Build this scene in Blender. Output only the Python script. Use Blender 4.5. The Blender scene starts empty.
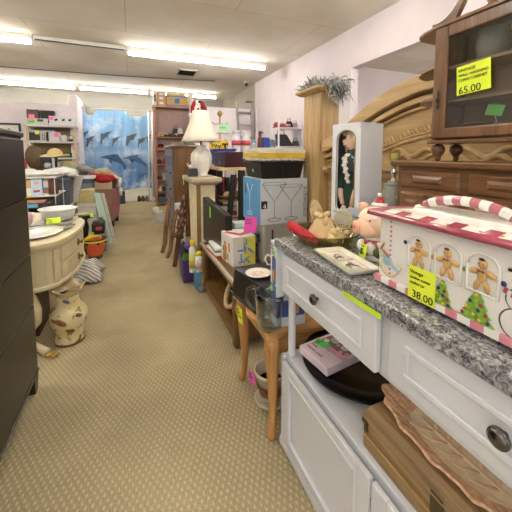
import bpy, bmesh, math, random
from mathutils import Vector, Matrix, Euler
random.seed(7)
sc = bpy.context.scene
col = sc.collection
PI = math.pi

# ------------------------------------------------------------------ materials
def lin(h):
    h = h.lstrip('#')
    v = [int(h[i:i+2], 16)/255 for i in (0, 2, 4)]
    return tuple(c/12.92 if c <= .04045 else ((c+.055)/1.055)**2.4 for c in v) + (1,)

_mats = {}
def new_mat(name):
    m = bpy.data.materials.new(name); m.use_nodes = True
    nt = m.node_tree
    return m, nt, nt.nodes['Principled BSDF']

def M(hexc, rough=.5, metal=0, var=.12, scale=18, bump=0, spec=.5, bscale=None, coat=0):
    """plain procedural material: a base colour broken up by soft noise"""
    key = ('p', hexc, rough, metal, var, scale, bump, spec, bscale, coat)
    if key in _mats: return _mats[key]
    m, nt, b = new_mat('m_' + hexc.strip('#'))
    tc = nt.nodes.new('ShaderNodeTexCoord')
    n = nt.nodes.new('ShaderNodeTexNoise'); n.inputs['Scale'].default_value = scale; n.inputs['Detail'].default_value = 4
    nt.links.new(tc.outputs['Object'], n.inputs['Vector'])
    r = nt.nodes.new('ShaderNodeValToRGB')
    c = lin(hexc)
    r.color_ramp.elements[0].position = .3; r.color_ramp.elements[1].position = .7
    r.color_ramp.elements[0].color = tuple(x*(1-var) for x in c[:3]) + (1,)
    r.color_ramp.elements[1].color = tuple(min(1, x*(1+var)) for x in c[:3]) + (1,)
    nt.links.new(n.outputs['Fac'], r.inputs['Fac'])
    nt.links.new(r.outputs['Color'], b.inputs['Base Color'])
    b.inputs['Roughness'].default_value = rough; b.inputs['Metallic'].default_value = metal
    b.inputs['Specular IOR Level'].default_value = spec
    if coat: b.inputs['Coat Weight'].default_value = coat; b.inputs['Coat Roughness'].default_value = .08
    if bump:
        n2 = nt.nodes.new('ShaderNodeTexNoise'); n2.inputs['Scale'].default_value = bscale or scale*3; n2.inputs['Detail'].default_value = 3
        nt.links.new(tc.outputs['Object'], n2.inputs['Vector'])
        bp = nt.nodes.new('ShaderNodeBump'); bp.inputs['Strength'].default_value = bump; bp.inputs['Distance'].default_value = .01
        nt.links.new(n2.outputs['Fac'], bp.inputs['Height']); nt.links.new(bp.outputs['Normal'], b.inputs['Normal'])
    _mats[key] = m
    return m

def WOOD(c1, c2, axis='Z', rough=.4, scale=9, stretch=.06, bump=.08, coat=0):
    key = ('w', c1, c2, axis, rough, scale, stretch, bump)
    if key in _mats: return _mats[key]
    m, nt, b = new_mat('wood_' + c1.strip('#'))
    tc = nt.nodes.new('ShaderNodeTexCoord'); mp = nt.nodes.new('ShaderNodeMapping')
    s = [1, 1, 1]; s['XYZ'.index(axis)] = stretch
    mp.inputs['Scale'].default_value = s
    nt.links.new(tc.outputs['Object'], mp.inputs['Vector'])
    n = nt.nodes.new('ShaderNodeTexNoise'); n.inputs['Scale'].default_value = scale*5; n.inputs['Detail'].default_value = 6
    n.inputs['Roughness'].default_value = .65; n.inputs['Distortion'].default_value = .6
    nt.links.new(mp.outputs['Vector'], n.inputs['Vector'])
    r = nt.nodes.new('ShaderNodeValToRGB')
    r.color_ramp.elements[0].position = .35; r.color_ramp.elements[1].position = .68
    r.color_ramp.elements[0].color = lin(c1); r.color_ramp.elements[1].color = lin(c2)
    nt.links.new(n.outputs['Fac'], r.inputs['Fac']); nt.links.new(r.outputs['Color'], b.inputs['Base Color'])
    b.inputs['Roughness'].default_value = rough
    if coat: b.inputs['Coat Weight'].default_value = coat; b.inputs['Coat Roughness'].default_value = .12
    if bump:
        bp = nt.nodes.new('ShaderNodeBump'); bp.inputs['Strength'].default_value = bump; bp.inputs['Distance'].default_value = .005
        nt.links.new(n.outputs['Fac'], bp.inputs['Height']); nt.links.new(bp.outputs['Normal'], b.inputs['Normal'])
    _mats[key] = m
    return m

def GLOW(hexc, strength):
    key = ('e', hexc, strength)
    if key in _mats: return _mats[key]
    m, nt, b = new_mat('glow_' + hexc.strip('#'))
    b.inputs['Base Color'].default_value = lin(hexc)
    b.inputs['Emission Color'].default_value = lin(hexc); b.inputs['Emission Strength'].default_value = strength
    _mats[key] = m
    return m

def GLASS(hexc='#ffffff', refl=.9, rough=.03, tint_rough=0):
    key = ('g', hexc, refl, rough)
    if key in _mats: return _mats[key]
    m = bpy.data.materials.new('glass_' + hexc.strip('#')); m.use_nodes = True
    nt = m.node_tree; nt.nodes.clear()
    out = nt.nodes.new('ShaderNodeOutputMaterial'); mix = nt.nodes.new('ShaderNodeMixShader')
    tr = nt.nodes.new('ShaderNodeBsdfTransparent'); gl = nt.nodes.new('ShaderNodeBsdfGlossy'); lw = nt.nodes.new('ShaderNodeLayerWeight')
    lw.inputs['Blend'].default_value = .5; tr.inputs['Color'].default_value = lin(hexc)
    gl.inputs['Roughness'].default_value = rough
    pw = nt.nodes.new('ShaderNodeMath'); pw.operation = 'POWER'; pw.inputs[1].default_value = 3.5
    mu = nt.nodes.new('ShaderNodeMath'); mu.operation = 'MULTIPLY_ADD'; mu.inputs[1].default_value = refl*.7; mu.inputs[2].default_value = .035*refl; mu.use_clamp = True
    nt.links.new(lw.outputs['Facing'], pw.inputs[0]); nt.links.new(pw.outputs[0], mu.inputs[0])
    nt.links.new(mu.outputs[0], mix.inputs[0]); nt.links.new(tr.outputs[0], mix.inputs[1]); nt.links.new(gl.outputs[0], mix.inputs[2])
    nt.links.new(mix.outputs[0], out.inputs[0])
    _mats[key] = m
    return m

def SHADED(name, build):
    """one-off node material; build(nt, bsdf, texcoord)"""
    if name in _mats: return _mats[name]
    m, nt, b = new_mat(name)
    tc = nt.nodes.new('ShaderNodeTexCoord')
    build(nt, b, tc)
    _mats[name] = m
    return m

def carpet(nt, b, tc):
    L = nt.links.new; N = nt.nodes.new
    sep = N('ShaderNodeSeparateXYZ'); L(tc.outputs['Object'], sep.inputs[0])
    def math_(op, a, bb=None):
        n = N('ShaderNodeMath'); n.operation = op
        for i, v in enumerate((a, bb)):
            if v is None: continue
            if isinstance(v, (int, float)): n.inputs[i].default_value = v
            else: L(v, n.inputs[i])
        return n.outputs[0]
    k = 2*PI/.026
    u = math_('MULTIPLY', math_('ADD', sep.outputs[0], math_('MULTIPLY', sep.outputs[1], .55)), k)
    v = math_('MULTIPLY', math_('SUBTRACT', sep.outputs[0], math_('MULTIPLY', sep.outputs[1], .55)), k)
    d = math_('ADD', math_('SINE', u), math_('SINE', v))
    ramp = N('ShaderNodeMapRange'); ramp.inputs['To Max'].default_value = .6; ramp.inputs['From Min'].default_value = .2; ramp.inputs['From Max'].default_value = 1.6
    L(d, ramp.inputs['Value'])
    big = N('ShaderNodeTexNoise'); big.inputs['Scale'].default_value = 1.3; big.inputs['Detail'].default_value = 5
    L(tc.outputs['Object'], big.inputs['Vector'])
    r = N('ShaderNodeValToRGB'); r.color_ramp.elements[0].position = .36; r.color_ramp.elements[1].position = .62
    r.color_ramp.elements[0].color = lin('#a09272'); r.color_ramp.elements[1].color = lin('#b3a482')
    L(big.outputs['Fac'], r.inputs['Fac'])
    fine = N('ShaderNodeTexNoise'); fine.inputs['Scale'].default_value = 160; L(tc.outputs['Object'], fine.inputs['Vector'])
    mx = N('ShaderNodeMix'); mx.data_type = 'RGBA'; mx.inputs['B'].default_value = lin('#d3c6a4')
    L(ramp.outputs[0], mx.inputs['Factor']); L(r.outputs['Color'], mx.inputs['A'])
    # worn stains, shapes of their own
    st = N('ShaderNodeTexNoise'); st.inputs['Scale'].default_value = 2.1; st.inputs['Detail'].default_value = 6; L(tc.outputs['Object'], st.inputs['Vector'])
    sr = N('ShaderNodeMapRange'); sr.inputs['From Min'].default_value = .56; sr.inputs['From Max'].default_value = .74; sr.inputs['To Max'].default_value = .45
    L(st.outputs['Fac'], sr.inputs['Value'])
    m2 = N('ShaderNodeMix'); m2.data_type = 'RGBA'; m2.inputs['B'].default_value = lin('#857a62')
    fac = sr.outputs[0]
    for sx_, sy_, r_, k_ in ((-.13, 2.20, .30, .42), (-.22, 2.12, .16, .3), (.02, 1.55, .22, .22), (-.42, 1.75, .25, .25)):
        ds = N('ShaderNodeVectorMath'); ds.operation = 'DISTANCE'; ds.inputs[1].default_value = (sx_, sy_, 0)
        L(tc.outputs['Object'], ds.inputs[0])
        jit = math_('ADD', ds.outputs['Value'], math_('MULTIPLY', math_('SUBTRACT', st.outputs['Fac'], .5), .55))
        mr_ = N('ShaderNodeMapRange'); mr_.inputs['From Min'].default_value = r_; mr_.inputs['From Max'].default_value = r_*.35; mr_.inputs['To Max'].default_value = k_
        L(jit, mr_.inputs['Value']); fac = math_('MAXIMUM', fac, mr_.outputs[0])
    L(fac, m2.inputs['Factor']); L(mx.outputs['Result'], m2.inputs['A'])
    m3 = N('ShaderNodeMix'); m3.data_type = 'RGBA'; m3.blend_type = 'OVERLAY'; m3.inputs['Factor'].default_value = .5
    L(m2.outputs['Result'], m3.inputs['A']); L(fine.outputs['Fac'], m3.inputs['B'])
    L(m3.outputs['Result'], b.inputs['Base Color'])
    b.inputs['Roughness'].default_value = .95; b.inputs['Specular IOR Level'].default_value = .1
    bp = N('ShaderNodeBump'); bp.inputs['Strength'].default_value = .15; bp.inputs['Distance'].default_value = .004
    L(d, bp.inputs['Height']); L(bp.outputs['Normal'], b.inputs['Normal'])

def granite(nt, b, tc):
    L = nt.links.new; N = nt.nodes.new
    n = N('ShaderNodeTexNoise'); n.inputs['Scale'].default_value = 75; n.inputs['Detail'].default_value = 8; n.inputs['Roughness'].default_value = .75
    n.inputs['Distortion'].default_value = 1.2
    L(tc.outputs['Object'], n.inputs['Vector'])
    r = N('ShaderNodeValToRGB'); e = r.color_ramp.elements
    e[0].position = .34; e[0].color = lin('#141416'); e[1].position = .74; e[1].color = lin('#eceae6')
    for p, c in ((.42, '#4a4b4f'), (.50, '#87878a'), (.59, '#b9b8b7')):
        x = e.new(p); x.color = lin(c)
    L(n.outputs['Fac'], r.inputs['Fac']); L(r.outputs['Color'], b.inputs['Base Color'])
    b.inputs['Roughness'].default_value = .25

def ceiling_mat(nt, b, tc):
    L = nt.links.new; N = nt.nodes.new
    br = N('ShaderNodeTexBrick'); br.inputs['Scale'].default_value = 1; br.inputs['Brick Width'].default_value = 2.44; br.inputs['Row Height'].default_value = 1.22
    br.inputs['Mortar Size'].default_value = .006; br.offset = .5
    br.inputs['Color1'].default_value = lin('#ebe7de'); br.inputs['Color2'].default_value = lin('#f0ece4'); br.inputs['Mortar'].default_value = lin('#cfc9be')
    L(tc.outputs['Object'], br.inputs['Vector'])
    n = N('ShaderNodeTexNoise'); n.inputs['Scale'].default_value = .9; n.inputs['Detail'].default_value = 5; L(tc.outputs['Object'], n.inputs['Vector'])
    r = N('ShaderNodeValToRGB'); r.color_ramp.elements[0].position = .35; r.color_ramp.elements[1].position = .6
    r.color_ramp.elements[0].color = lin('#ece7dc'); r.color_ramp.elements[1].color = (1, 1, 1, 1)
    L(n.outputs['Fac'], r.inputs['Fac'])
    mx = N('ShaderNodeMix'); mx.data_type = 'RGBA'; mx.blend_type = 'MULTIPLY'; mx.inputs['Factor'].default_value = 1
    L(br.outputs['Color'], mx.inputs['A']); L(r.outputs['Color'], mx.inputs['B'])
    L(mx.outputs['Result'], b.inputs['Base Color']); b.inputs['Roughness'].default_value = .85

def tapestry_mat(nt, b, tc):
    L = nt.links.new; N = nt.nodes.new
    sep = N('ShaderNodeSeparateXYZ'); L(tc.outputs['Object'], sep.inputs[0])
    g = N('ShaderNodeValToRGB'); e = g.color_ramp.elements
    mr = N('ShaderNodeMapRange'); mr.inputs['From Min'].default_value = 0; mr.inputs['From Max'].default_value = 2.1
    L(sep.outputs[2], mr.inputs['Value'])
    e[0].position = 0; e[0].color = lin('#5f8dc2'); e[1].position = 1; e[1].color = lin('#7fb2e0')
    for p, c in ((.3, '#6b98cc'), (.46, '#9cc0e2'), (.52, '#7aaada'), (.7, '#8cbce6')):
        x = e.new(p); x.color = lin(c)
    L(mr.outputs[0], g.inputs['Fac'])
    n = N('ShaderNodeTexNoise'); n.inputs['Scale'].default_value = 2.6; n.inputs['Detail'].default_value = 7; n.inputs['Roughness'].default_value = .6
    L(tc.outputs['Object'], n.inputs['Vector'])
    c = N('ShaderNodeMapRange'); c.inputs['From Min'].default_value = .5; c.inputs['From Max'].default_value = .68; c.inputs['To Max'].default_value = .75
    L(n.outputs['Fac'], c.inputs['Value'])
    mx = N('ShaderNodeMix'); mx.data_type = 'RGBA'; mx.inputs['B'].default_value = lin('#e6eef6')
    L(c.outputs[0], mx.inputs['Factor']); L(g.outputs['Color'], mx.inputs['A'])
    L(mx.outputs['Result'], b.inputs['Base Color']); b.inputs['Roughness'].default_value = .8

def floral_vase(nt, b, tc):
    L = nt.links.new; N = nt.nodes.new
    def spot(scale, lo, hi, hexc, prev, detail=1):
        n = N('ShaderNodeTexNoise'); n.inputs['Scale'].default_value = scale; n.inputs['Detail'].default_value = detail
        mp = N('ShaderNodeMapping'); mp.inputs['Location'].default_value = (scale*.37, scale*.11, scale*.7)
        L(tc.outputs['Object'], mp.inputs['Vector']); L(mp.outputs['Vector'], n.inputs['Vector'])
        r = N('ShaderNodeMapRange'); r.inputs['From Min'].default_value = lo; r.inputs['From Max'].default_value = hi
        L(n.outputs['Fac'], r.inputs['Value'])
        mx = N('ShaderNodeMix'); mx.data_type = 'RGBA'; mx.inputs['B'].default_value = lin(hexc)
        L(r.outputs[0], mx.inputs['Factor'])
        if isinstance(prev, str): mx.inputs['A'].default_value = lin(prev)
        else: L(prev, mx.inputs['A'])
        return mx.outputs['Result']
    c = spot(9, .42, .62, '#e3cf8e', '#e6dab0', 3)
    c = spot(22, .585, .63, '#8f8552', c, 3)
    c = spot(11, .66, .69, '#8f6142', c)
    c = spot(15, .72, .75, '#7f6a4a', c)
    L(c, b.inputs['Base Color']); b.inputs['Roughness'].default_value = .3

# ------------------------------------------------------------------ mesh builder
def rootloc(o):
    while o.parent: o = o.parent
    return Vector(o.location)

class MB:
    def __init__(s): s.bm = bmesh.new(); s.mi = 0; s.sm = False
    def mat(s, i): s.mi = i; return s
    def smooth(s, v=True): s.sm = v; return s
    def add(s, verts, faces):
        vs = [s.bm.verts.new(v) for v in verts]
        out = []
        for f in faces:
            try:
                fc = s.bm.faces.new([vs[i] for i in f])
                fc.material_index = s.mi; fc.smooth = s.sm; out.append(fc)
            except ValueError: pass
        return vs, out
    def box(s, x0, x1, y0, y1, z0, z1):
        v = [(x0,y0,z0),(x1,y0,z0),(x1,y1,z0),(x0,y1,z0),(x0,y0,z1),(x1,y0,z1),(x1,y1,z1),(x0,y1,z1)]
        s.add(v, [(0,3,2,1),(4,5,6,7),(0,1,5,4),(1,2,6,5),(2,3,7,6),(3,0,4,7)]); return s
    def obox(s, c, size, rot=(0,0,0)):
        m = Matrix.Translation(c) @ Euler(rot).to_matrix().to_4x4()
        h = [k/2 for k in size]
        v = [m @ Vector((a*h[0], b*h[1], d*h[2])) for d in (-1,1) for a, b in ((-1,-1),(1,-1),(1,1),(-1,1))]
        s.add(v, [(0,3,2,1),(4,5,6,7),(0,1,5,4),(1,2,6,5),(2,3,7,6),(3,0,4,7)]); return s
    def hexa(s, bottom, top):
        s.add(list(bottom)+list(top), [(0,3,2,1),(4,5,6,7),(0,1,5,4),(1,2,6,5),(2,3,7,6),(3,0,4,7)]); return s
    def tube(s, pts, r, n=8, caps=True, closed=False):
        pts = [Vector(p) for p in pts]; k = len(pts)
        rs = r if isinstance(r, (list, tuple)) else [r]*k
        verts = []; up = None
        for i, p in enumerate(pts):
            a = pts[i-1] if (i or closed) else p; b = pts[(i+1) % k] if (i < k-1 or closed) else p
            t = (b-a); t = t.normalized() if t.length > 1e-9 else Vector((0,0,1))
            if up is None:
                up = t.orthogonal().normalized()
            else:
                up = (up - t*up.dot(t)); up = up.normalized() if up.length > 1e-6 else t.orthogonal().normalized()
            w = t.cross(up)
            for j in range(n):
                an = 2*PI*j/n
                verts.append(p + (up*math.cos(an) + w*math.sin(an))*rs[i])
        faces = []
        for i in range(k if closed else k-1):
            i2 = (i+1) % k
            for j in range(n):
                faces.append((i*n+j, i*n+(j+1)%n, i2*n+(j+1)%n, i2*n+j))
        if caps and not closed:
            faces.append(tuple(reversed(range(n)))); faces.append(tuple((k-1)*n+j for j in range(n)))
        old = s.sm; s.sm = True; s.add(verts, faces); s.sm = old; return s
    def cyl(s, p0, p1, r0, r1=None, n=20):
        return s.tube([p0, p1], [r0, r0 if r1 is None else r1], n)
    def lathe(s, prof, c=(0,0,0), n=32, wob=None, sx=1, sy=1, axis='z', smooth=True):
        verts = []
        for i, (r, z) in enumerate(prof):
            for j in range(n):
                a = 2*PI*j/n; rr = r; zz = z
                if wob: rr, zz = wob(a, r, z, i)
                p = (rr*math.cos(a)*sx, rr*math.sin(a)*sy, zz)
                if axis == 'x': p = (p[2], p[0], p[1])
                if axis == 'y': p = (p[0], p[2], p[1])
                verts.append((c[0]+p[0], c[1]+p[1], c[2]+p[2]))
        faces = []
        for i in range(len(prof)-1):
            for j in range(n): faces.append((i*n+j, i*n+(j+1)%n, (i+1)*n+(j+1)%n, (i+1)*n+j))
        if prof[0][0] > 1e-6: faces.append(tuple(reversed(range(n))))
        k = len(prof)-1
        if prof[k][0] > 1e-6: faces.append(tuple(k*n+j for j in range(n)))
        old = s.sm; s.sm = smooth; s.add(verts, faces); s.sm = old; return s
    def prism(s, poly, axis, d0, d1):
        """poly: 2D outline; axis: the extrusion axis"""
        def P(a, b, d): return {'x': (d, a, b), 'y': (a, d, b), 'z': (a, b, d)}[axis]
        n = len(poly)
        v = [P(a, b, d0) for a, b in poly] + [P(a, b, d1) for a, b in poly]
        f = [tuple(reversed(range(n))), tuple(range(n, 2*n))] + [(i, (i+1)%n, n+(i+1)%n, n+i) for i in range(n)]
        s.add(v, f); return s
    def ball(s, c, r, n=16, rot=None):
        if not isinstance(r, (list, tuple)): r = (r, r, r)
        m = Euler(rot).to_matrix() if rot else None
        h = max(6, n//2); verts = [(0,0,-1)]; faces = []
        for i in range(1, h):
            t = -PI/2 + PI*i/h
            for j in range(n): verts.append((math.cos(t)*math.cos(2*PI*j/n), math.cos(t)*math.sin(2*PI*j/n), math.sin(t)))
        verts.append((0,0,1)); top = len(verts)-1
        for j in range(n):
            faces.append((0, 1+(j+1)%n, 1+j))
            for i in range(h-2): faces.append((1+i*n+j, 1+i*n+(j+1)%n, 1+(i+1)*n+(j+1)%n, 1+(i+1)*n+j))
            faces.append((top, 1+(h-2)*n+j, 1+(h-2)*n+(j+1)%n))
        vv = []
        for v in verts:
            p = Vector((v[0]*r[0], v[1]*r[1], v[2]*r[2]))
            if m: p = m @ p
            vv.append(p + Vector(c))
        old = s.sm; s.sm = True; s.add(vv, faces); s.sm = old; return s
    def grid(s, fn, nu, nv, smooth=True):
        v = [fn(i/nu, j/nv) for j in range(nv+1) for i in range(nu+1)]
        f = [(j*(nu+1)+i, j*(nu+1)+i+1, (j+1)*(nu+1)+i+1, (j+1)*(nu+1)+i) for j in range(nv) for i in range(nu)]
        old = s.sm; s.sm = smooth; s.add(v, f); s.sm = old; return s
    def build(s, name, mats, parent=None, world=True, bevel=0, solid=0, sub=0, seg=2):
        bmesh.ops.recalc_face_normals(s.bm, faces=s.bm.faces)
        me = bpy.data.meshes.new(name)
        if parent is not None and world:
            s.bm.transform(Matrix.Translation(-rootloc(parent)))
        s.bm.to_mesh(me); s.bm.free()
        if not isinstance(mats, (list, tuple)): mats = [mats]
        for m in mats: me.materials.append(m)
        o = bpy.data.objects.new(name, me); col.objects.link(o)
        if parent is not None: o.parent = parent
        if solid:
            md = o.modifiers.new('thick', 'SOLIDIFY'); md.thickness = solid; md.offset = 0
        if sub:
            md = o.modifiers.new('sub', 'SUBSURF'); md.levels = sub; md.render_levels = sub
        if bevel:
            md = o.modifiers.new('bevel', 'BEVEL'); md.width = bevel; md.segments = seg; md.limit_method = 'ANGLE'; md.angle_limit = .6
        return o
    def each(s, name, mats, parent=None, **k):
        """build every loose piece as an object of its own"""
        bm = s.bm; todo = set(bm.verts); made = []
        while todo:
            v0 = todo.pop(); comp = [v0]; st = [v0]
            while st:
                v = st.pop()
                for e in v.link_edges:
                    w = e.other_vert(v)
                    if w in todo: todo.discard(w); comp.append(w); st.append(w)
            idx = {v: i for i, v in enumerate(comp)}
            fs = {f for v in comp for f in v.link_faces}
            m = MB(); nv = [m.bm.verts.new(v.co) for v in comp]
            for f in fs:
                g = m.bm.faces.new([nv[idx[v]] for v in f.verts]); g.material_index = 0; g.smooth = f.smooth
            mi = next(iter(fs)).material_index
            made.append(m.build(name, (mats if isinstance(mats, (list, tuple)) else [mats])[mi], parent, **k))
        bm.free(); return made
    def single(s, name, mats, label, cat, base, group=None, **k):
        """a thing that is one mesh, its origin at base (world coords given)"""
        s.bm.transform(Matrix.Translation(-Vector(base)))
        o = s.build(name, mats, None, **k); o.location = base
        return tag(o, label, cat, group)

def tag(o, label, cat, group=None):
    o['label'] = label; o['category'] = cat
    if group: o['group'] = group
    return o
def thing(name, label, cat, loc, rz=0, group=None):
    o = bpy.data.objects.new(name, None); o.empty_display_size = .05; col.objects.link(o)
    o.location = loc; o.rotation_euler = (0, 0, rz)
    return tag(o, label, cat, group)
def stuff(o): o['kind'] = 'stuff'; return o
def struct(o): o['kind'] = 'structure'; return o
def dup(root, loc, rz, label, group=None):
    r = root.copy(); col.objects.link(r); r.location = loc; r.rotation_euler = (0, 0, rz); r['label'] = label
    if group: r['group'] = group
    for ch in root.children:
        c = ch.copy(); col.objects.link(c); c.parent = r
        for g in ch.children:
            d = g.copy(); col.objects.link(d); d.parent = c
    return r

def write(lines, origin, u, v, size, mat, parent, name='writing', world=True, gap=1.25, depth=.0004, sizes=None, align='LEFT'):
    """lettering as one mesh: origin = top-left, u = reading direction, v = up direction"""
    u = Vector(u).normalized(); v = Vector(v).normalized(); w = u.cross(v)
    bm = bmesh.new(); y = 0
    for i, t in enumerate(lines):
        sz = sizes[i] if sizes else size
        c = bpy.data.curves.new('t', 'FONT'); c.body = t; c.size = sz; c.extrude = depth; c.resolution_u = 3; c.align_x = align
        ob = bpy.data.objects.new('t', c); col.objects.link(ob)
        dg = bpy.context.evaluated_depsgraph_get()
        me = bpy.data.meshes.new_from_object(ob.evaluated_get(dg))
        y -= sz*gap
        mt = Matrix((u, v, w)).transposed().to_4x4()
        mt = Matrix.Translation(Vector(origin)+w*depth) @ mt @ Matrix.Translation((0, y, 0))
        me.transform(mt); bm.from_mesh(me)
        bpy.data.objects.remove(ob); bpy.data.curves.remove(c); bpy.data.meshes.remove(me)
    b = MB(); b.bm.free(); b.bm = bm
    for f in bm.faces: f.material_index = 0
    return b.build(name, mat, parent, world=world)

def note(parent, c, u, v, w, h, hexc, lines=None, size=.01, sizes=None, world=True, name='price_note', label=None, t=.0008, ink='#17171a'):
    """paper note: c = centre on the surface, u/v in-plane axes (front faces u x v)"""
    u = Vector(u).normalized(); v = Vector(v).normalized(); n = u.cross(v); c = Vector(c)
    b = MB()
    q = [c + u*(a*w/2) + v*(d*h/2) for a, d in ((-1,-1),(1,-1),(1,1),(-1,1))]
    b.hexa([p for p in q], [p + n*t for p in q])
    o = b.build(name, M(hexc, .7, 0, .04), parent, world=world)
    if label: o['label'] = label
    if lines:
        write(lines, c - u*w*.44 + v*h*.47 + n*(t+.0003), u, v, size, M(ink, .6), o, world=world, sizes=sizes)
    return o
# ================================================================== THE SETTING
PINK = M('#e6dde2', .8, 0, .04, 3)
CREAM = M('#b5b1a6', .8, 0, .05, 2)
CEIL = SHADED('ceiling_panels', ceiling_mat)
b = MB(); b.box(-5, 6.5, -2.2, 9.5, -.05, 0); struct(b.build('floor', SHADED('carpet', carpet)))
b = MB(); b.box(-5, 6.5, 9.5, 13.1, -.05, 0); struct(b.build('floor_back_room', M('#dcd6c6', .5, 0, .05, 4)))
b = MB(); b.box(-5, 2.98, -2.2, 13.1, 3.05, 3.1); struct(b.build('ceiling', CEIL))
b = MB(); b.box(2.98, 6.5, -2.2, 4.4, 2.8, 2.85); struct(b.build('ceiling_side_room', CEIL))
b = MB()
b.box(2.86, 2.98, 3.57, 7.15, 0, 3.05); b.box(2.86, 2.98, -2.2, 3.57, 2.52, 3.05)
struct(b.build('wall_right', PINK))
b = MB(); b.box(2.89, 2.98, 7.15, 13.1, 0, 3.05); struct(b.build('wall_right_rear', CREAM))
b = MB(); b.box(2.845, 2.862, 7.0, 7.03, 0, 3.05); struct(b.build('trim_1', PINK))
b = MB(); b.box(2.98, 6.5, 4.3, 4.4, 0, 2.8); struct(b.build('wall_side_room', PINK))
b = MB(); b.box(6.5, 6.6, -2.2, 4.4, 0, 2.8); struct(b.build('wall_side_room_right', PINK))
b = MB()
b.box(-5, -1.12, 10, 10.1, 0, 3.05); b.box(-1.12, .62, 10, 10.1, 2.47, 3.05); b.box(.62, 2.89, 10, 10.1, 0, 3.05)
struct(b.build('wall_back', M('#a3a098', .8, 0, .04, 3)))
b = MB(); b.box(-5, 2.89, 13, 13.1, 0, 3.05); struct(b.build('wall_back_room', M('#e6e2d8', .8, 0, .04, 3)))
b = MB(); b.box(-5, -1.29, 8.62, 8.72, 0, 2.5); struct(b.build('wall_rear_left', PINK))
b = MB(); b.box(-1.29, -1.12, 8.5, 10, 0, 2.73); struct(b.build('wall_partition_left', PINK))
b = MB(); b.box(1.3, 2.86, 7.2, 7.32, 0, 2.43); struct(b.build('wall_partition_right', PINK))
b = MB(); b.box(-5.1, -5, -2.2, 13.1, 0, 3.1); struct(b.build('wall_left', PINK))

# ================================================================== CEILING LIGHTS
WHT = M('#eeece6', .5, 0, .03)
TUBE = GLOW('#fff9ee', 17)
def ceiling_light(x0, x1, y, label, nt=1):
    t = thing('ceiling_light', label, 'ceiling light', ((x0+x1)/2, y, 3.05), 0, 'fluorescent strip lights')
    b = MB(); b.prism([(y-.06, 3.05), (y+.06, 3.05), (y+.06, 3.02), (y+.035, 2.985), (y-.035, 2.985), (y-.06, 3.02)], 'x', x0, x1)
    b.build('housing', WHT, t)
    b = MB(); b.cyl((x0+.03, y, 2.955), (x1-.03, y, 2.955), .024, n=12); b.build('tube', TUBE, t)
    b = MB()
    for x in (x0+.015, x1-.015): b.box(x-.014, x+.014, y-.03, y+.03, 2.92, 2.99)
    b.build('end_cap', WHT, t)
ceiling_light(-3.69, -1.25, 5.55, 'strip light at left end of the nearer row above the dark chest')
ceiling_light(0.0, 2.44, 5.55, 'long strip light in the middle of the nearer row')
ceiling_light(-3.62, -1.18, 8.9, 'strip light at left end of the far row above the shelves')
ceiling_light(-1.12, .50, 8.9, 'short strip light above the dolphin curtain')
ceiling_light(.56, 2.36, 8.9, 'strip light at right end of the far row above the bookcase')
for x0 in (-3.69, 0.0):
    for y in (2.2, -1.0):
        ceiling_light(x0, x0+2.44, y, 'strip light near the front of the shop, %s' % {(-3.69,2.2):'left', (0.0,2.2):'right', (-3.69,-1.0):'rear left', (0.0,-1.0):'rear right'}[(x0,y)])
for y, l in ((2.2, 'unseen short fill light added over the aisle in front of the black chest'), (-1.0, 'unseen short fill light added over the aisle behind the viewer')): ceiling_light(-1.2, -.05, y, l)  # unseen extra strips, added to brighten the sides facing the aisle
ceiling_light(-1.2, 1.2, 11.6, 'strip light in the back room beyond the curtain')
ceiling_light_side = thing('ceiling_light', 'strip light in the side room behind the arched headboard', 'ceiling light', (4.6, 1.6, 2.8), 0, 'fluorescent strip lights')
b = MB(); b.box(3.6, 5.6, 1.54, 1.66, 2.75, 2.8); b.build('housing', WHT, ceiling_light_side)
b = MB(); b.cyl((3.63, 1.6, 2.72), (5.57, 1.6, 2.72), .024, n=12); b.build('tube', TUBE, ceiling_light_side)
t = thing('conduit_raceway', 'white wiring raceway joining the two nearer strip lights', 'raceway', (-.62, 5.55, 3.05))
b = MB(); b.box(-1.24, -.01, 5.5, 5.6, 2.985, 3.05); b.build('channel', WHT, t, bevel=.006)
b = MB(); b.tube([(-1.22, 5.49, 2.99), (-.6, 5.488, 2.982), (-.03, 5.49, 2.985)], .008); b.build('cable', M('#3a3733', .6), t)
t = thing('ceiling_vent', 'dark square air vent in the ceiling', 'vent', (1.16, 6.72, 3.05))
b = MB(); b.box(.95, 1.37, 6.5, 6.54, 3.03, 3.05); b.box(.95, 1.37, 6.94, 6.98, 3.03, 3.05); b.box(.95, .99, 6.5, 6.98, 3.03, 3.05); b.box(1.33, 1.37, 6.5, 6.98, 3.03, 3.05)
b.build('frame', M('#d8d3c8', .6), t)
b = MB()
for i in range(7): b.obox((1.16, 6.57+i*.058, 3.038), (.34, .05, .004), (.5, 0, 0))
b.box(.99, 1.33, 6.54, 6.94, 3.047, 3.05)
b.build('louvre', M('#1d1c1b', .6), t)
t = thing('security_camera', 'small black dome camera under the ceiling by the ladder', 'camera', (2.62, 7.1, 3.05))
b = MB(); b.lathe([(.05, 3.05), (.05, 3.03), (.03, 3.02)], (2.62, 7.1, 0), 16); b.build('base', WHT, t)
b = MB(); b.ball((2.62, 7.08, 2.985), .042, 14); b.build('dome', M('#141414', .2), t)
b = MB(); b.tube([(-2.9, 7.7, 3.04), (-2.2, 7.62, 3.035), (-.28, 7.55, 3.04), (1.0, 7.4, 3.04), (1.9, 7.25, 3.04)], .009)
b.single('ceiling_cable', M('#55524c', .7), 'thin dark cable running across the ceiling between the light rows', 'cable', (0, 7.5, 3.04))

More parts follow.
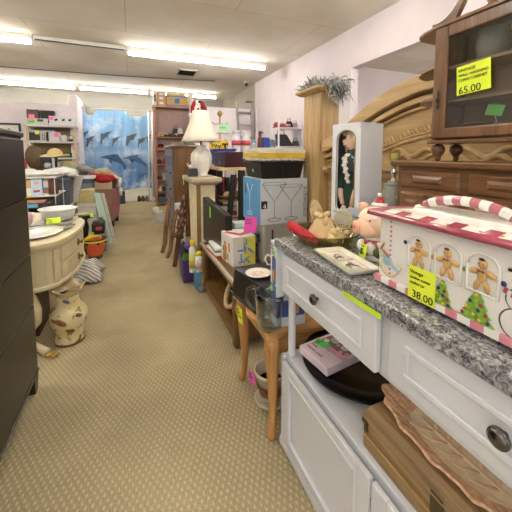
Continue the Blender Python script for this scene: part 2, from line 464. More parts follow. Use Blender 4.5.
# ================================================================== KITCHEN ISLAND
WP = M('#d9dade', .38, 0, .02, 6)
isl = thing('kitchen_island', 'pale grey painted kitchen island with granite top and open middle shelf', 'kitchen island', (.92, .5, 0))
b = MB(); b.box(.578, 1.32, -.3, 1.216, .931, .97); b.build('countertop', SHADED('granite', granite), isl, bevel=.006, seg=3)
# drawer case under the top
b = MB()
b.box(.614, 1.28, -.25, 1.183, .74, .931)
b.build('drawer_case', WP, isl, bevel=.003)
def raised_front(parent, name, x, y0, y1, z0, z1, th=.022, inset=.05):
    b = MB(); b.box(x, x+th, y0, y1, z0, z1); o = b.build(name, WP, parent, bevel=.004)
    b = MB()
    a0, a1, c0, c1 = y0+inset, y1-inset, z0+inset*.72, z1-inset*.72; w = .016
    def bead(p, q, r, s_):   # a moulding strip, triangular in section
        b.box(x-.008, x, min(p, q), max(p, q), min(r, s_), max(r, s_))
    bead(a0, a1, c0, c0+w); bead(a0, a1, c1-w, c1); bead(a0, a0+w, c0+w, c1-w); bead(a1-w, a1, c0+w, c1-w)
    b.build('moulding', WP, o, bevel=.005, seg=3)
    return o
def knob(parent, x, y, z, r=.019):
    b = MB()
    b.lathe([(.006, 0), (.006, -.012), (r*.98, -.016), (r, -.02), (r*.93, -.024), (r*.86, -.0235), (r*.82, -.026), (r*.6, -.029), (.0, -.0305)], (x, y, z), 28, axis='x')
    b.build('knob', M('#6d6a66', .25, .95, .1), parent)
d1 = raised_front(isl, 'drawer', .588, .607, 1.158, .752, .918)
knob(d1, .588, .88, .84)
d2 = raised_front(isl, 'drawer', .600, .02, .573, .762, .92)
knob(d2, .600, .305, .845)
# lower cupboard
b = MB()
b.box(.618, 1.28, -.25, 1.183, .05, .448)
b.build('cupboard', WP, isl, bevel=.003)
b = MB(); b.prism([(.598, 0.012), (.598, .04), (.606, .05), (.618, .055), (1.28, .055), (1.28, .012)], 'y', -.26, 1.19); b.build('plinth', WP, isl, bevel=.002)
b = MB(); b.box(.604, .618, 1.155, 1.183, .055, .448); b.build('face_frame', WP, isl)
def door(y0, y1):
    b = MB(); x = .604
    z0, z1 = .068, .438; s = .055
    b.box(x-.016, x, y0, y0+s, z0, z1); b.box(x-.016, x, y1-s, y1, z0, z1)
    b.box(x-.016, x, y0+s, y1-s, z0, z0+s*.6); b.box(x-.016, x, y0+s, y1-s, z1-s*.6, z1); b.box(x-.004, x+.012, y0+s, y1-s, z0+s*.6, z1-s*.6)
    o = b.build('door', WP, isl, bevel=.003)
    b = MB(); w = .013; a0, a1, c0, c1 = y0+s, y1-s, z0+s*.6, z1-s*.6
    b.box(x-.019, x-.003, a0, a0+w, c0, c1); b.box(x-.019, x-.003, a1-w, a1, c0, c1); b.box(x-.019, x-.003, a0+w, a1-w, c0, c0+w); b.box(x-.019, x-.003, a0+w, a1-w, c1-w, c1)
    b.build('moulding', WP, o, bevel=.005, seg=3)
    for z in (.12, .345):
        b = MB(); b.cyl((x-.006, y1+.006, z), (x-.006, y1+.006, z+.035), .005, n=8); b.build('hinge', M('#9a9894', .35, .8), o)
door(.612, 1.15); door(.055, .604)
for (x, y) in ((.64, 1.155), (1.25, 1.155), (1.25, -.2), (.64, -.2)):
    b = MB(); b.lathe([(.02, .448), (.02, .46), (.0165, .465), (.0165, .72), (.02, .725), (.02, .74)], (x, y, 0), 20); b.build('post', WP, isl)
for (x, y) in ((.63, 1.12), (1.25, 1.12), (1.25, -.2), (.63, -.2)):
    b = MB(); b.cyl((x, y, 0), (x, y, .014), .024, n=14); b.build('foot', M('#b9bbc4', .5), isl)
# yellow-green tape on the top edge
b = MB(); b.obox((.5765, .655, .927), (.0015, .15, .014), (0, 0, 0)); b.build('price_tape', M('#c8f02a', .6), isl)

# ---------------------------------------------------------------- cookie jar
CER = M('#efece6', .12, 0, .03, 10, coat=.6); CRED = M('#a8485a', .15, 0, .25, 60, coat=.5); CPINK = M('#d98a92', .2, 0, .1, 30, coat=.5)
jar = thing('cookie_jar', 'white and red gingerbread house cookie jar with striped handle', 'cookie jar', (.76, .465, .97))
X0, X1, Y0, Y1 = .648, .875, .245, .672
b = MB(); b.box(X0, X1, Y0, Y1, .992, 1.172); jb = b.build('body', CER, jar, bevel=.012, seg=3)
# striped base band: alternating blocks
b = MB(); n = 16; yy = Y1+.006; w = (Y1-Y0+.012)/n
for i in range(n):
    b.mat(i % 2); b.box(X0-.006, X1+.006, yy-(i+1)*w, yy-i*w, .982, .998)
b.build('striped_base', [CPINK, CER], jar)
for y in (.60, .33):
    for x in (.70, .83):
        b = MB(); b.ball((x, y, .979), (.03, .035, .009), 14); b.build('foot', M('#a5604a', .3, coat=.3), jar)
# roof lid: hipped block with red checks along the eave
b = MB()
ex, ey = .016, .02
E = [(X0-ex, Y0-ey), (X1+ex, Y0-ey), (X1+ex, Y1+ey), (X0-ex, Y1+ey)]
R = [(X0+.062, Y0+.055), (X1-.062, Y0+.055), (X1-.062, Y1-.055), (X0+.062, Y1-.055)]
b.hexa([(x, y, 1.172) for x, y in E], [(x, y, 1.180) for x, y in E])
def lerp2(A, B, t): return tuple(A[i]+(B[i]-A[i])*t for i in range(2))
prof = [(0, 1.180), (.48, 1.187), (.62, 1.188), (1, 1.191)]
for k in range(3):
    lo = [lerp2(E[i], R[i], prof[k][0]) for i in range(4)]; hi = [lerp2(E[i], R[i], prof[k+1][0]) for i in range(4)]
    b.hexa([(x, y, prof[k][1]) for x, y in lo], [(x, y, prof[k+1][1]) for x, y in hi])
b.hexa([(x, y, 1.190) for x, y in R], [(x*.98+.0154, y*.98+.0093, 1.195) for x, y in R])
lid = b.build('lid', CER, jar, bevel=.004)
b = MB()
# eave checks: patches lying on the sloping eave + the rolled red lip
ny = 13; ylen = E[2][1]-E[1][1]
for i in range(ny):
    if i % 2 == 0:
        a0 = E[2][1]-.012 - i*ylen/ny; a1 = a0 - ylen/ny*.82
        def P(t, y): return (E[0][0]+(R[0][0]-E[0][0])*t, y, 1.1808+(1.187-1.180)/.48*t)
        b.hexa([P(.06, a0), P(.47, a0), P(.47, a1), P(.06, a1)], [tuple(c+(.0012 if k == 2 else 0) for k, c in enumerate(q)) for q in (P(.06, a0), P(.47, a0), P(.47, a1), P(.06, a1))])
b.tube([(E[0][0]-.001, E[0][1], 1.176), (E[0][0]-.001, E[3][1], 1.176)], .0085, 10)
b.tube([(E[3][0], E[3][1], 1.176), (E[2][0], E[2][1], 1.176)], .0085, 10)
b.build('roof_check', CRED, lid)
b = MB()
for (y, z) in ((.61, 0), (.57, 1), (.515, 0), (.47, 1), (.40, 0), (.36, 1)):
    b.ball((X0+.004, y, 1.184), (.004, .004, .002), 8)
b.each('gumdrop', M('#cf9b3a', .3, coat=.4), lid)
b = MB()
for (x, y, r) in ((.735, .60, .5), (.735, .575, -.5), (.735, .50, .5), (.728, .30, -.5), (.728, .475, -.4)):
    b.ball((x, y, 1.194), (.007, .017, .003), 12, (0, 0, r))
b.each('holly_leaf', M('#7f9c55', .3, coat=.3), lid)
# candy-cane handle
pts = []; HX = (X0+X1)/2
for i in range(33):
    t = i/32
    y = .622 - .235*t
    z = 1.190 + .034*min(1, math.sin(PI*t)**.55 if 0 < t < 1 else 0)
    pts.append((HX, y, z))
b = MB()
for i in range(32):
    b.mat((i//3) % 2)
    b.tube([pts[i], pts[i+1]], .0125, 12, caps=False)
b.mat(1); b.ball(pts[0], (.016, .03, .009), 12); b.ball(pts[-1], (.016, .03, .009), 12)
b.build('handle', [M('#c2727c', .15, 0, .1, coat=.5), CER], lid)
# decorations on the long front (x = X0): raised window panels and painted reliefs
FX = X0-.0005
def on_front(fn):  # fn gets MB
    b = MB(); fn(b); return b
def arch(y0, y1, z0, z1, r, n=10):
    pts = [(y0, z0), (y1, z0), (y1, z1-r)]
    for i in range(n+1):
        a = PI*i/n; pts.append(((y0+y1)/2 + math.cos(a)*(y1-y0)/2, z1-r+math.sin(a)*r))
    pts.append((y0, z1-r)); return pts[:3]+pts[3:-1]
b = MB()
WN = [(.536, .062), (.462, .062), (.388, .062)]
for cy, w in WN:
    p = arch(cy-w/2, cy+w/2, 1.060, 1.142, .026)
    b.tube([(FX-.001, y, z) for y, z in p], .0035, 6, closed=True)
b.build('window_frame', CER, jar)
GB = M('#d0a868', .3, 0, .25, 90, coat=.4)
for cy, _ in WN:
    b = MB(); z = 1.090
    def blob(dy, dz, ry, rz, rot=0): b.ball((FX-.002, cy+dy, z+dz), (.005, ry, rz), 12, (rot, 0, 0))
    blob(0, .030, .010, .0105); blob(0, .008, .0105, .016); blob(.016, .013, .011, .0065, -.35); blob(-.016, .013, .011, .0065, .35)
    blob(.009, -.014, .0065, .014, .3); blob(-.009, -.014, .0065, .014, -.3)
    g = b.build('gingerbread_man', GB, jar)
    b = MB()
    b.ball((FX-.006, cy, z+.041), (.002, .0065, .003), 8)
    for q in (.0035, -.0035): b.ball((FX-.007, cy+q, z+.032), (.001, .0012, .0012), 6)
    b.mat(1); b.ball((FX-.0075, cy+.004, z+.017), (.0015, .004, .0025), 8); b.ball((FX-.0075, cy-.004, z+.017), (.0015, .004, .0025), 8)
    b.build('icing', [M('#3a2c22', .4), M('#9c4038', .4)], g)
b = MB()
for i, (y, z) in enumerate(((.578, 1.115), (.499, 1.10), (.425, 1.098), (.350, 1.095))):
    b.mat(i % 3); b.ball((FX, y, z), (.003, .0055, .0055), 10)
b.each('candy_dot', [M('#2b3566', .2, coat=.5), M('#d08a2c', .2, coat=.5), M('#5d8a3c', .2, coat=.5)], jar)
# trees
for cy, z0, h, w in ((.470, .999, .056, .050), (.395, .999, .060, .072)):
    b = MB()
    for k in range(4):
        f0 = k/4; f1 = (k+1.35)/4; ww = w/2*(1-f0*.82)
        b.prism([(cy-ww, z0+h*f0), (cy-ww*.5, z0+h*f0-.004), (cy, z0+h*f0+.001), (cy+ww*.5, z0+h*f0-.004), (cy+ww, z0+h*f0), (cy+ww*.30, z0+min(h, h*f1)), (cy-ww*.30, z0+min(h, h*f1))], 'x', FX-.0035-.0003*k, FX)
    tr = b.build('christmas_tree', M('#86ad45', .25, 0, .35, 120, coat=.4), jar)
    b = MB()
    for i, (dy, dz) in enumerate(((.0, .9), (.01, .66), (-.008, .62), (.016, .4), (-.004, .42), (-.016, .34), (.004, .2), (-.02, .1), (.022, .14), (-.006, .08))):
        b.mat(i % 3); b.ball((FX-.0045, cy+dy*w/.06, z0+h*dz), (.002, .0042, .0042), 8)
    b.each('bauble', [M('#d6b64a', .2, coat=.4), M('#2c3a6a', .2, coat=.4), M('#9c3b3b', .2, coat=.4)], tr)
# snowman
b = MB()
sy = .322
for dz, r in ((1.026, .030), (1.072, .022)):
    b.tube([(FX-.0005, sy+r*1.05*math.cos(a), dz+r*math.sin(a)) for a in [2*PI*k/24 for k in range(24)]], .0011, 5, closed=True)
b.mat(1); b.ball((FX-.001, sy, 1.026), (.002, .030, .029), 16); b.ball((FX-.001, sy, 1.071), (.002, .022, .021), 16); b.ball((FX-.001, sy, 1.106), (.003, .015, .015), 12)
sn = b.build('snowman', [M('#4a4a52', .4), CER], jar)
b = MB(); b.box(FX-.004, FX, sy-.013, sy+.013, 1.128, 1.146); b.box(FX-.005, FX, sy-.02, sy+.02, 1.124, 1.129)
b.build('top_hat', M('#26262a', .3), sn)
b = MB()
for i in range(7):
    b.mat(i % 2); b.obox((FX-.003, sy+.022-.0065*i, 1.080+.0015*(i-3)**2*.4), (.004, .0068, .010), (.25, 0, 0))
b.mat(0); b.box(FX-.004, FX, sy-.002, sy+.008, 1.052, 1.080)
b.build('scarf', [M('#b8566a', .3, coat=.3), CER], sn)
# rocking horse
b = MB()
hy = .628
b.tube([(FX, hy+.042-.0046*i, 1.006+.00044*(i-9)**2) for i in range(19)], .0022, 6)
rh = b.build('rocker', M('#c4ae78', .4), jar)
b = MB()
b.ball((FX, hy-.002, 1.046), (.003, .028, .014), 12); b.ball((FX, hy+.024, 1.068), (.003, .010, .020), 10, (.6, 0, 0)); b.ball((FX, hy+.036, 1.080), (.003, .012, .008), 10, (.6, 0, 0)); b.ball((FX, hy-.036, 1.048), (.002, .009, .005), 8, (.7, 0, 0)); b.ball((FX, hy+.024, 1.094), (.002, .004, .007), 8)
for q, r in ((.018, -.35), (.010, -.2), (-.016, .3), (-.022, .45)): b.ball((FX, hy+q*1.2, 1.026), (.002, .0045, .020), 8, (r, 0, 0))
b.build('rocking_horse', M('#e6dcc0', .3, 0, .1, coat=.3), jar)
b = MB(); b.ball((FX-.002, hy+.004, 1.05), (.003, .018, .014), 10); b.ball((FX-.002, hy-.020, 1.038), (.003, .020, .006), 10, (.5, 0, 0)); b.mat(1); b.ball((FX-.002, hy+.010, 1.066), (.003, .022, .004), 8, (.5, 0, 0)); b.ball((FX-.002, hy+.024, 1.085), (.002, .003, .014), 8, (.6, 0, 0))
b.build('saddle', [M('#a3c3d6', .3, coat=.3), M('#b0774c', .3)], jar)
b = MB()
for i in range(24):
    b.mat(i % 2); b.box(FX-.0025, FX+.001, hy-.0055, hy-.0005, 1.012+.0065*i, 1.012+.0065*(i+1))
b.build('candy_pole', [M('#cf8090', .3, coat=.3), CER], jar)
note(jar, (X0-.0075, .520, 1.024), (0, -1, .0), (.0, .0, 1), .074, .082, '#e8f53c', ['Vintage', 'cookie cutter', 'cookie jar', ' 38.00'], .01, sizes=[.0125, .0105, .0105, .0265])

# ---------------------------------------------------------------- pig cookie jar
SK = M('#edc4a6', .2, 0, .08, 12, coat=.5)
px, py, pz = .815, .845, .97
pig = thing('pig_cookie_jar', 'pink ceramic pig cookie jar with tiny red santa hat', 'cookie jar', (px, py, pz))
b = MB(); b.lathe([(.035, .97), (.05, .974), (.058, 1.0), (.056, 1.02), (.045, 1.045), (.038, 1.055)], (px, py, 0), 28); b.build('body', M('#a52a30', .2, 0, .15, coat=.5), pig)
b = MB()
for a in (2.6, 3.5, 4.3): b.ball((px+.056*math.cos(a), py+.056*math.sin(a), 1.012), (.018, .018, .024), 12)
b.lathe([(.052, .969), (.066, .972), (.064, .985), (.05, .99)], (px, py, 0), 24); b.lathe([(.044, 1.038), (.052, 1.044), (.046, 1.052), (.03, 1.054)], (px, py, 0), 24)
b.build('fur_trim', CER, pig)
b = MB()
for a, r in ((3.1, .3), (3.9, -.4), (4.6, .3)): b.ball((px+.062*math.cos(a), py+.062*math.sin(a), 1.0), (.012, .012, .018), 10, (r, r, 0))
b.each('holly_leaf', M('#4d6b35', .25, coat=.4), pig)
b = MB(); b.ball((px, py, 1.100), (.072, .076, .060), 28); b.ball((px-.035, py+.006, 1.085), (.048, .052, .042), 20)
hd = b.build('head', SK, pig)
b = MB(); b.lathe([(.024, 0), (.024, .012), (.022, .022), (.016, .026), (0, .027)], (0, 0, 0), 20)
b.bm.transform(Matrix.Translation((px-.066, py+.020, 1.083)) @ Matrix.Rotation(-PI/2, 4, 'Y') @ Matrix.Rotation(-.3, 4, 'X'))
b.build('snout', M('#e2a184', .2, 0, .08, coat=.5), hd)
b = MB()
for q in (.011, .027): b.ball((px-.0935, py+q+.004, 1.084), (.003, .003, .005), 8)
for q in (-.025, .034): b.ball((px-.068+abs(q)*.15, py+q, 1.112), (.003, .007, .003), 8)
b.each('eye', M('#3f2a24', .2), hd)
for q, r in ((.052, .75), (-.054, -.75)):
    b = MB(); b.lathe([(.022, 0), (.023, .006), (.018, .020), (.008, .031), (0, .033)], (0, 0, 0), 16, sy=.45)
    b.bm.transform(Matrix.Translation((px-.012, py+q, 1.138)) @ Matrix.Rotation(-r*1.2, 4, 'X') @ Matrix.Rotation(-.5, 4, 'Y') @ Matrix.Rotation(PI/2, 4, 'Z'))
    b.build('ear', SK, hd)
b = MB(); b.lathe([(.023, 1.158), (.019, 1.170), (.009, 1.186), (.003, 1.192)], (px, py, 0), 20); ht = b.build('santa_hat', M('#b5222c', .3, coat=.4), pig)
b = MB(); b.lathe([(.024, 1.155), (.029, 1.159), (.027, 1.166), (.02, 1.168)], (px, py, 0), 20); b.ball((px, py, 1.195), .008, 10); b.build('hat_trim', CER, ht)
note(pig, (px-.071, py-.006, 1.004), (-.25, -1, 0), (.15, -.1, 1), .042, .048, '#d9f23a', ['collect', 'pig jar', '24.00'], .009, sizes=[.008, .008, .012])
note(hd, (px-.058, py-.040, 1.128), (.3, -1, 0), (.6, .2, 1), .022, .013, '#d8d4ea', name='sticker')

# ---------------------------------------------------------------- rectangular plate
pl = thing('serving_plate', 'cream rectangular plate with green rim and grape pattern', 'plate', (.662, .838, .97), -.12)
def rect(w, h, r, z, n=5):
    out = []
    for cx, cy, a0 in ((w-r, h-r, 0), (-w+r, h-r, PI/2), (-w+r, -h+r, PI), (w-r, -h+r, 1.5*PI)):
        for i in range(n+1): out.append((cx+r*math.cos(a0+PI/2*i/n), cy+r*math.sin(a0+PI/2*i/n), z))
    return out
def loops(b, ls, cap0=True, cap1=True, smooth=True):
    n = len(ls[0]); v = [p for l in ls for p in l]; f = []
    for i in range(len(ls)-1):
        for j in range(n): f.append((i*n+j, i*n+(j+1)%n, (i+1)*n+(j+1)%n, (i+1)*n+j))
    if cap0: f.append(tuple(reversed(range(n))))
    if cap1: f.append(tuple((len(ls)-1)*n+j for j in range(n)))
    o = b.sm; b.sm = smooth; b.add(v, f); b.sm = o
b = MB(); loops(b, [rect(.044, .105, .012, .001), rect(.050, .112, .014, .006), rect(.059, .121, .016, .017), rect(.060, .122, .016, .0195)], True, False)
b.mat(1); loops(b, [rect(.060, .122, .016, .0195), rect(.055, .117, .015, .0198)], False, False)
b.mat(0); loops(b, [rect(.055, .117, .015, .0198), rect(.047, .109, .012, .011), rect(.02, .07, .01, .0095)], False, True)
b.build('dish', [M('#efece0', .2, 0, .03, coat=.4), M('#a3b38c', .3)], pl, world=False)
b = MB()
for y0, y1 in ((.005, .085), (-.085, -.005)):
    b.tube([(-.036, y0, .0112), (.036, y0, .0112), (.036, y1, .0112), (-.036, y1, .0112)], .0009, 4, closed=True)
b.build('gold_border', M('#d8b66a', .4), pl, world=False)
for cy in (.045, -.045):
    b = MB()
    for i in range(12): b.mat(0); b.ball((random.uniform(-.013, .013), cy+random.uniform(-.018, .018), .0108), (.004, .004, .0012), 8)
    for i in range(8): b.mat(1); b.ball((random.uniform(-.02, .02), cy+random.uniform(-.027, .027), .0106), (.003, .006, .0008), 8, (0, 0, random.uniform(0, 3)))
    b.build('grape_motif', [M('#7d4a62', .4), M('#76865a', .4)], pl, world=False)


# ---------------------------------------------------------------- glass pie bowl with its contents
GX, GY = .742, 1.075
GG = GLASS('#e9e4c4', .9)
b = MB(); b.lathe([(.095, .972), (.108, .975), (.128, .995), (.141, 1.020), (.147, 1.022), (.145, 1.026), (.138, 1.022), (.123, .999), (.102, .981), (.0, .979)], (GX, GY, 0), 44)
b.single('glass_bowl', GLASS('#ddd6ae', 1.2), 'olive tinted glass pie bowl holding a cloth angel and red cloth', 'bowl', (GX, GY, .972))
b = MB(); 
b.tube([(GX-.125, GY+.075, 1.045), (GX-.115, GY+.055, 1.035), (GX-.10, GY+.02, 1.018), (GX-.08, GY-.035, .998), (GX-.07, GY-.06, .995)], [.017, .021, .024, .022, .014], 14)
b.single('red_mitt', M('#b3202b', .7, 0, .15, 30, bump=.2), 'rolled red cloth tucked in the left side of the glass bowl', 'cloth', (GX-.1, GY, .985))
an = thing('cloth_angel', 'beige cloth angel ornament with lattice wings and bow in the bowl', 'ornament', (GX, GY, .984))
BE = M('#d9bd8d', .85, 0, .1, 40, bump=.3)
ub, vb = Vector((.35, -.94, 0)), Vector((.1, .05, 1))
def ap(u, v, w=0): return Vector((GX-.012, GY-.01, .985)) + ub*u + vb*v + Vector((-.94, -.35, 0))*w
b = MB()
def dress(s, t):
    w = .028 + .052*(1-t); a = (s-.5)*PI
    return ap(math.sin(a)*w, .012+.085*t - .006*math.cos(6*a)*(1-t), .03*math.cos(a)*(1.2-t*.6)+.003*math.sin(9*a)*(1-t))
b.grid(dress, 22, 8); b.build('dress', BE, an, solid=.004)
b = MB()
b.ball(ap(-.018, .105, .02), (.014, .022, .011), 12, (.4, 0, .3)); b.ball(ap(.020, .110, .02), (.014, .024, .011), 12, (-.6, 0, .3)); b.ball(ap(0, .104, .028), .011, 10)
b.ball(ap(.026, .085, .028), (.008, .012, .022), 10, (.3, 0, 0))
b.build('bow', M('#e0c795', .85, 0, .08, 40, bump=.3), an)
WING = M('#cdb98c', .6, 0, .1)
b = MB()
def wing(sg, c, wu, hv, tilt):
    pts = []
    for k in range(28):
        a = 2*PI*k/28; u = wu*math.cos(a); v = hv*math.sin(a)
        pts.append(ap(c[0]+u*math.cos(tilt)-v*math.sin(tilt), c[1]+u*math.sin(tilt)+v*math.cos(tilt), -.005))
    b.tube(pts, .0026, 6, closed=True)
    for k in range(-4, 5):
        for s2 in (-1, 1):
            q = []
            for m_ in range(2):
                pass
            f = k/4.6; hh = math.sqrt(1-f*f)
            for e in (-1, 1):
                u = wu*(f+ s2*e*hh*.18) ; v = hv*e*hh*.97
                u = max(-wu*.98, min(wu*.98, u)); 
                q.append(ap(c[0]+u*math.cos(tilt)-v*math.sin(tilt), c[1]+u*math.sin(tilt)+v*math.cos(tilt), -.005))
            b.tube(q, .0012, 4)
wing(1, (-.045, .108), .030, .052, .45)
wing(-1, (.085, .095), .040, .036, .1)
b.build('wing', WING, an)
b = MB()
for u, v, w, r in ((.07, .05, .03, .018), (.085, .062, .03, .012), (.062, .035, .04, .014), (.095, .035, .02, .017), (.075, .028, .05, .02), (.108, .05, .0, .013)):
    b.ball(ap(u, v, w), (r, r, r*.8), 12)
for k in range(9): b.tube([ap(.04+.01*k, .02, .045), ap(.05+.008*k, .05, .03)], .002, 5)
b.build('lace_trim', M('#d6bf90', .9, 0, .15, 60, bump=.5), an)
b = MB(); b.lathe([(.045, .985), (.062, .99), (.08, 1.0), (.05, 1.004), (0, 1.0)], (GX+.02, GY-.01, 0), 20, wob=lambda a, r, z, i: (r*(1+.12*math.sin(5*a)), z+.003*math.sin(7*a)))
b.single('beige_cloth', M('#c4a568', .9, 0, .15, 30, bump=.3), 'tan cloth folded under the angel in the glass bowl', 'cloth', (GX, GY, .985))

# blue-grey plastic tub behind the pig
tb = thing('plastic_tub', 'pale blue plastic tub with grey lid between bowl and pig', 'tub', (.96, 1.15, .97))
b = MB(); b.hexa([(.905, 1.07, .971), (1.015, 1.07, .971), (1.015, 1.21, .971), (.905, 1.21, .971)], [(.897, 1.06, 1.062), (1.022, 1.06, 1.062), (1.022, 1.215, 1.062), (.897, 1.215, 1.062)]); b.build('tub', M('#c3d3d6', .35, 0, .06), tb, bevel=.008)
b = MB(); b.box(.890, 1.028, 1.052, 1.22, 1.062, 1.078); b.build('lid', M('#a6abb4', .4, 0, .06), tb, bevel=.006)

# ---------------------------------------------------------------- doll in its box
DX, DY = 1.055, 1.345
dbx = thing('doll_box', 'tall white window box holding a porcelain doll', 'box', (DX, DY, .97), .13)
W2, D, Hh = .099, .165, .53
WB = M('#e9ebf1', .45, 0, .02)
# local: front at x=0 facing -x, width along y, depth +x
def pill(w, z0, z1, r, n=10):
    p = []
    for i in range(n+1): a = PI*i/n; p.append((w*math.cos(a), z1-r+r*math.sin(a)))
    for i in range(n+1): a = PI+PI*i/n; p.append((w*math.cos(a), z0+r+r*math.sin(a)))
    return p
inner = pill(.066, .045, Hh-.035, .05); n = len(inner)
b = MB()
outer = []
for (y, z) in inner:   # project the outline outward to the front rectangle
    cy, cz = 0, Hh/2
    dy, dz = y-cy, z-cz
    if z > Hh-.085: q = (max(-W2, min(W2, y*W2/.066)), Hh)
    elif z < .095: q = (max(-W2, min(W2, y*W2/.066)), 0)
    else: q = (W2 if y > 0 else -W2, z)
    outer.append(q)
v = [(0, y, z) for y, z in inner]+[(0, y, z) for y, z in outer]+[(.012, y, z) for y, z in inner]
b.add(v, [(i, (i+1)%n, n+(i+1)%n, n+i) for i in range(n)]+[(i, (i+1)%n, 2*n+(i+1)%n, 2*n+i) for i in range(n)])
for s_ in (-1, 1):   # fill corners
    for zc, zz in ((Hh, Hh-.085), (0, .095)):
        b.add([(0, s_*W2, zc), (0, s_*W2, zz), (0, s_*W2*.985, zc)], [(0, 1, 2)])
b.box(0.001, D, -W2, -W2+.003, 0, Hh); b.box(0.001, D, W2-.003, W2, 0, Hh); b.box(.001, D, -W2, W2, 0, .003); b.box(0.001, D, -W2, W2, Hh-.003, Hh); b.box(D-.003, D, -W2, W2, 0, Hh)
b.build('carton', WB, dbx, world=False)
b = MB(); b.tube([(0, y, z) for y, z in inner], .003, 6, closed=True); b.build('window_rim', M('#b5a26d', .35, .6), dbx, world=False)
b = MB(); b.prism(pill(.068, .043, Hh-.033, .052), 'x', .006, .0066); b.build('window_film', GLASS('#ffffff', .35, .02), dbx, world=False)
b = MB(); b.box(D-.010, D-.004, -W2+.004, W2-.004, .004, Hh-.004); b.box(.02, D-.01, W2-.008, W2-.004, .004, Hh-.004); b.box(.02, D-.01, -W2+.004, -W2+.008, .004, Hh-.004); b.build('backing', M('#232a28', .7), dbx, world=False)
dl = thing('porcelain_doll', 'blond doll in dark green coat with lace collar behind box window', 'doll', (DX, DY, .985), .13)
GC = M('#173a2e', .85, 0, .2, 40, bump=.3); DS = M('#efc9ac', .35, 0, .05)
dx = .070
def dz(z): return z*1.3-.12
b = MB(); b.lathe([(.066, dz(.098)), (.074, dz(.14)), (.068, dz(.2)), (.058, dz(.27)), (.060, dz(.32)), (.046, dz(.36)), (.022, dz(.375))], (dx, 0, 0), 24, sx=.72); bd = b.build('coat', GC, dl, world=False)
hz = dz(.408)
b = MB(); b.ball((dx-.006, .006, hz), (.043, .041, .053), 24); b.ball((dx-.040, .027, hz-.013), (.013, .015, .015), 12)
b.ball((dx-.040, .038, hz), (.010, .012, .010), 10); b.cyl((dx, 0, dz(.355)), (dx-.002, 0, dz(.39)), .017)
b.lathe([(.007, 0), (.005, .013), (0, .017)], (dx-.044, .033, hz-.005), 8)
hd = b.build('head', DS, dl, world=False)
b = MB()
for q in (.024, -.004): b.ball((dx-.042+.004*(q < 0), q+.002, hz+.008), (.003, .0045, .003), 8)
b.each('eye', M('#2c3550', .2), hd, world=False)
b = MB(); b.ball((dx-.051, .026, hz-.023), (.004, .008, .0035), 8); b.build('mouth', M('#b4494a', .3), hd, world=False)
b = MB()
for q in (.026, -.006): b.ball((dx-.042, q+.002, hz+.020), (.003, .008, .0018), 8)
b.build('brow', M('#8a6a45', .6), hd, world=False)
HR = M('#f0d9a6', .55, 0, .25, 50, bump=.6, bscale=120)
b = MB(); b.ball((dx+.008, -.010, hz+.016), (.050, .058, .054), 20)
for i in range(14):
    a = -2.4+i*.33
    b.tube([(dx+.004+.044*math.cos(a), -.008+.046*math.sin(a), hz+.028), (dx+.006+.055*math.cos(a), -.008+.057*math.sin(a), hz-.004), (dx+.006+.054*math.cos(a), -.008+.057*math.sin(a), hz-.055)], [.012, .014, .008], 7)
for i in range(7): b.ball((dx-.030+.003*abs(i-3), -.024+.0125*i, hz+.042), (.016, .013, .013), 8)
b.build('hair', HR, hd, world=False)
b = MB()
for k in range(9): b.ball((dx-(.046, .062, .068, .068, .066, .062, .058, .056, .055)[k], .008-.002*k+.008*(k%2), dz(.352)-.017*k), (.010, .021-.001*k, .011), 8)
b.build('lace_collar', M('#efeade', .9, 0, .1, 60, bump=.5), bd, world=False)
b = MB(); b.lathe([(.080, dz(.29)), (.078, dz(.325)), (.062, dz(.352)), (.036, dz(.374)), (.026, dz(.388))], (dx, 0, 0), 20, sx=.8, wob=lambda a, r, z, i: (r*(1+.08*math.sin(6*a)), z)); b.build('shawl', M('#3c4a4c', .9, 0, .15), bd, world=False)
b = MB(); b.obox((dx-.050, -.030, dz(.345)), (.005, .018, .010), (.5, 0, 0)); b.obox((dx-.051, -.040, dz(.332)), (.004, .005, .036), (.3, 0, 0)); b.obox((dx-.051, -.026, dz(.332)), (.004, .005, .032), (-.2, 0, 0)); b.build('ribbon', M('#8fb9c6', .5), bd, world=False)
for s_ in (-1, 1):
    b = MB(); b.tube([(dx, s_*.052, dz(.335)), (dx-.012, s_*.060, dz(.28)), (dx-.034, s_*.056, dz(.235)), (dx-.046, s_*.048, dz(.215))], [.022, .024, .022, .019], 12); b.build('sleeve', GC, bd, world=False)
    b = MB(); b.tube([(dx-.044, s_*.052, dz(.222)), (dx-.052, s_*.044, dz(.19)), (dx-.056, s_*.030-.004, dz(.155))], [.014, .014, .011], 10)
    hc = Vector((dx-.058, s_*.024-.008, dz(.14)))
    b.ball(hc, (.009, .014, .017), 10)
    for f in range(4): b.tube([hc+Vector((0, -.0105+.007*f, -.012)), hc+Vector((-.002, -.0115+.0076*f, -.025)), hc+Vector((.003, -.011+.0072*f, -.034+.003*abs(f-1.5)))], [.0036, .0034, .0026], 6)
    b.tube([hc+Vector((0, .012*s_, .002)), hc+Vector((-.004, .020*s_, -.010)), hc+Vector((-.003, .020*s_, -.019))], [.0038, .0036, .0026], 6)
    b.build('hand', DS, dl, world=False)
b = MB(); b.box(dx-.045, dx+.045, -.07, .07, 0, .015); b.build('stand', M('#232a28', .7), dl, world=False)

dl.scale = (1, 1.06, 1.03)
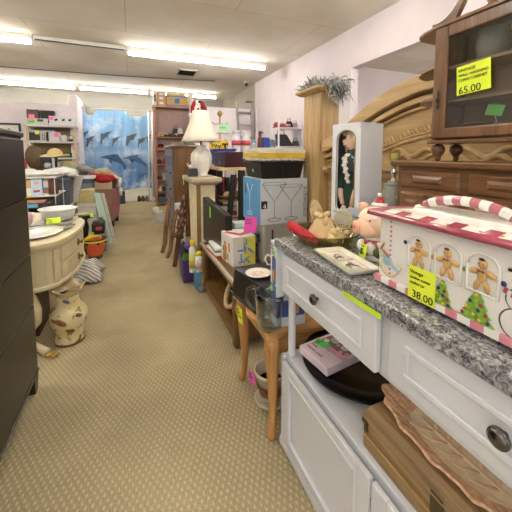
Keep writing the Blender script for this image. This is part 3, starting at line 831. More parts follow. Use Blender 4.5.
# glass canister + yellow votive + silver candlestick behind the doll box
b = MB(); b.lathe([(.046, .971), (.05, .975), (.05, 1.15), (.043, 1.17), (.043, 1.18), (.04, 1.18), (.04, 1.168), (.046, 1.148), (.046, .98), (0, .978)], (1.255, 1.21, 0), 26); b.lathe([(.045, 1.181), (.046, 1.188), (.03, 1.192), (0, 1.193)], (1.255, 1.21, 0), 24)
gj = b.single('glass_canister', M('#b9bcb2', .3, 0, .12, 40), 'frosted grey glass canister with leaf pattern behind the pig', 'jar', (1.255, 1.21, .971))
for i in range(12):
    a = PI+.5+random.uniform(-1.0, 1.0); z = random.uniform(1.0, 1.14)
    b = MB(); b.ball((1.255+.0505*math.cos(a), 1.21+.0505*math.sin(a), z), (.004, .006, .010), 8, (random.uniform(-1, 1), 0, 0)); b.build('frosted_leaf', M('#dcdccf', .5), gj)
cs = thing('candle_holder', 'silver candlestick with yellow glass votive cup on the frosted canister', 'candle holder', (1.255, 1.21, 1.193))
b = MB(); b.lathe([(.030, 1.194), (.030, 1.20), (.014, 1.208), (.010, 1.225), (.016, 1.24), (.018, 1.25), (.008, 1.262), (.010, 1.275), (.021, 1.285), (.018, 1.289), (0, 1.290)], (1.255, 1.21, 0), 22); b.build('stem', M('#d2cfc9', .2, .9), cs)
b = MB(); b.lathe([(.021, 1.290), (.024, 1.295), (.026, 1.365), (.0235, 1.365), (.021, 1.30), (0, 1.297)], (1.255, 1.21, 0), 22); b.build('votive_cup', GLASS('#fbfae8', 1.2), cs)
b = MB(); b.cyl((1.255, 1.21, 1.298), (1.255, 1.21, 1.345), .0185); b.build('candle', M('#ece79a', .5), cs)
# ================================================================== ISLAND SHELF CONTENTS
BLK = M('#080809', .28, 0, .1, spec=.25)
b = MB(); b.lathe([(.14, .449), (.15, .451), (.175, .475), (.247, .481), (.251, .485), (.247, .488), (.175, .482), (.155, .462), (.0, .458)], (.877, .975, 0), 56)
b.single('black_platter', BLK, 'large round black platter on the island shelf under the pink box', 'platter', (.862, .995, .449))
pk = thing('pink_box', 'pink and white craft kit box with window on black platter', 'box', (.752, 1.03, .490), .14)
PB = M('#e6d3dc', .5, 0, .05, 12)
b = MB(); b.box(-.095, .095, -.085, .085, 0, .034); b.build('carton', PB, pk, world=False, bevel=.003)
b = MB(); b.box(.015, .096, -.07, .07, .0335, .0345); b.mat(1); 
for (x, y, r) in ((.06, .03, .022), (.055, -.03, .018), (.03, .05, .014)): b.ball((x, y, .034), (r, r*1.1, .0015), 14)
b.mat(2); b.box(-.012, .015, -.085, .085, .0337, .0344)
for i in range(7): b.ball((random.uniform(-.01, .06), random.uniform(-.075, .0), .0343), (.012, .01, .0006), 10)
b.build('window_print', [M('#8d7f7a', .25), M('#e4dccf', .4), M('#e2a3bd', .5)], pk, world=False)
write(['little', 'charm craft'], (-.020, .07, .0347), (0, -1, 0), (1, 0, 0), .020, M('#a85a80', .6), pk, world=False)
bb = note(pk, (-.005, .042, .0362), (.3, -1, 0), (1, .3, 0), .066, .04, '#5fe36a', ['NEW', '7.50'], .012, world=False)
CRW = WOOD('#6f583a', '#a98b62', 'Y', .65, 7, .08, .3)
cr = thing('wooden_crate', 'rustic brown wooden crate with lid on island shelf', 'crate', (.74, .45, .449))
b = MB(); b.box(.634, .90, .22, .690, .45, .545); b.build('box', CRW, cr, bevel=.003)
b = MB(); b.hexa([(.625, .21, .547), (.90, .21, .547), (.90, .700, .547), (.625, .700, .547)], [(.652, .23, .582), (.90, .23, .582), (.90, .682, .582), (.652, .682, .582)]); b.build('lid', CRW, cr, bevel=.003)
b = MB(); b.box(.629, .635, .22, .684, .492, .497); b.build('groove_strip', M('#b89058', .5), cr)
b = MB(); b.box(.628, .632, .671, .683, .51, .545); b.box(.624, .631, .667, .687, .538, .55); b.build('hinge', M('#6a5c45', .4, .8), cr)
b = MB(); b.box(.628, .632, .43, .46, .50, .555); b.build('clasp', M('#6a5c45', .4, .8), cr)
def leaf(s, t):
    a = 2*PI*s; sc_ = 1 + .035*math.sin(15*a)*(t**3)
    r = t*sc_
    u = .225*math.cos(a)*r; v = .104*math.copysign(abs(math.sin(a))**.8, math.sin(a))*r
    z = .004 + .07*max(0, t-.35)**1.3 + .0045*math.cos(30*a)*max(0, t-.5)
    return (.742+v, .470+u, .584+z+.10*v)
ld = thing('leaf_dish', 'long scalloped brown and cream leaf shaped dish on wooden crate', 'dish', (.742, .475, .583))
b = MB(); b.grid(lambda s, t: leaf(s, .60*t), 120, 9); b.mat(1); b.grid(lambda s, t: leaf(s, .60+.40*t), 120, 7)
bmesh.ops.remove_doubles(b.bm, verts=b.bm.verts, dist=.0006)
b.build('bowl', [M('#f0dcba', .22, 0, .14, 40, coat=.4), M('#ddb08c', .22, 0, .30, 70, coat=.4)], ld, solid=.006)
b = MB()
for i in range(9):
    y = .30+.04*i
    b.tube([(.742, y, .590), (.775, y+.02, .594), (.80, y+.035, .603)], [.005, .004, .002], 6); b.tube([(.742, y, .590), (.71, y+.02, .594), (.69, y+.035, .603)], [.005, .004, .002], 6)
b.tube([(.742, .28, .592), (.742, .66, .592)], .005, 6)
b.build('leaf_vein', M('#e8c9a4', .3, 0, .1), ld)

# ================================================================== BROWN CHEST + CURIO
DW = WOOD('#57391d', '#8a623c', 'Y', .32, 8, .08, .05, .2); DWZ = WOOD('#573a1f', '#87603b', 'Z', .32, 8, .08, .05, .2)
ch = thing('drawer_chest', 'small dark brown chest with panelled drawers at back of island', 'chest', (1.17, .72, .97))
b = MB(); b.box(1.062, 1.28, .42, 1.0, .985, 1.290); b.build('carcass', DW, ch, bevel=.003)
b = MB(); b.box(1.040, 1.29, .40, 1.022, 1.290, 1.312); b.build('top', DW, ch, bevel=.006, seg=3)
b = MB(); b.box(1.05, 1.285, .41, 1.01, .971, .99); b.build('base', DW, ch, bevel=.004)
b = MB(); b.box(1.0385, 1.041, .42, 1.01, 1.3075, 1.311)
b.build('worn_edge', M('#a8865c', .6), ch)
def drawer(y0, y1, z0, z1):
    b = MB(); b.hexa([(1.062, y0, z0), (1.062, y1, z0), (1.062, y1, z1), (1.062, y0, z1)], [(1.052, y0+.008, z0+.008), (1.052, y1-.008, z0+.008), (1.052, y1-.008, z1-.008), (1.052, y0+.008, z1-.008)])
    o = b.build('drawer', DW, ch, bevel=.002)
    a0, a1, c0, c1 = y0+(y1-y0)*.24, y1-(y1-y0)*.24, z0+(z1-z0)*.28, z1-(z1-z0)*.28
    b = MB(); b.hexa([(1.053, a0, c0), (1.053, a1, c0), (1.053, a1, c1), (1.053, a0, c1)], [(1.045, a0+.012, c0+.012), (1.045, a1-.012, c0+.012), (1.045, a1-.012, c1-.012), (1.045, a0+.012, c1-.012)])
    b.build('raised_panel', DW, o)
for c0, c1 in ((.728, .982), (.438, .70)):
    drawer(c0, c1, 1.20, 1.278)
    m_ = (c0+c1)/2
    drawer(m_+.006, c1, 1.095, 1.185); drawer(c0, m_-.006, 1.095, 1.185)
    drawer(c0, c1, .995, 1.085)
# curio cabinet
cu = thing('curio_cabinet', 'vintage wall hanging curio cabinet with glass door standing on the brown chest', 'cabinet', (1.14, .62, 1.312), 0)
cx0, cx1, cy0, cy1, cz0, cz1 = 1.055, 1.215, .40, .842, 1.392, 1.79
b = MB(); b.box(cx0, cx1, cy1-.014, cy1, cz0, cz1); b.build('side_panel', DWZ, cu)
b = MB(); b.box(cx0, cx1, cy0, cy0+.014, cz0, cz1); b.build('side_panel', DWZ, cu)
b = MB(); b.box(cx1-.008, cx1, cy0+.014, cy1-.014, cz0, cz1); b.build('back_panel', M('#8f7350', .5, 0, .1), cu)
b = MB(); b.prism([(cx0-.01, cy0-.03), (cx1, cy0-.03), (cx1, cy1+.12), (cx0+.05, cy1+.112), (cx0+.022, cy1+.095), (cx0+.004, cy1+.06), (cx0-.006, cy1+.02), (cx0-.010, cy1-.01)], 'z', cz1, cz1+.014); b.build('cornice', DW, cu, bevel=.004)
b = MB(); b.prism([(cx0-.008, cy0-.02), (cx1, cy0-.02), (cx1, cy1+.055), (cx0+.05, cy1+.05), (cx0+.01, cy1+.03), (cx0-.006, cy1)], 'z', cz0-.014, cz0); b.build('bottom_board', DW, cu, bevel=.004)
for fx_, fy_ in ((cx0+.03, cy1-.005), (cx0+.03, cy0+.02), (cx1-.03, cy1-.005), (cx1-.03, cy0+.02)):
    b = MB(); b.lathe([(.008, cz0-.014), (.02, cz0-.022), (.024, cz0-.036), (.018, cz0-.052), (.009, cz0-.062), (.010, cz0-.067), (.008, cz0-.0795)], (fx_, fy_, 0), 20); b.build('drop_finial', DW, cu)
for z in (1.54, 1.655):
    b = MB(); pts = [(cx0+.012, cy1), (cx1, cy1)]+[(cx1-(cx1-cx0-.012)*math.sin(k*PI/16), cy1+(.165 if z > 1.6 else .15)*math.cos(k*PI/16)) for k in range(8)]
    b.prism(pts, 'z', z, z+.012); b.build('side_shelf', DW, cu, bevel=.003)
for z in (1.525, 1.645):
    b = MB(); b.box(cx0+.025, cx1-.008, cy0+.014, cy1-.014, z, z+.01); b.build('shelf', M('#9b8262', .5, 0, .08), cu)
# door
dr_ = .045
b = MB()
b.box(cx0-.016, cx0, cy1-.012-dr_, cy1-.006, cz0+.004, cz1-.004); b.box(cx0-.016, cx0, cy0+.006, cy0+.012+dr_, cz0+.004, cz1-.004)
b.box(cx0-.016, cx0, cy0+.012+dr_, cy1-.012-dr_, cz1-.004-dr_*.9, cz1-.004); b.box(cx0-.016, cx0, cy0+.012+dr_, cy1-.012-dr_, cz0+.004, cz0+.04)
do = b.build('door', DWZ, cu, bevel=.005, seg=3)
b = MB(); b.box(cx0-.008, cx0-.006, cy0+.012+dr_, cy1-.012-dr_, cz0+.04, cz1-.004-dr_*.9); b.build('pane', GLASS('#fafcfa', 1.5, .0), do)
b = MB(); xk = cx0-.018
b.ball((xk, cy1-.03, 1.535), (.003, .007, .014), 10); b.ball((xk, cy1-.03, 1.512), (.003, .006, .011), 10); b.ball((xk, cy1-.03, 1.558), (.003, .005, .010), 10); b.ball((xk-.006, cy1-.03, 1.535), .005, 8)
b.build('escutcheon', M('#4e4437', .4, .8), do)
# swan-neck pediment and finial
b = MB()
def neck(y0, y1):
    top = []; bot = []
    for k in range(19):
        t = k/18; y = y0+(y1-y0)*t
        zt = cz1+.014+.018 + .105*(t**1.5) - .02*math.sin(PI*t)
        top.append((y, zt)); bot.append((y, max(cz1+.014, zt-.014-.075*math.sin(PI*min(1, t*1.05))*.0 - (.018+.03*(1-abs(2*t-1))))))
    b.prism(top+bot[::-1], 'x', cx0+.01, cx0+.028)
neck(cy1+.03, .735); b.cyl((cx0+.006, .735, cz1+.118), (cx0+.032, .735, cz1+.118), .02, n=18); b.build('pediment', DW, cu, bevel=.003)
b = MB(); neck(cy0-.02, .575); b.cyl((cx0+.006, .575, cz1+.118), (cx0+.032, .575, cz1+.118), .02, n=18); b.build('pediment', DW, cu, bevel=.003)
b = MB(); b.lathe([(.02, cz1+.014), (.02, cz1+.024), (.012, cz1+.03), (.017, cz1+.04), (.011, cz1+.052), (.018, cz1+.07), (.013, cz1+.095), (.004, cz1+.115), (0, cz1+.12)], (cx0+.03, .672, 0), 20); b.build('urn_finial', WOOD('#6b4326', '#8f6240', 'Z', .35), cu)
note(cu, (cx0-.0175, .690, 1.587), (.0, -1, .06), (0, .06, 1), .108, .095, '#eaff3a', ['VINTAGE', 'WALL HANGING', 'CURIO CABINET', '65.00'], .01, sizes=[.0135, .0125, .0125, .033], name='price_note')
# things inside the curio
g = thing('green_tag_bundle', 'green paper tag lying on the lower curio shelf', 'tag', (1.13, .655, 1.43))
b = MB(); b.obox((1.10, .655, 1.482), (.002, .05, .035), (.2, .15, .1)); b.build('paper', M('#5fae4a', .6), g)
b = MB(); b.tube([(1.10, .655, 1.465), (1.12, .655, 1.435), (1.13, .65, 1.432)], .0015, 5); b.build('string', M('#c9c4b8', .8), g)
b = MB(); b.lathe([(.03, 1.432), (.05, 1.44), (.055, 1.45), (.05, 1.448), (0, 1.438)], (1.14, .735, 0), 20); b.single('small_dish', M('#5c3a35', .3, 0, .2), 'small dark red dish on bottom shelf inside the curio', 'dish', (1.14, .735, 1.432))
b = MB(); b.tube([(1.10, .64, 1.4335), (1.11, .60, 1.436), (1.12, .565, 1.441)], .003, 6); b.ball((1.10, .642, 1.4375), (.009, .014, .003), 10, (0, 0, .2)); b.single('silver_spoon', M('#d6d4d0', .15, .95), 'small silver spoon on the bottom curio shelf', 'spoon', (1.11, .6, 1.433))
b = MB(); b.lathe([(.032, 1.656), (.040, 1.66), (.049, 1.71), (.042, 1.755), (.040, 1.757), (.047, 1.71), (.036, 1.664), (0, 1.66)], (1.14, .70, 0), 24); b.single('reflection_shape', M('#85847e', .5, 0, .04), 'grey shape imitating a glass reflection on the top shelf of curio cabinet', 'vase', (1.14, .70, 1.656))  # solid grey shape imitating a reflection in the door glass

# ================================================================== OAK HEADBOARD
OAK = WOOD('#ad8c5c', '#cfb27f', 'Z', .45, 6, .07, .08); OAKX = WOOD('#b39262', '#d3b684', 'Y', .45, 6, .07, .08)
hb = thing('headboard', 'tall oak headboard with square capped posts and arched carved panel', 'headboard', (1.41, 1.05, 0))
def post(y0):
    b = MB(); y1 = y0+.235
    b.box(1.33, 1.50, y0, y1, 0, 1.805); o = b.build('post', OAK, hb, bevel=.004)
    for k in range(4):
        b = MB(); b.box(1.327, 1.333, y0+.028+.048*k, y0+.054+.048*k, .25, 1.72); b.build('flute', OAK, o, bevel=.003)
    b = MB(); b.hexa([(1.305, y0-.03, 1.805), (1.525, y0-.03, 1.805), (1.525, y1+.03, 1.805), (1.305, y1+.03, 1.805)], [(1.275, y0-.055, 1.822), (1.55, y0-.055, 1.822), (1.55, y1+.055, 1.822), (1.275, y1+.055, 1.822)])
    b.box(1.275, 1.55, y0-.055, y1+.055, 1.822, 1.842); b.build('cap', OAKX, o, bevel=.005)
post(2.005); post(-.10)
ARC = [(0, 1.742), (.12, 1.737), (.25, 1.716), (.38, 1.681), (.5, 1.640), (.62, 1.582), (.74, 1.522), (.86, 1.475), (.94, 1.452), (1, 1.44)]
def arc_z(y):
    t = abs(y-1.0525)/.9525
    for (a, za), (c, zc) in zip(ARC, ARC[1:]):
        if t <= c+1e-6: return za+(zc-za)*(t-a)/(c-a)
    return ARC[-1][1]
YS = [.1+1.905*k/60 for k in range(61)]
def band(d0, d1, x0, x1):
    b = MB(); b.prism([(y, arc_z(y)-d0) for y in YS]+[(y, arc_z(y)-d1) for y in reversed(YS)], 'x', x0, x1); return b
b = MB(); b.prism([(y, arc_z(y)-.06) for y in YS]+[(2.005, .35), (.1, .35)], 'x', 1.415, 1.44); b.build('panel', OAKX, hb)
band(0, .088, 1.345, 1.445).build('outer_arch', OAKX, hb, bevel=.006)
band(.088, .105, 1.405, 1.43).build('arch_groove', WOOD('#5a4026', '#7d5f3c', 'Y', .5), hb)
band(.105, .135, 1.37, 1.43).build('middle_arch', OAKX, hb, bevel=.006)
band(.135, .148, 1.408, 1.43).build('arch_groove', WOOD('#5a4026', '#7d5f3c', 'Y', .5), hb)
band(.148, .165, 1.39, 1.43).build('inner_arch', OAKX, hb, bevel=.006)
b = MB(); WH = M('#c9ab78', .5, 0, .12, 30)
for sg in (-1, 1):
    for j in range(15):
        t = j/14; y = 1.0525+sg*(.03+.36*t); z = 1.455-.075*t**1.6
        b.ball((1.412, y, z+.020), (.010, .026, .0075), 10, (sg*.85, 0, 0)); b.ball((1.412, y, z-.020), (.010, .026, .0075), 10, (-sg*.55, 0, 0))
    b.tube([(1.412, 1.0525+sg*(.03+.037*t), 1.455-.075*(t/10)**1.6) for t in range(11)], .006, 6)
    for k in range(2): b.tube([(1.41, 1.0525+sg*(.06+.025*t+.0*k), 1.345-.03*k+.022*math.sin(t*.9+k*1.4)) for t in range(12)], [.006+.010*abs(math.sin(PI*t/11)) for t in range(12)], 8)
b.build('wheat_carving', WH, hb)
b = MB(); b.box(1.38, 1.42, .1, 2.005, 1.195, 1.235); b.box(1.36, 1.42, .1, 2.005, 1.235, 1.25); b.build('rail', OAKX, hb, bevel=.004)
for y in (1.965, .14):
    b = MB(); b.box(1.35, 1.385, y-.03, y+.03, 1.20, 1.245); b.ball((1.35, y, 1.222), (.012, .02, .014), 10); b.build('rosette', OAK, hb, bevel=.003)

# feather plume on the post
pf = thing('feather_plume', 'grey fluffy feather garland lying on top of the oak post', 'plume', (1.42, 2.08, 1.845))
random.seed(11)
b = MB()
def strand(base, d, L_):
    side_ = Vector((random.uniform(-1, 1), random.uniform(-1, 1), random.uniform(-.3, .3)))*L_*.25
    b.mat(random.choice((0, 0, 1)))
    b.tube([base, base+d*L_*.45+side_*.5, base+d*L_*.8+side_+Vector((0, 0, -.008)), base+d*L_+side_*1.6+Vector((0, 0, -.03))], [.0022, .0042, .003, .0006], 4)
for i in range(620):
    t = random.random(); hgt = math.sin(PI*min(1, .12+t*.9))
    base = Vector((1.30+.22*random.random(), 2.30-.36*t, 1.845+.06*hgt*random.random()))
    d = Vector((random.uniform(-1, 1), random.uniform(-1, .8), random.uniform(-.1, 1))).normalized()
    strand(base, d, random.uniform(.03, .075))
for i in range(200):
    base = Vector((1.40+random.uniform(-.05, .10), 1.93+random.uniform(-.04, .04), 1.90-random.random()*.15))
    d = Vector((random.uniform(-.9, .9), random.uniform(-1, .3), random.uniform(-1, .5))).normalized()
    strand(base, d, random.uniform(.03, .065))
b.build('feathers', [M('#b3b3b1', .95, 0, .25, 25), M('#6f7173', .95, 0, .3, 25)], pf)
b = MB(); b.tube([(1.36, 2.28, 1.855), (1.38, 2.18, 1.88), (1.41, 2.08, 1.885), (1.42, 1.98, 1.87), (1.43, 1.925, 1.80), (1.42, 1.92, 1.745)], [.015, .03, .032, .028, .016, .008], 8); b.build('cord', M('#6f7070', .9, 0, .3, 30), pf)

# ================================================================== END TABLE
HON = WOOD('#b07a3e', '#d3a263', 'X', .3, 5, .1, .05, .3); HONZ = WOOD('#b07a3e', '#d3a263', 'Z', .3, 5, .1, .05, .3)
et = thing('end_table', 'honey oak end table with scalloped top and cabriole legs', 'table', (.80, 1.43, 0))
ex0, ex1, ey0, ey1 = .535, 1.10, 1.195, 1.69
pts = []
def side(p, q, n, amp):
    for k in range(n):
        t = k/n; x = p[0]+(q[0]-p[0])*t; y = p[1]+(q[1]-p[1])*t
        nx, ny = (q[1]-p[1]), -(q[0]-p[0]); l = math.hypot(nx, ny); s_ = amp*(math.cos(4*PI*t)-1)/2
        pts.append((x+nx/l*s_, y+ny/l*s_))
side((ex0, ey0), (ex1, ey0), 30, .03); side((ex1, ey0), (ex1, ey1), 30, .03); side((ex1, ey1), (ex0, ey1), 30, .03); side((ex0, ey1), (ex0, ey0), 30, .03)
b = MB(); b.prism(pts, 'z', .495, .52); b.build('tabletop', HON, et, bevel=.007, seg=3)
b = MB(); b.box(.60, 1.03, 1.24, 1.615, .40, .496); b.build('apron', HON, et, bevel=.004)
for (x, y, sx, sy) in ((.575, 1.23, -1, -1), (.575, 1.65, -1, 1), (1.06, 1.23, 1, -1), (1.06, 1.65, 1, 1)):
    prof = [(.495, .006, .036), (.45, .008, .036), (.40, .005, .033), (.33, .002, .029), (.25, -.001, .025), (.16, -.003, .0205), (.09, -.002, .018), (.055, .002, .019), (.03, .008, .023), (.012, .010, .023), (0.0, .007, .017)]
    b = MB(); b.tube([(x+sx*(o-.012), y+sy*(o-.012), z) for z, o, r in prof], [r for _, _, r in prof], 14); lg = b.build('leg', HONZ, et)
    b = MB()
    for q in (-1, 0, 1): b.ball((x+sx*.026, y+sy*.014*(1 if q == 0 else .6)+q*.012, .435), (.008, .007, .022), 10)
    b.ball((x+sx*.024, y+sy*.01, .41), (.009, .012, .01), 8)
    b.build('shell_carving', HONZ, lg)
note(et, (.531, 1.545, .46), (.1, -1, 0), (0, .12, 1), .06, .085, '#f0f53a', ['end', 'table', '35.00'], .016, sizes=[.014, .014, .018])
# black box
bx = thing('black_box', 'matte black glossy lidded box on the honey oak end table', 'box', (.72, 1.50, .52), .16)
b = MB(); b.hexa([(-.155, -.13, .001), (.155, -.13, .001), (.155, .225, .001), (-.155, .225, .001)], [(-.14, -.12, .15), (.15, -.12, .15), (.15, .22, .15), (-.14, .22, .15)]); b.build('body', M('#161617', .28, 0, .08), bx, world=False, bevel=.008)
b = MB(); b.box(-.165, .165, -.138, .235, 0, .014); b.build('base', M('#161617', .25), bx, world=False, bevel=.004)
b = MB(); b.box(-.02, .14, -.11, .0, .15, .154); b.build('top_panel', M('#2c2c2e', .15, .2), bx, world=False)
b = MB(); b.ball((-.147, -.02, .075), (.003, .005, .006), 8); b.ball((-.147, -.035, .065), (.003, .004, .005), 8); b.build('logo_dot', M('#55575a', .4), bx, world=False)
note(bx, (.03, -.07, .155), (1, .2, 0), (-.2, 1, 0), .03, .018, '#e9e7e2', world=False, name='label_sticker')
b = MB(); b.lathe([(.03, .672), (.045, .674), (.07, .681), (.073, .685), (.07, .686), (.045, .680), (0, .679)], (.64, 1.545, 0), 36)
b.mat(1)
for a in range(9): b.ball((.64+.026*math.cos(a*.7), 1.545+.026*math.sin(a*.7), .6805), (.012, .006, .0008), 8, (0, 0, a*.7))
b.single('china_saucer', [M('#efe6da', .2, 0, .03, coat=.4), M('#dd9a86', .4)], 'white saucer with pink flower motif on top of the black box', 'plate', (.64, 1.545, .672))
gb = thing('gravy_boat', 'cream china gravy boat behind the black box', 'gravy boat', (.85, 1.84, .48))
b = MB(); b.lathe([(.03, .676), (.032, .682), (.022, .69), (.045, .715), (.055, .75), (.052, .752), (.042, .718), (0, .698)], (.79, 1.575, 0), 26, wob=lambda a, r, z, i: (r*(1+.35*max(0, math.cos(a))**3*(i > 3)), z+.014*math.cos(2*a)*(i > 3)), sx=1.15)
gb.location = (.79, 1.575, .675); b.build('bowl', M('#e8dfcc', .2, 0, .05, coat=.4), gb)
b = MB(); b.tube([(.74, 1.585, .745), (.715, 1.59, .765), (.70, 1.59, .74), (.715, 1.59, .705), (.75, 1.585, .70)], .006, 8); b.build('handle', M('#e8dfcc', .2, 0, .05, coat=.4), gb)
# glass pitcher
pt = thing('glass_pitcher', 'clear glass pitcher with ribbed handle on end table corner', 'pitcher', (.60, 1.285, .52))
CLG = GLASS('#f0f4f2', 2.6)
b = MB(); b.lathe([(.050, .522), (.057, .526), (.060, .56), (.067, .66), (.070, .70), (.068, .70), (.0645, .66), (.057, .562), (.053, .535), (0, .531)], (.585, 1.275, 0), 34, wob=lambda a, r, z, i: (r*(1+.12*max(0, math.cos(a-5.2))**6*(3 < i < 7 and z > .69)), z))
b.build('jug', CLG, pt)
b = MB(); b.tube([(.552, 1.328, .69), (.530, 1.352, .70), (.512, 1.370, .68), (.510, 1.372, .63), (.525, 1.355, .595), (.552, 1.324, .585)], [.008, .010, .011, .011, .009, .008], 10); b.build('handle', CLG, pt)
note(pt, (.615, 1.31, .70), (.3, -1, 0), (.2, 0, 1), .015, .035, '#7fd84a', name='tag')
# boxed baby product behind the island corner
bp_ = thing('product_box', 'tall white and blue product box with window behind island post', 'box', (.690, 1.285, .52), -.10)
b = MB(); b.box(-.075, .075, -.035, .05, 0.001, .405); b.build('carton', M('#dfe3ea', .45, 0, .05), bp_, world=False, bevel=.002)
b = MB(); b.prism(pill(.026, .20, .34, .02), 'x', -.0765, -.0755); b.box(-.0765, -.0755, -.03, .045, .05, .20); b.box(-.0757, .07, -.0362, -.0352, .05, .13)
b.mat(1); b.box(-.077, -.0764, -.01, .02, .22, .27); b.box(-.077, -.0764, -.025, .0, .06, .085); b.box(-.01, .04, -.0368, -.0361, .06, .10)
b.mat(2); b.box(-.0772, -.0766, -.015, .025, .345, .365)
b.build('printed_panel', [M('#4a5f96', .4, 0, .25, 60), M('#d99a4a', .5, 0, .2, 60), M('#8ad642', .5)], bp_, world=False)
write(['baby set', '6 piece'], (-.0772, .04, .40), (0, -1, 0), (0, 0, 1), .012, M('#3b4a86', .6), bp_, world=False)
# flower pot and saucer under the end table
fp = thing('flower_pot', 'cream ceramic flower pot with red band under the end table', 'flower pot', (.66, 1.43, 0))
b = MB(); b.lathe([(.05, .03), (.055, .034), (.082, .17), (.088, .172), (.09, .19), (.084, .192), (.078, .175), (.05, .04), (0, .038)], (.665, 1.43, 0), 34); b.build('pot', M('#d9cdb3', .3, 0, .06, coat=.3), fp)
b = MB(); b.lathe([(.0625, .062), (.0725, .112)], (.665, 1.43, 0), 34); b.bm.faces.ensure_lookup_table()
b.lathe([(.0685, .085), (.0755, .122), (.0765, .122)], (.665, 1.43, 0), 34); b.build('red_band', M('#9b5142', .4, 0, .3, 60), fp)
b = MB(); b.lathe([(.06, .001), (.075, .004), (.085, .026), (.088, .03), (.083, .031), (.07, .012), (0, .01)], (.665, 1.43, 0), 34); b.build('saucer', M('#e2d7bf', .3, 0, .06, coat=.3), fp)
note(fp, (.572, 1.47, .135), (.35, -1, 0), (-.15, .05, 1), .05, .075, '#ff62c4', ['pot', '4.00'], .016, name='price_tag')

# ================================================================== TV STAND
BRW = WOOD('#5e4120', '#8a6636', 'Y', .4, 7, .08, .06); BRZ = WOOD('#5e4120', '#8a6636', 'Z', .4, 7, .08, .06)
ts = thing('tv_stand', 'medium brown wooden tv stand with open shelf and reeded top edge', 'tv stand', (.85, 2.43, 0))
tx0, tx1, ty0, ty1 = .612, 1.325, 1.92, 2.96
b = MB(); b.box(tx0, tx1, ty0, ty1, .445, .478); b.build('top', BRW, ts, bevel=.006)
b = MB()
for k in range(4): b.cyl((tx0-.004+.008*k, ty0, .4785-.006*(k == 0)), (tx0-.004+.008*k, ty1, .4785-.006*(k == 0)), .0035, n=8)
b.build('reeded_edge', M('#c9bfa8', .5), ts)
for (x, y) in ((tx0+.01, ty0+.005), (tx0+.01, ty1-.065)):
    b = MB(); b.box(x, x+.055, y, y+.06, .0, .445); b.build('corner_post', BRZ, ts, bevel=.016, seg=3)
b = MB(); b.box(tx0+.065, tx1, ty1-.03, ty1-.01, .05, .445); b.build('side_panel', BRZ, ts)
b = MB(); b.box(tx0+.065, tx1, ty0+.012, ty0+.03, .05, .445); b.build('side_panel', BRZ, ts)
b = MB(); b.box(tx1-.012, tx1, ty0+.03, ty1-.03, .05, .445); b.build('back_panel', M('#3b2a18', .6), ts)
b = MB(); b.box(tx0+.02, tx1-.012, ty0+.03, ty1-.03, .085, .11); b.build('shelf', BRW, ts)
b = MB(); b.box(tx0+.025, tx0+.045, ty0+.06, ty1-.06, .03, .085); b.box(tx0+.025, tx0+.045, ty0+.06, ty1-.06, .40, .445); b.build('face_rail', BRW, ts)
wr = thing('rope_wreath', 'pale rope wreath leaning inside the open tv stand', 'wreath', (.78, 2.30, .11))
b = MB(); R_ = .115
b.tube([(.72+.06*math.sin(a)+.02, 2.30+R_*math.cos(a), .245+R_*math.sin(a)) for a in [2*PI*k/40 for k in range(40)]], .019, 10, closed=True)
b.build('ring', M('#d9bd93', .8, 0, .2, 50, bump=.5), wr)
b = MB(); b.tube([(.70, 2.20, .13), (.70, 2.16, .16), (.69, 2.15, .20), (.70, 2.18, .215)], .009, 8); b.build('loose_end', M('#d9bd93', .8, 0, .2, 50), wr)
# dark flat panel tv
tv = thing('flat_tv', 'black flat screen television standing at far end of tv stand', 'television', (.700, 2.70, .478), .105)
b = MB(); b.hexa([(-.025, -.31, .02), (.03, -.31, .02), (.03, .29, .02), (-.025, .29, .02)], [(-.025, -.30, .355), (.035, -.30, .355), (.035, .29, .445), (-.025, .29, .445)]); b.build('body', M('#1c1a17', .35, 0, .15), tv, world=False, bevel=.008)
b = MB(); b.hexa([(-.028, -.285, .045), (-.0245, -.285, .045), (-.0245, .27, .045), (-.028, .27, .045)], [(-.028, -.285, .335), (-.0245, -.285, .335), (-.0245, .27, .42), (-.028, .27, .42)]); b.build('screen', M('#3a352c', .22, 0, .05), tv, world=False)
b = MB(); b.box(-.06, .08, -.16, .10, 0, .012); b.box(-.01, .02, -.08, .03, .01, .04); b.build('stand', M('#1a1a1a', .3), tv, world=False)
note(tv, (-.0285, .07, .33), (0, -1, 0), (0, 0, 1), .035, .10, '#9be53a', name='green_tag', world=False)
# boxes on the tv stand
def carton(name, label, x0, x1, y0, y1, z0, z1, hexc, stripes=(), rz=0, cat='box', extra=None):
    t = thing(name, label, cat, ((x0+x1)/2, (y0+y1)/2, z0), rz)
    hx, hy, h = (x1-x0)/2, (y1-y0)/2, z1-z0
    b = MB(); b.box(-hx, hx, -hy, hy, .0005, h); b.build('carton', M(hexc, .55, 0, .05, 14), t, world=False, bevel=min(.004, h*.1))
    for i, (za, zb, c) in enumerate(stripes):
        b = MB(); b.box(-hx-.0012, hx+.0012, -hy-.0012, hy+.0012, za*h, zb*h); b.build('printed_band', M(c, .55, 0, .08, 30), t, world=False)
    if extra: extra(t, hx, hy, h)
    return t
carton('game_box', 'flat white box with red band, lower of two stacked on tv stand', .625, .80, 2.44, 2.74, .482, .515, '#e8e2da', [(.0, .5, '#c9503a')], .05)
carton('game_box', 'flat white box with green band, upper of two stacked on tv stand', .635, .825, 2.46, 2.73, .516, .555, '#eceae4', [(.1, .5, '#3f8d6b')], -.03)
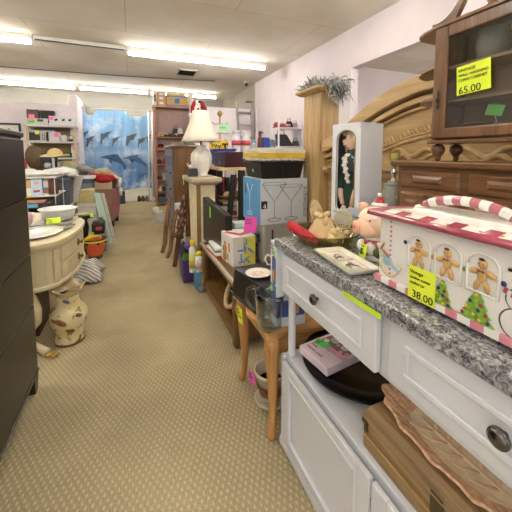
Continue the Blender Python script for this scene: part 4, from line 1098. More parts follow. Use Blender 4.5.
def pat(t, hx, hy, h):
    b = MB(); random.seed(3)
    for i in range(10): b.mat(0); b.obox((random.uniform(-hx*.6, hx*.7), -hy-.0006, random.uniform(.12, .88)*h), (.055, .001, .014), (0, random.choice((.7, -.7, 0, 1.5)), 0))
    b.mat(1)
    for i in range(5): b.obox((-hx-.0006, random.uniform(-hy*.7, hy*.7), random.uniform(.1, .6)*h), (.001, .035, .07), (random.uniform(-.3, .3), 0, 0))
    b.mat(2)
    for i in range(4): b.obox((-hx-.0008, random.uniform(-hy*.7, hy*.7), random.uniform(.1, .5)*h), (.001, .02, .05), (random.uniform(-.3, .3), 0, 0))
    b.mat(3); b.obox((-hx*.4, -hy*.1, h+.001), (hx*.5, hy*1.4, .001), (0, 0, .5)); b.obox((hx*.5, -hy*.3, h+.001), (hx*.7, hy*.4, .001), (0, 0, .3))
    b.build('print', [M('#6fa3d8', .5), M('#e08a3c', .5), M('#4f9a64', .5), M('#d2473c', .5)], t, world=False)
    b = MB(); b.box(-hx*.1, hx+.0005, -hy-.0004, -hy+.001, .0, h*.97); b.build('yellow_panel', M('#e6dc62', .5, 0, .08), t, world=False)
carton('puzzle_box', 'white box with yellow and blue lettered side on tv stand', .685, .875, 2.19, 2.44, .48, .712, '#ece9e4', (), 0.08, extra=pat)
carton('checked_box', 'white and grey checked box standing behind the puzzle box', .80, .92, 2.46, 2.56, .48, .755, '#dfe4df', [(.1+.12*k, .13+.12*k, '#8aa79a') for k in range(7)], .05)
# microwave, glassware box, black crate, white case
mw = thing('microwave', 'stainless steel microwave under the stemware box', 'microwave', (1.14, 2.30, .478))
b = MB(); b.box(.925, 1.32, 2.13, 2.50, .485, .80); b.build('body', M('#bdbdba', .35, .45, .06), mw, bevel=.01)
b = MB(); b.box(.935, 1.315, 2.122, 2.131, .50, .79); b.build('front_panel', M('#b3b3b1', .3, .55, .06), mw, bevel=.004)
b = MB(); b.box(.99, 1.0, 2.112, 2.124, .60, .76); b.build('handle_slot', M('#2a2a2a', .4), mw)
b = MB(); b.tube([(.92, 2.40, .74), (.91, 2.37, .73), (.918, 2.30, .72), (.905, 2.25, .70), (.92, 2.2, .66)], .009, 8); b.tube([(.92, 2.42, .60), (.908, 2.35, .61), (.915, 2.28, .585)], .009, 8); b.ball((.915, 2.22, .70), .018, 10); b.ball((.915, 2.26, .61), .018, 10)
b.build('cord', M('#1c1c1c', .4), mw)
note(mw, (.845, 2.20, .795), (.85, -.5, 0), (.1, -.05, 1), .095, .125, '#ff5fc0', ['micro', '20.00'], .02, name='pink_tag')
gx = thing('stemware_box', 'white and blue stemware box with martini glass drawing', 'box', (1.12, 2.30, .80))
b = MB(); b.box(.895, 1.300, 2.12, 2.50, .802, 1.15); gc = b.build('carton', M('#d5d9de', .5, 0, .03), gx, bevel=.003)
b = MB(); b.box(.8935, .896, 2.122, 2.498, .803, 1.149); b.build('blue_side', M('#5c9fd2', .5, 0, .08, 12), gx)
b = MB(); INK = M('#4c4f57', .6); fy = 2.1185
for cx_, top in ((1.01, 1.115), (1.155, 1.095)):
    b.tube([(cx_-.10, fy, top), (cx_, fy, .975), (cx_+.10, fy, top)], .0022, 5); b.tube([(cx_, fy, .975), (cx_, fy, .845)], .0018, 5)
    b.tube([(cx_+.055*math.cos(a), fy, .838+.012*math.sin(a)) for a in [2*PI*k/20 for k in range(20)]], .0022, 5, closed=True)
    b.tube([(cx_+.10*math.cos(a), fy, top+.012*math.sin(a)) for a in [2*PI*k/20 for k in range(20)]], .0014, 5, closed=True)
b.build('glass_drawing', INK, gc)
b = MB(); b.box(.900, .950, fy-.0005, fy+.001, .925, .985); b.build('number_square', M('#1d1e22', .5), gc)
write(['4'], (.914, fy-.001, .995), (1, 0, 0), (0, 0, 1), .055, M('#f2f2f2', .5), gc)
write(['stemware'], (1.245, fy-.0008, .84), (0, 0, 1), (-1, 0, 0), .062, M('#85888f', .6), gc, gap=.75)
b = MB(); fx = .893
b.tube([(fx, 2.40, 1.10), (fx, 2.34, 1.0), (fx, 2.28, 1.10)], .003, 5); b.tube([(fx, 2.34, 1.0), (fx, 2.34, .87)], .0025, 5); b.tube([(fx, 2.34+.05*math.cos(a), .862+.014*math.sin(a)) for a in [2*PI*k/16 for k in range(16)]], .0025, 5, closed=True)
b.build('glass_drawing', M('#d8e8f4', .5), gx)
b = MB(); b.ball((fx, 2.44, 1.04), (.001, .02, .03), 8); b.ball((fx, 2.45, 1.08), (.001, .015, .02), 8); b.build('olive_picture', M('#5a5a44', .5), gx)
bc = thing('black_storage_box', 'black fabric storage crate on top of the stemware box', 'box', (1.12, 2.32, 1.147))
b = MB(); b.hexa([(.925, 2.15, 1.152), (1.255, 2.15, 1.152), (1.255, 2.48, 1.152), (.925, 2.48, 1.152)], [(.90, 2.13, 1.28), (1.275, 2.13, 1.28), (1.275, 2.50, 1.28), (.90, 2.50, 1.28)]); b.build('bin', M('#171818', .4, 0, .15), bc, bevel=.008)
b = MB(); b.tube([(.90, 2.13, 1.28), (1.275, 2.13, 1.28), (1.275, 2.50, 1.28), (.90, 2.50, 1.28)], .006, 8, closed=True); b.tube([(1.08, 2.128, 1.27), (1.085, 2.14, 1.15)], .003, 6); b.build('wire_rim', M('#3a3b3c', .3, .6), bc)
note(bc, (.905, 2.30, 1.21), (0, -1, 0), (-.2, 0, 1), .03, .025, '#cfd3d6', name='label_tag')
lc = thing('craft_case', 'clear lidded case of white and yellow paper on the black crate', 'case', (1.12, 2.31, 1.28))
b = MB(); b.box(.885, 1.285, 2.12, 2.50, 1.287, 1.378); b.build('case', GLASS('#fcfaf4', .8, .15), lc, bevel=.008)
b = MB(); b.box(.89, 1.28, 2.13, 2.49, 1.305, 1.311); b.mat(1); b.box(.89, 1.28, 2.126, 2.49, 1.312, 1.346); b.mat(2); b.box(.89, 1.28, 2.125, 2.49, 1.347, 1.375)
b.mat(3)
for i in range(26): b.obox((random.uniform(.91, 1.26), 2.125, 1.299+random.uniform(-.006, .006)), (.03, .006, .012), (0, random.uniform(-.4, .4), random.uniform(-.3, .3)))
b.build('paper', [M('#d9d2be', .7), M('#f0c83a', .6, 0, .2, 9), M('#ece6d8', .6, 0, .05), M('#cfc7ae', .5, 0, .3, 40)], lc)
b = MB(); b.box(1.05, 1.17, 2.2, 2.36, 1.378, 1.380); b.build('pink_sheet', M('#f0a0c4', .6), lc)
# ================================================================== COLUMN, LAMP AND SMALL THINGS ON IT
IV = M('#e0d3b2', .75, 0, .14, 9, bump=.25)
pc = thing('pedestal_column', 'distressed ivory square pedestal column under the white table lamp', 'pedestal', (.70, 3.30, 0))
b = MB(); b.hexa([(.62, 3.06, .08), (.79, 3.06, .08), (.79, 3.50, .08), (.62, 3.50, .08)], [(.60, 3.06, 1.03), (.79, 3.06, 1.03), (.79, 3.50, 1.03), (.60, 3.50, 1.03)]); b.build('shaft', IV, pc, bevel=.008)
b = MB(); b.box(.600, .615, 3.05, 3.062, .08, 1.03); b.box(.615, .640, 3.047, 3.061, .08, 1.03); b.build('gilt_corner', M('#8d7344', .5, .2, .2), pc, bevel=.003)
b = MB(); b.box(.54, .85, 3.0, 3.57, 1.055, 1.105); b.hexa([(.585, 3.04, 1.03), (.805, 3.04, 1.03), (.805, 3.53, 1.03), (.585, 3.53, 1.03)], [(.55, 3.01, 1.056), (.84, 3.01, 1.056), (.84, 3.56, 1.056), (.55, 3.56, 1.056)])
b.build('capital', M('#b6a58b', .8, 0, .18, 8, bump=.3), pc, bevel=.012, seg=3)
b = MB(); b.box(.605, .80, 3.055, 3.52, 0, .08); b.build('plinth', IV, pc, bevel=.008)
note(pc, (.538, 3.46, 1.05), (0, -1, 0), (0, 0, 1), .035, .10, '#a6ef4c', name='green_tag')
lm = thing('table_lamp', 'white quilted ceramic lamp with large flared cream shade on column', 'lamp', (.72, 3.30, 1.106))
LW = M('#e9e4d9', .45, 0, .04, 8, bump=0)
b = MB(); LC = (.705, 3.30, 0)
b.lathe([(.070, 1.107), (.074, 1.12), (.062, 1.13), (.070, 1.15), (.093, 1.205), (.110, 1.265), (.113, 1.30), (.104, 1.345), (.078, 1.38), (.052, 1.398), (.05, 1.42), (.056, 1.43), (.02, 1.435)], LC, 48, wob=lambda a, r, z, i: (r*(1+.018*math.sin(12*a)*(2 < i < 9)), z))
bd = b.build('base', LW, lm)
b = MB(); random.seed(5)
for j in range(6):
    for i in range(20):
        z = 1.17+.034*j; r = {0: .078, 1: .093, 2: .105, 3: .1115, 4: .112, 5: .105}[j]-.003
        a = 2*PI*(i+.5*(j % 2))/20; b.ball((LC[0]+r*math.cos(a), LC[1]+r*math.sin(a), z), (.0075, .0075, .0075), 8)
b.build('quilted_knob', LW, lm)
b = MB(); b.lathe([(.012, 1.43), (.012, 1.49), (.022, 1.495), (.022, 1.54), (.006, 1.545), (.006, 1.80), (.010, 1.81), (0, 1.825)], LC, 14); b.build('lamp_socket', M('#b9a46a', .3, .8), lm)
SHADE = M('#e6dfcf', .85, 0, .03, 8)
b = MB(); b.lathe([(.205, 1.478), (.175, 1.53), (.145, 1.60), (.115, 1.68), (.095, 1.74), (.085, 1.79)], LC, 40, wob=lambda a, r, z, i: (r*(1+.012*math.cos(8*a)), z-.012*abs(math.cos(4*a))*(i == 0)))
for i in range(len(b.bm.faces)): pass
b.bm.faces.ensure_lookup_table()
caps = [f for f in b.bm.faces if len(f.verts) > 4]
bmesh.ops.delete(b.bm, geom=caps, context='FACES_ONLY')
b.build('lamp_shade', SHADE, lm, solid=.003)
b = MB(); b.tube([(LC[0]+.083*math.cos(2*PI*k/24), LC[1]+.083*math.sin(2*PI*k/24), 1.79) for k in range(24)], .003, 6, closed=True)
for k in range(3): b.tube([(LC[0], LC[1], 1.775), (LC[0]+.083*math.cos(2*PI*k/3), LC[1]+.083*math.sin(2*PI*k/3), 1.79)], .002, 5)
b.build('shade_ring', M('#b9a46a', .3, .8), lm)
ck = thing('desk_clock', 'small black desk clock with tilted face on the column edge', 'clock', (.60, 3.22, 1.106), -.1)
b = MB(); b.hexa([(-.055, -.03, 0), (.05, -.03, 0), (.05, .05, 0), (-.055, .05, 0)], [(-.045, .0, .085), (.045, .0, .085), (.045, .045, .085), (-.045, .045, .085)]); b.build('case', M('#1b1c1d', .35, 0, .1), ck, world=False, bevel=.006)
b = MB(); b.hexa([(-.043, -.027, .01), (.04, -.027, .01), (.04, -.02, .01), (-.043, -.02, .01)], [(-.037, -.006, .075), (.037, -.006, .075), (.037, 0, .075), (-.037, 0, .075)]); b.build('face', M('#303234', .2), ck, world=False)
fg = thing('figurine', 'small white figurine with green tag behind the black clock', 'figurine', (.595, 3.33, 1.106))
b = MB(); b.lathe([(.022, 0), (.024, .006), (.014, .02), (.02, .05), (.012, .08), (.016, .1), (.008, .122), (0, .126)], (.595, 3.33, 1.106), 16); b.tube([(.595, 3.33, 1.18), (.57, 3.32, 1.21), (.56, 3.32, 1.24)], .007, 6); b.tube([(.595, 3.33, 1.18), (.615, 3.33, 1.20), (.62, 3.32, 1.23)], .007, 6); b.build('body', M('#dcdad6', .3, 0, .06), fg)
note(fg, (.57, 3.305, 1.14), (.3, -1, 0), (0, 0, 1), .025, .05, '#86ef3e', name='green_tag')

# ================================================================== LEANING CARVED PIECES AND TOYS BESIDE THE COLUMN
CV = WOOD('#3a2318', '#74492e', 'Z', .25, 8, .1, .1); CV2 = WOOD('#5d3d28', '#a07a58', 'Z', .25, 8, .1, .1)
nw = thing('carved_newel', 'dark carved spiral bed post leaning against the ivory column', 'bed post', (.44, 3.7, 0))
pts = []; rs = []
A, Bp = Vector((.44, 3.62, .03)), Vector((.595, 3.70, .86))
for k in range(41):
    t = k/40; pts.append(A.lerp(Bp, t))
    rs.append(.030+.018*abs(math.sin(PI*t*6)) if .38 < t < .95 else (.024+.016*t if t <= .38 else .040-.2*(t-.95)))
b = MB(); b.tube(pts, rs, 12); b.build('turned_shaft', CV, nw)
b = MB()
for k in range(30):
    t = .4+.52*k/29; p = A.lerp(Bp, t); a = k*1.15
    b.ball(p+Vector((.042*math.cos(a), .042*math.sin(a), 0)), (.016, .016, .022), 8)
b.build('carving', CV2, nw)
for i, (p, q, r, l) in enumerate((((.36, 4.3, .0), (.50, 4.35, .75), .03, 'brown wooden bed rail leaning left of the carved post'), ((.40, 4.05, .0), (.55, 4.1, .62), .026, 'shorter brown wooden rail leaning beside the carved post'))):
    p, q = Vector(p), Vector(q)
    b = MB(); b.tube([p, p.lerp(q, .15)+Vector((.02, 0, 0)), p.lerp(q, .5), p.lerp(q, .85)+Vector((-.01, 0, 0)), q], [r*.8, r, r*1.1, r, r*.7], 10)
    b.single('wooden_rail', CV2, l, 'rail', tuple(p), 'leaning wooden rails')
wbx = carton('white_carton', 'white carton standing between the tall chest and the column', .545, .66, 4.15, 4.35, .0, .67, '#d4d6dc', (), 0)
def toy_tub():
    t = thing('toy_basket', 'purple and black tub of toys at the foot of the column', 'basket', (.55, 3.22, 0))
    b = MB(); b.hexa([(.47, 3.15, .01), (.57, 3.15, .01), (.57, 3.38, .01), (.47, 3.38, .01)], [(.455, 3.12, .26), (.59, 3.12, .26), (.59, 3.42, .26), (.455, 3.42, .26)]); b.build('tub', M('#4c3272', .5, 0, .15), t, bevel=.01)
    for (x, y, z_, r, c, kind, l) in ((.52, 3.16, .40, .034, '#6b45a8', 'ball', 'purple toy ball on top of the purple tub'), (.575, 3.17, .37, .020, '#c2242c', 'ball', 'small red toy ball in the purple tub'), (.50, 3.20, .33, .045, '#24272c', 'block', 'black toy case in the purple tub'), (.545, 3.24, .34, .05, '#33383f', 'block', 'dark grey toy case behind the purple ball'), (.50, 3.30, .33, .05, '#2a2d33', 'block', 'black toy case at the back of the purple tub'), (.49, 3.145, .285, .03, '#5c8a3a', 'block', 'green toy block at the front of the purple tub')):
        b = MB()
        if kind == 'ball': b.ball((x, y, z_), r, 14); b.obox((x, y, z_-r*.95), (r, r, r*.3))
        else: b.obox((x, y, z_), (r*1.3, r*1.5, r*2.2), (.2, .15, r*8)); b.tube([(x, y-r*.5, z_+r*1.0), (x, y-r*.3, z_+r*1.5), (x, y+r*.4, z_+r*1.5), (x, y+r*.5, z_+r*1.0)], r*.16, 6)
        b.single('toy_'+kind, M(c, .4, 0, .15), l, 'toy', (x, y, z_-r))
    return t
toy_tub()
def bottle(name, label, x, y, z, r, h, body, cap, band=None):
    t = thing(name, label, 'bottle', (x, y, z), 0, 'cleaning bottles by the column')
    b = MB(); b.lathe([(r*.9, .001), (r, .01), (r, h*.68), (r*.8, h*.75), (r*.38, h*.82), (r*.38, h*.86)], (x, y, z), 20); b.build('bottle', M(body, .35, 0, .05), t)
    b = MB(); b.lathe([(r*.62, h*.84), (r*.62, h*.96), (r*.5, h), (0, h)], (x, y, z), 12)
    for k in range(6):
        a = k*PI/3; b.cyl((x+r*.62*math.cos(a), y+r*.62*math.sin(a), z+h*.84), (x+r*.62*math.cos(a), y+r*.62*math.sin(a), z+h*.95), r*.1, n=6)
    b.build('cap', M(cap, .4, 0, .03), t)
    if band:
        b = MB(); b.lathe([(r*1.015, h*.15), (r*1.015, h*.6)], (x, y, z), 20); b.build('wrap_label', M(band, .5, 0, .25, 40), t)
    return t
b = MB(); b.box(.555, .66, 2.975, 3.045, .0, .17)
tb2 = b.single('plastic_bin', M('#5f97b8', .4, 0, .08), 'light blue plastic bin holding bottles beside the tv stand', 'bin', (.59, 3.04, 0), bevel=.01)
bottle('spray_bottle', 'white bottle with yellow cap and label behind the other bottle', .555, 3.09, .14, .036, .33, '#dfe3df', '#f5dc28', '#d9d070')
bottle('spray_bottle', 'squat white bottle with bright yellow cap in front of column', .605, 3.01, .172, .042, .20, '#e9eae6', '#f7e11c', '#d8c8c0')
bottle('spray_bottle', 'small bottle with yellow cap by the tv stand foot', .645, 2.975, .0, .022, .20, '#e6d24a', '#f2cf1c', '#e0b830')
t = thing('grey_tool', 'dark grey power tool handle leaning behind the bottles', 'tool', (.655, 3.1, .1))
b = MB(); b.tube([(.64, 3.02, .36), (.655, 3.06, .42), (.65, 3.12, .47), (.625, 3.13, .44)], [.016, .022, .02, .012], 10); b.box(.62, .665, 3.01, 3.05, .2, .36); b.build('handle', M('#2f3133', .5), t); t.location = (.64, 3.03, .2)
for c in t.children: c.data.transform(Matrix.Translation((.655-.64, 3.1-3.03, .1-.2)))
b = MB(); b.lathe([(.04, 0), (.045, .01), (.045, .035), (.03, .05), (0, .052)], (.61, 2.93, 0), 20); b.box(.575, .64, 2.90, 2.96, 0, .02); b.single('plastic_disc', M('#77797c', .5), 'grey round plastic cap on the carpet by the tv stand', 'disc', (.61, 2.93, 0))

# ================================================================== CHEST OF DRAWERS WITH PAINTED SHEEN
DOK = WOOD('#5f4023', '#8a6237', 'Z', .45, 6, .07, .05)
cd = thing('tall_chest', 'tall brown oak chest with reflected sheen painted grey on its drawer fronts', 'chest', (.82, 5.5, 0))
b = MB(); b.box(.63, 1.02, 5.02, 6.1, .06, 1.44); b.build('carcass', DOK, cd, bevel=.004)
b = MB(); b.box(.60, 1.05, 4.99, 6.13, 1.44, 1.465); b.build('top', DOK, cd, bevel=.005)
b = MB(); b.box(.61, 1.03, 5.0, 6.12, 0, .10); b.build('plinth', DOK, cd, bevel=.004)
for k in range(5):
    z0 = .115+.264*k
    b = MB(); b.box(.612, .631, 5.04, 6.08, z0, z0+.25); d = b.build('drawer', M('#6d6a6c', .35, 0, .1, 6), cd, bevel=.006)  # grey base colour imitates sheen reflected by the drawer fronts
    for y in (5.25, 5.86):
        b = MB(); b.tube([(.611, y-.04, z0+.13), (.595, y-.035, z0+.115), (.595, y+.035, z0+.115), (.611, y+.04, z0+.13)], .006, 6); b.build('handle', M('#3e3a34', .4, .7), d)
b = MB()
def doily(s, t): return (.585+.46*s, 5.0+1.08*t, 1.471+.012*math.sin(14*s)*math.sin(11*t)+.010*math.sin(23*t+5*s))
b.grid(doily, 24, 40); b.single('lace_runner', M('#d6d2c6', .9, 0, .12, 50, bump=.4), 'crumpled white lace runner on top of the tall oak chest', 'cloth', (.8, 5.5, 1.466), solid=.004)
random.seed(21)
for i, (x, y, l, c) in enumerate(((.72, 5.12, 'grey patterned ornament at front of the lace runner', '#8d8878'), (.90, 5.1, 'greenish floral ornament at the right of the lace runner', '#7f806a'))):
    b = MB()
    b.lathe([(.05, 1.483), (.08, 1.49), (.10, 1.505), (.06, 1.512), (0, 1.512)], (x, y, 0), 20, wob=lambda a_, r, z_, i_: (r*(1+.10*math.sin(7*a_)), z_))
    for k in range(9): b.ball((x+.06*math.cos(k*.7), y+.045*math.sin(k*.7), 1.518+.006*(k % 2)), (.026, .026, .014), 8)
    b.single('floral_ornament', M(c, .8, 0, .4, 60), l, 'ornament', (x, y, 1.483))

# ================================================================== SHELF UNIT WITH MAROON BOX
BK = M('#1b1a19', .5, 0, .1)
st = thing('shelf_stand', 'black framed shelf stand with pale wood top behind the column', 'shelf', (1.13, 3.8, 0))
b = MB(); b.box(.86, 1.34, 3.15, 4.75, 1.165, 1.195); b.build('top', WOOD('#b99a6a', '#d9bf92', 'X', .5), st, bevel=.004)
for (x, y) in ((.88, 3.30), (1.09, 3.16), (.88, 4.68), (1.27, 4.68)):
    b = MB(); b.box(x, x+.06, y, y+.06, 0, 1.165); b.build('leg', BK, st)
b = MB(); b.hexa([(.93, 3.14, .55), (.985, 3.14, .55), (.985, 3.17, .55), (.93, 3.17, .55)], [(.99, 3.14, 1.12), (1.05, 3.14, 1.12), (1.05, 3.17, 1.12), (.99, 3.17, 1.12)]); b.build('brace', BK, st)
for z in (.82, .48):
    b = MB(); b.box(.885, 1.33, 3.22, 4.7, z, z+.025); b.build('shelf', WOOD('#7a5a34', '#a07c4c', 'X', .5), st)
b = MB(); b.box(.88, 1.33, 4.70, 4.74, .1, 1.16); b.build('back_panel', M('#2a211c', .7), st)
mb = thing('maroon_box', 'dark maroon box with small keyhole on the pale shelf top', 'box', (1.06, 3.36, 1.195))
b = MB(); b.box(.93, 1.17, 3.18, 3.62, 1.196, 1.365); b.build('body', M('#3a1820', .3, 0, .1), mb, bevel=.006)
b = MB(); b.box(.928, .931, 3.38, 3.39, 1.225, 1.26); b.build('keyhole', M('#d8d4cc', .4), mb)
bbn = thing('blue_bin', 'cobalt blue plastic bin behind the maroon box', 'bin', (1.18, 4.1, 1.195))
b = MB(); b.hexa([(1.05, 4.0, 1.196), (1.30, 4.0, 1.196), (1.30, 4.22, 1.196), (1.05, 4.22, 1.196)], [(1.03, 3.98, 1.40), (1.32, 3.98, 1.40), (1.32, 4.24, 1.40), (1.03, 4.24, 1.40)]); b.build('bin', M('#1f3a9c', .35, 0, .06), bbn, bevel=.008)
b = MB(); b.tube([(1.03, 3.98, 1.40), (1.32, 3.98, 1.40), (1.32, 4.24, 1.40), (1.03, 4.24, 1.40)], .009, 8, closed=True); b.build('rim', M('#1a3288', .35), bbn)
ysn = thing('yellow_bag', 'yellow bag with black lettering standing behind the blue bin', 'bag', (1.22, 4.45, 1.195))
b = MB()
def bag(s, t): return (1.08+.27*s, 4.42+.02*math.sin(7*s), 1.20+.345*t)
b.hexa([(1.08, 4.40, 1.197), (1.35, 4.40, 1.197), (1.35, 4.47, 1.197), (1.08, 4.47, 1.197)], [(1.07, 4.42, 1.54), (1.35, 4.42, 1.54), (1.35, 4.45, 1.54), (1.07, 4.45, 1.54)]); b.build('bag', M('#e8c62a', .5, 0, .1), ysn, bevel=.008)
b = MB(); fy = 4.405
b.tube([(1.09, fy, 1.50), (1.11, fy, 1.44), (1.13, fy, 1.49), (1.15, fy, 1.43), (1.17, fy, 1.48)], .008, 6); b.box(1.25, 1.34, fy-.004, fy+.006, 1.475, 1.495); b.box(1.285, 1.305, fy-.004, fy+.006, 1.40, 1.475); b.tube([(1.19, fy, 1.47), (1.21, fy, 1.42), (1.23, fy, 1.47)], .008, 6)
b.build('lettering', M('#2c2618', .6), ysn)
for i, (x, l) in enumerate(((1.40, 'left of two tall clear plastic canisters with red label'), (1.545, 'right of two tall clear plastic canisters with red label'))):
    t = thing('plastic_canister', l, 'canister', (x, 4.2, 1.195), 0, 'clear plastic canisters')
    b = MB(); b.lathe([(.05, 1.197), (.062, 1.21), (.066, 1.55), (.05, 1.60), (.05, 1.64), (.056, 1.645), (.056, 1.668), (0, 1.67)], (x, 4.2, 0), 20); b.build('jar', M('#d7d6dc', .25, 0, .08), t)
    b = MB(); b.lathe([(.068, 1.46), (.068, 1.53)], (x, 4.2, 0), 20); b.build('red_label', M('#d0505c', .5, 0, .2), t)
b = MB(); b.box(1.36, 1.70, 4.1, 4.76, 1.16, 1.196); 
for x in (1.37, 1.66): b.box(x, x+.03, 4.7, 4.73, 0, 1.16)
for x in (1.37, 1.66): b.box(x, x+.03, 4.12, 4.15, 0, 1.16)
b.single('side_table', M('#d4cdbf', .6), 'pale narrow side table under the plastic canisters', 'table', (1.5, 4.4, 0))
# things on the lower shelves of the stand
for i, (x, c, l, r) in enumerate(((1.00, '#2b2a2c', 'black book leaning at left on the stand shelf', .05), (1.045, '#d9d4cc', 'white book beside the red ones on the stand shelf', .0), (1.095, '#9c2a2c', 'thick red book leaning right on the stand shelf', .18), (.955, '#a82a30', 'red book at the left end of the stand shelf', -.1))):
    b = MB(); b.obox((x, 3.40, .965), (.03, .15, .22), (0, r, 0)); b.single('book', M(c, .5, 0, .08), l, 'book', (x, 3.4, .85), 'books on the shelf stand')
tr = thing('woven_basket', 'shallow tan basket with cream cloth on the stand shelf', 'basket', (1.01, 3.30, .845))
b = MB(); b.lathe([(.07, .847), (.11, .87), (.125, .885), (.12, .887), (.07, .86), (0, .856)], (1.01, 3.30, 0), 24); b.build('basket', M('#a98552', .7, 0, .2, 40), tr)
b = MB()
for k in range(7): b.ball((.96+.012*k, 3.27+.01*(k % 3), .89+.012*(k % 2)), (.025, .03, .025), 8)
b.build('cloth', M('#d8c79a', .8), tr)
for k in range(5):
    c, l = (('#e4dfd4', 'white'), ('#ddd8cd', 'cream'), ('#e6e1d8', 'ivory'), ('#a23a3c', 'red'), ('#e2ddd2', 'pale'))[k]
    carton('magazine_stack', '%s printed paperback, number %s from the bottom of the stack under the shelf stand basket' % (l, ('one', 'two', 'three', 'four', 'five')[k]), .90+.01*(k % 2), 1.085, 3.24, 3.44, .506+.052*k, .556+.052*k, c, [(.3, .6, '#b04a48')] if k in (1, 2) else (), 0, 'book')
for o in [o for o in col.objects if o.name.startswith('magazine_stack')]:
    o['group'] = 'paperbacks stacked under the stand'; 
    o.name = 'paperback'

# trophy-like jewellery stand
js = thing('jewelry_stand', 'gold jewelry stand with round finial and green card behind the lamp', 'stand', (1.245, 4.62, 1.195))
b = MB(); b.lathe([(.07, 1.197), (.07, 1.21), (.012, 1.23), (.009, 1.9), (.02, 1.905), (.045, 1.95), (.02, 1.99), (0, 2.0)], (1.28, 4.62, 0), 18); b.build('pole', M('#c8a45c', .3, .8), js)
b = MB()
for z, l in ((1.80, .13), (1.66, .15), (1.55, .10)):
    b.tube([(1.28-l, 4.62, z+.02), (1.28-l*.6, 4.62, z-.012), (1.28, 4.62, z), (1.28+l*.6, 4.62, z-.012), (1.28+l, 4.62, z+.02)], .006, 6)
b.build('arm', M('#8d7a58', .3, .8), js)
note(js, (1.34, 4.60, 1.73), (1, 0, 0), (0, 0, 1), .16, .13, '#b8e6c0', ['open'], .05, name='green_card', ink='#3d6a4c')
# small bottles on the white counter at the wall
ct = thing('white_counter', 'white counter shelf by the right wall carrying bottles', 'counter', (2.2, 4.9, 0))
b = MB(); b.box(1.72, 2.84, 4.5, 5.3, 1.40, 1.44); b.build('top', M('#dcd8d4', .5, 0, .04), ct, bevel=.004)
b = MB(); b.box(1.74, 2.82, 4.55, 5.28, 0, 1.40); b.build('cabinet', M('#cfcac6', .6, 0, .04), ct)
bt = thing('brown_bottle', 'tall brown figural bottle at left on the white counter', 'bottle', (1.94, 4.62, 1.44))
b = MB(); b.lathe([(.035, 1.442), (.04, 1.46), (.036, 1.58), (.02, 1.62), (.028, 1.66), (.022, 1.70), (0, 1.715)], (1.94, 4.62, 0), 16); b.tube([(1.94, 4.62, 1.66), (1.97, 4.6, 1.69), (1.985, 4.6, 1.67)], .012, 6); b.build('body', M('#6b3a2a', .3, 0, .2), bt)
bw = thing('lotion_bottle', 'small white bottle with aqua cap on the white counter', 'bottle', (1.83, 4.62, 1.44))
b = MB(); b.lathe([(.04, 1.442), (.042, 1.51), (.03, 1.52)], (1.83, 4.62, 0), 16); b.build('body', M('#c9cfd2', .4), bw)
b = MB(); b.lathe([(.03, 1.52), (.03, 1.56), (0, 1.562)], (1.83, 4.62, 0), 16); b.build('cap', M('#7cc0dc', .4), bw)
carton('blue_carton', 'royal blue carton on the white counter', 1.99, 2.10, 4.6, 4.75, 1.441, 1.605, '#2c3f9e')
for i, (x, h, l) in enumerate(((2.15, .14, 'short glass tumbler right of the blue carton'), (2.21, .13, 'glass tumbler beside the white rack post'))):
    b = MB(); b.lathe([(.026, 1.442), (.034, 1.442+h), (.03, 1.442+h), (.022, 1.455), (0, 1.455)], (x, 4.66, 0), 16); b.single('glass_tumbler', GLASS('#dfe6ec', 1.4), l, 'glass', (x, 4.66, 1.442), 'tumblers on the counter')
# white rack with shoes and bags
rk = thing('white_rack', 'white wire rack at right wall with shoes and bags', 'rack', (2.55, 4.95, 0))
WR = M('#e2dfe0', .4, 0, .03)
for x in (2.37, 2.83):
    for y in (4.82, 5.15):
        b = MB(); b.box(x-.012, x+.012, y-.012, y+.012, 1.442, 1.95); b.build('upright', WR, rk)
for z in (1.475, 1.80):
    b = MB(); b.box(2.36, 2.84, 4.80, 5.17, z-.018, z); b.build('wire_shelf', WR, rk)
random.seed(4)
def shoe(x, y, z, rz, c, label, heel=.0):
    t = thing('shoe', label, 'shoe', (x, y, z), rz, 'shoes on the white rack')
    b = MB()
    def sole(s, t2):
        a = 2*PI*s; return None
    pts = []
    for k in range(20):
        a = 2*PI*k/20; l = .13*math.cos(a); w = .042*math.sin(a)*(1+.25*math.cos(a)); pts.append((l, w))
    b.prism(pts, 'z', 0, .016); b.build('sole', M('#262323', .6), t, world=False)
    b = MB(); b.ball((.055, 0, .035), (.075, .037, .032), 14); b.ball((-.065, 0, .05), (.055, .035, .05), 14); b.build('upper', M(c, .45, 0, .2), t, world=False)
    return t
shoe(2.46, 4.95, 1.80, -.6, '#a8303a', 'red shoe on the top shelf of white rack'); shoe(2.54, 4.93, 1.80, -1.2, '#d98c9a', 'pink shoe on the top shelf of white rack'); shoe(2.50, 5.05, 1.80, .5, '#1e1d20', 'black shoe behind the pink one on the white rack')
def bag_(x, y, z, w, d, h, c, label, rz=0, rot=0):
    t = thing('handbag', label, 'bag', (x, y, z), rz, 'bags on the white rack')
    b = MB(); b.hexa([(-w/2, -d/2, 0), (w/2, -d/2, 0), (w/2, d/2, 0), (-w/2, d/2, 0)], [(-w*.36+rot, -d*.25, h), (w*.36+rot, -d*.25, h), (w*.36+rot, d*.25, h), (-w*.36+rot, d*.25, h)]); b.build('body', M(c, .5, 0, .2), t, world=False, bevel=.02, seg=3)
    b = MB(); b.tube([(-w*.25+rot, 0, h*.95), (-w*.2+rot, 0, h*1.35), (w*.2+rot, 0, h*1.35), (w*.25+rot, 0, h*.95)], .007, 6); b.build('strap', M(c, .5), t, world=False)
bag_(2.64, 4.95, 1.80, .15, .1, .12, '#1d1c1f', 'small black handbag on the top shelf of white rack', .2)
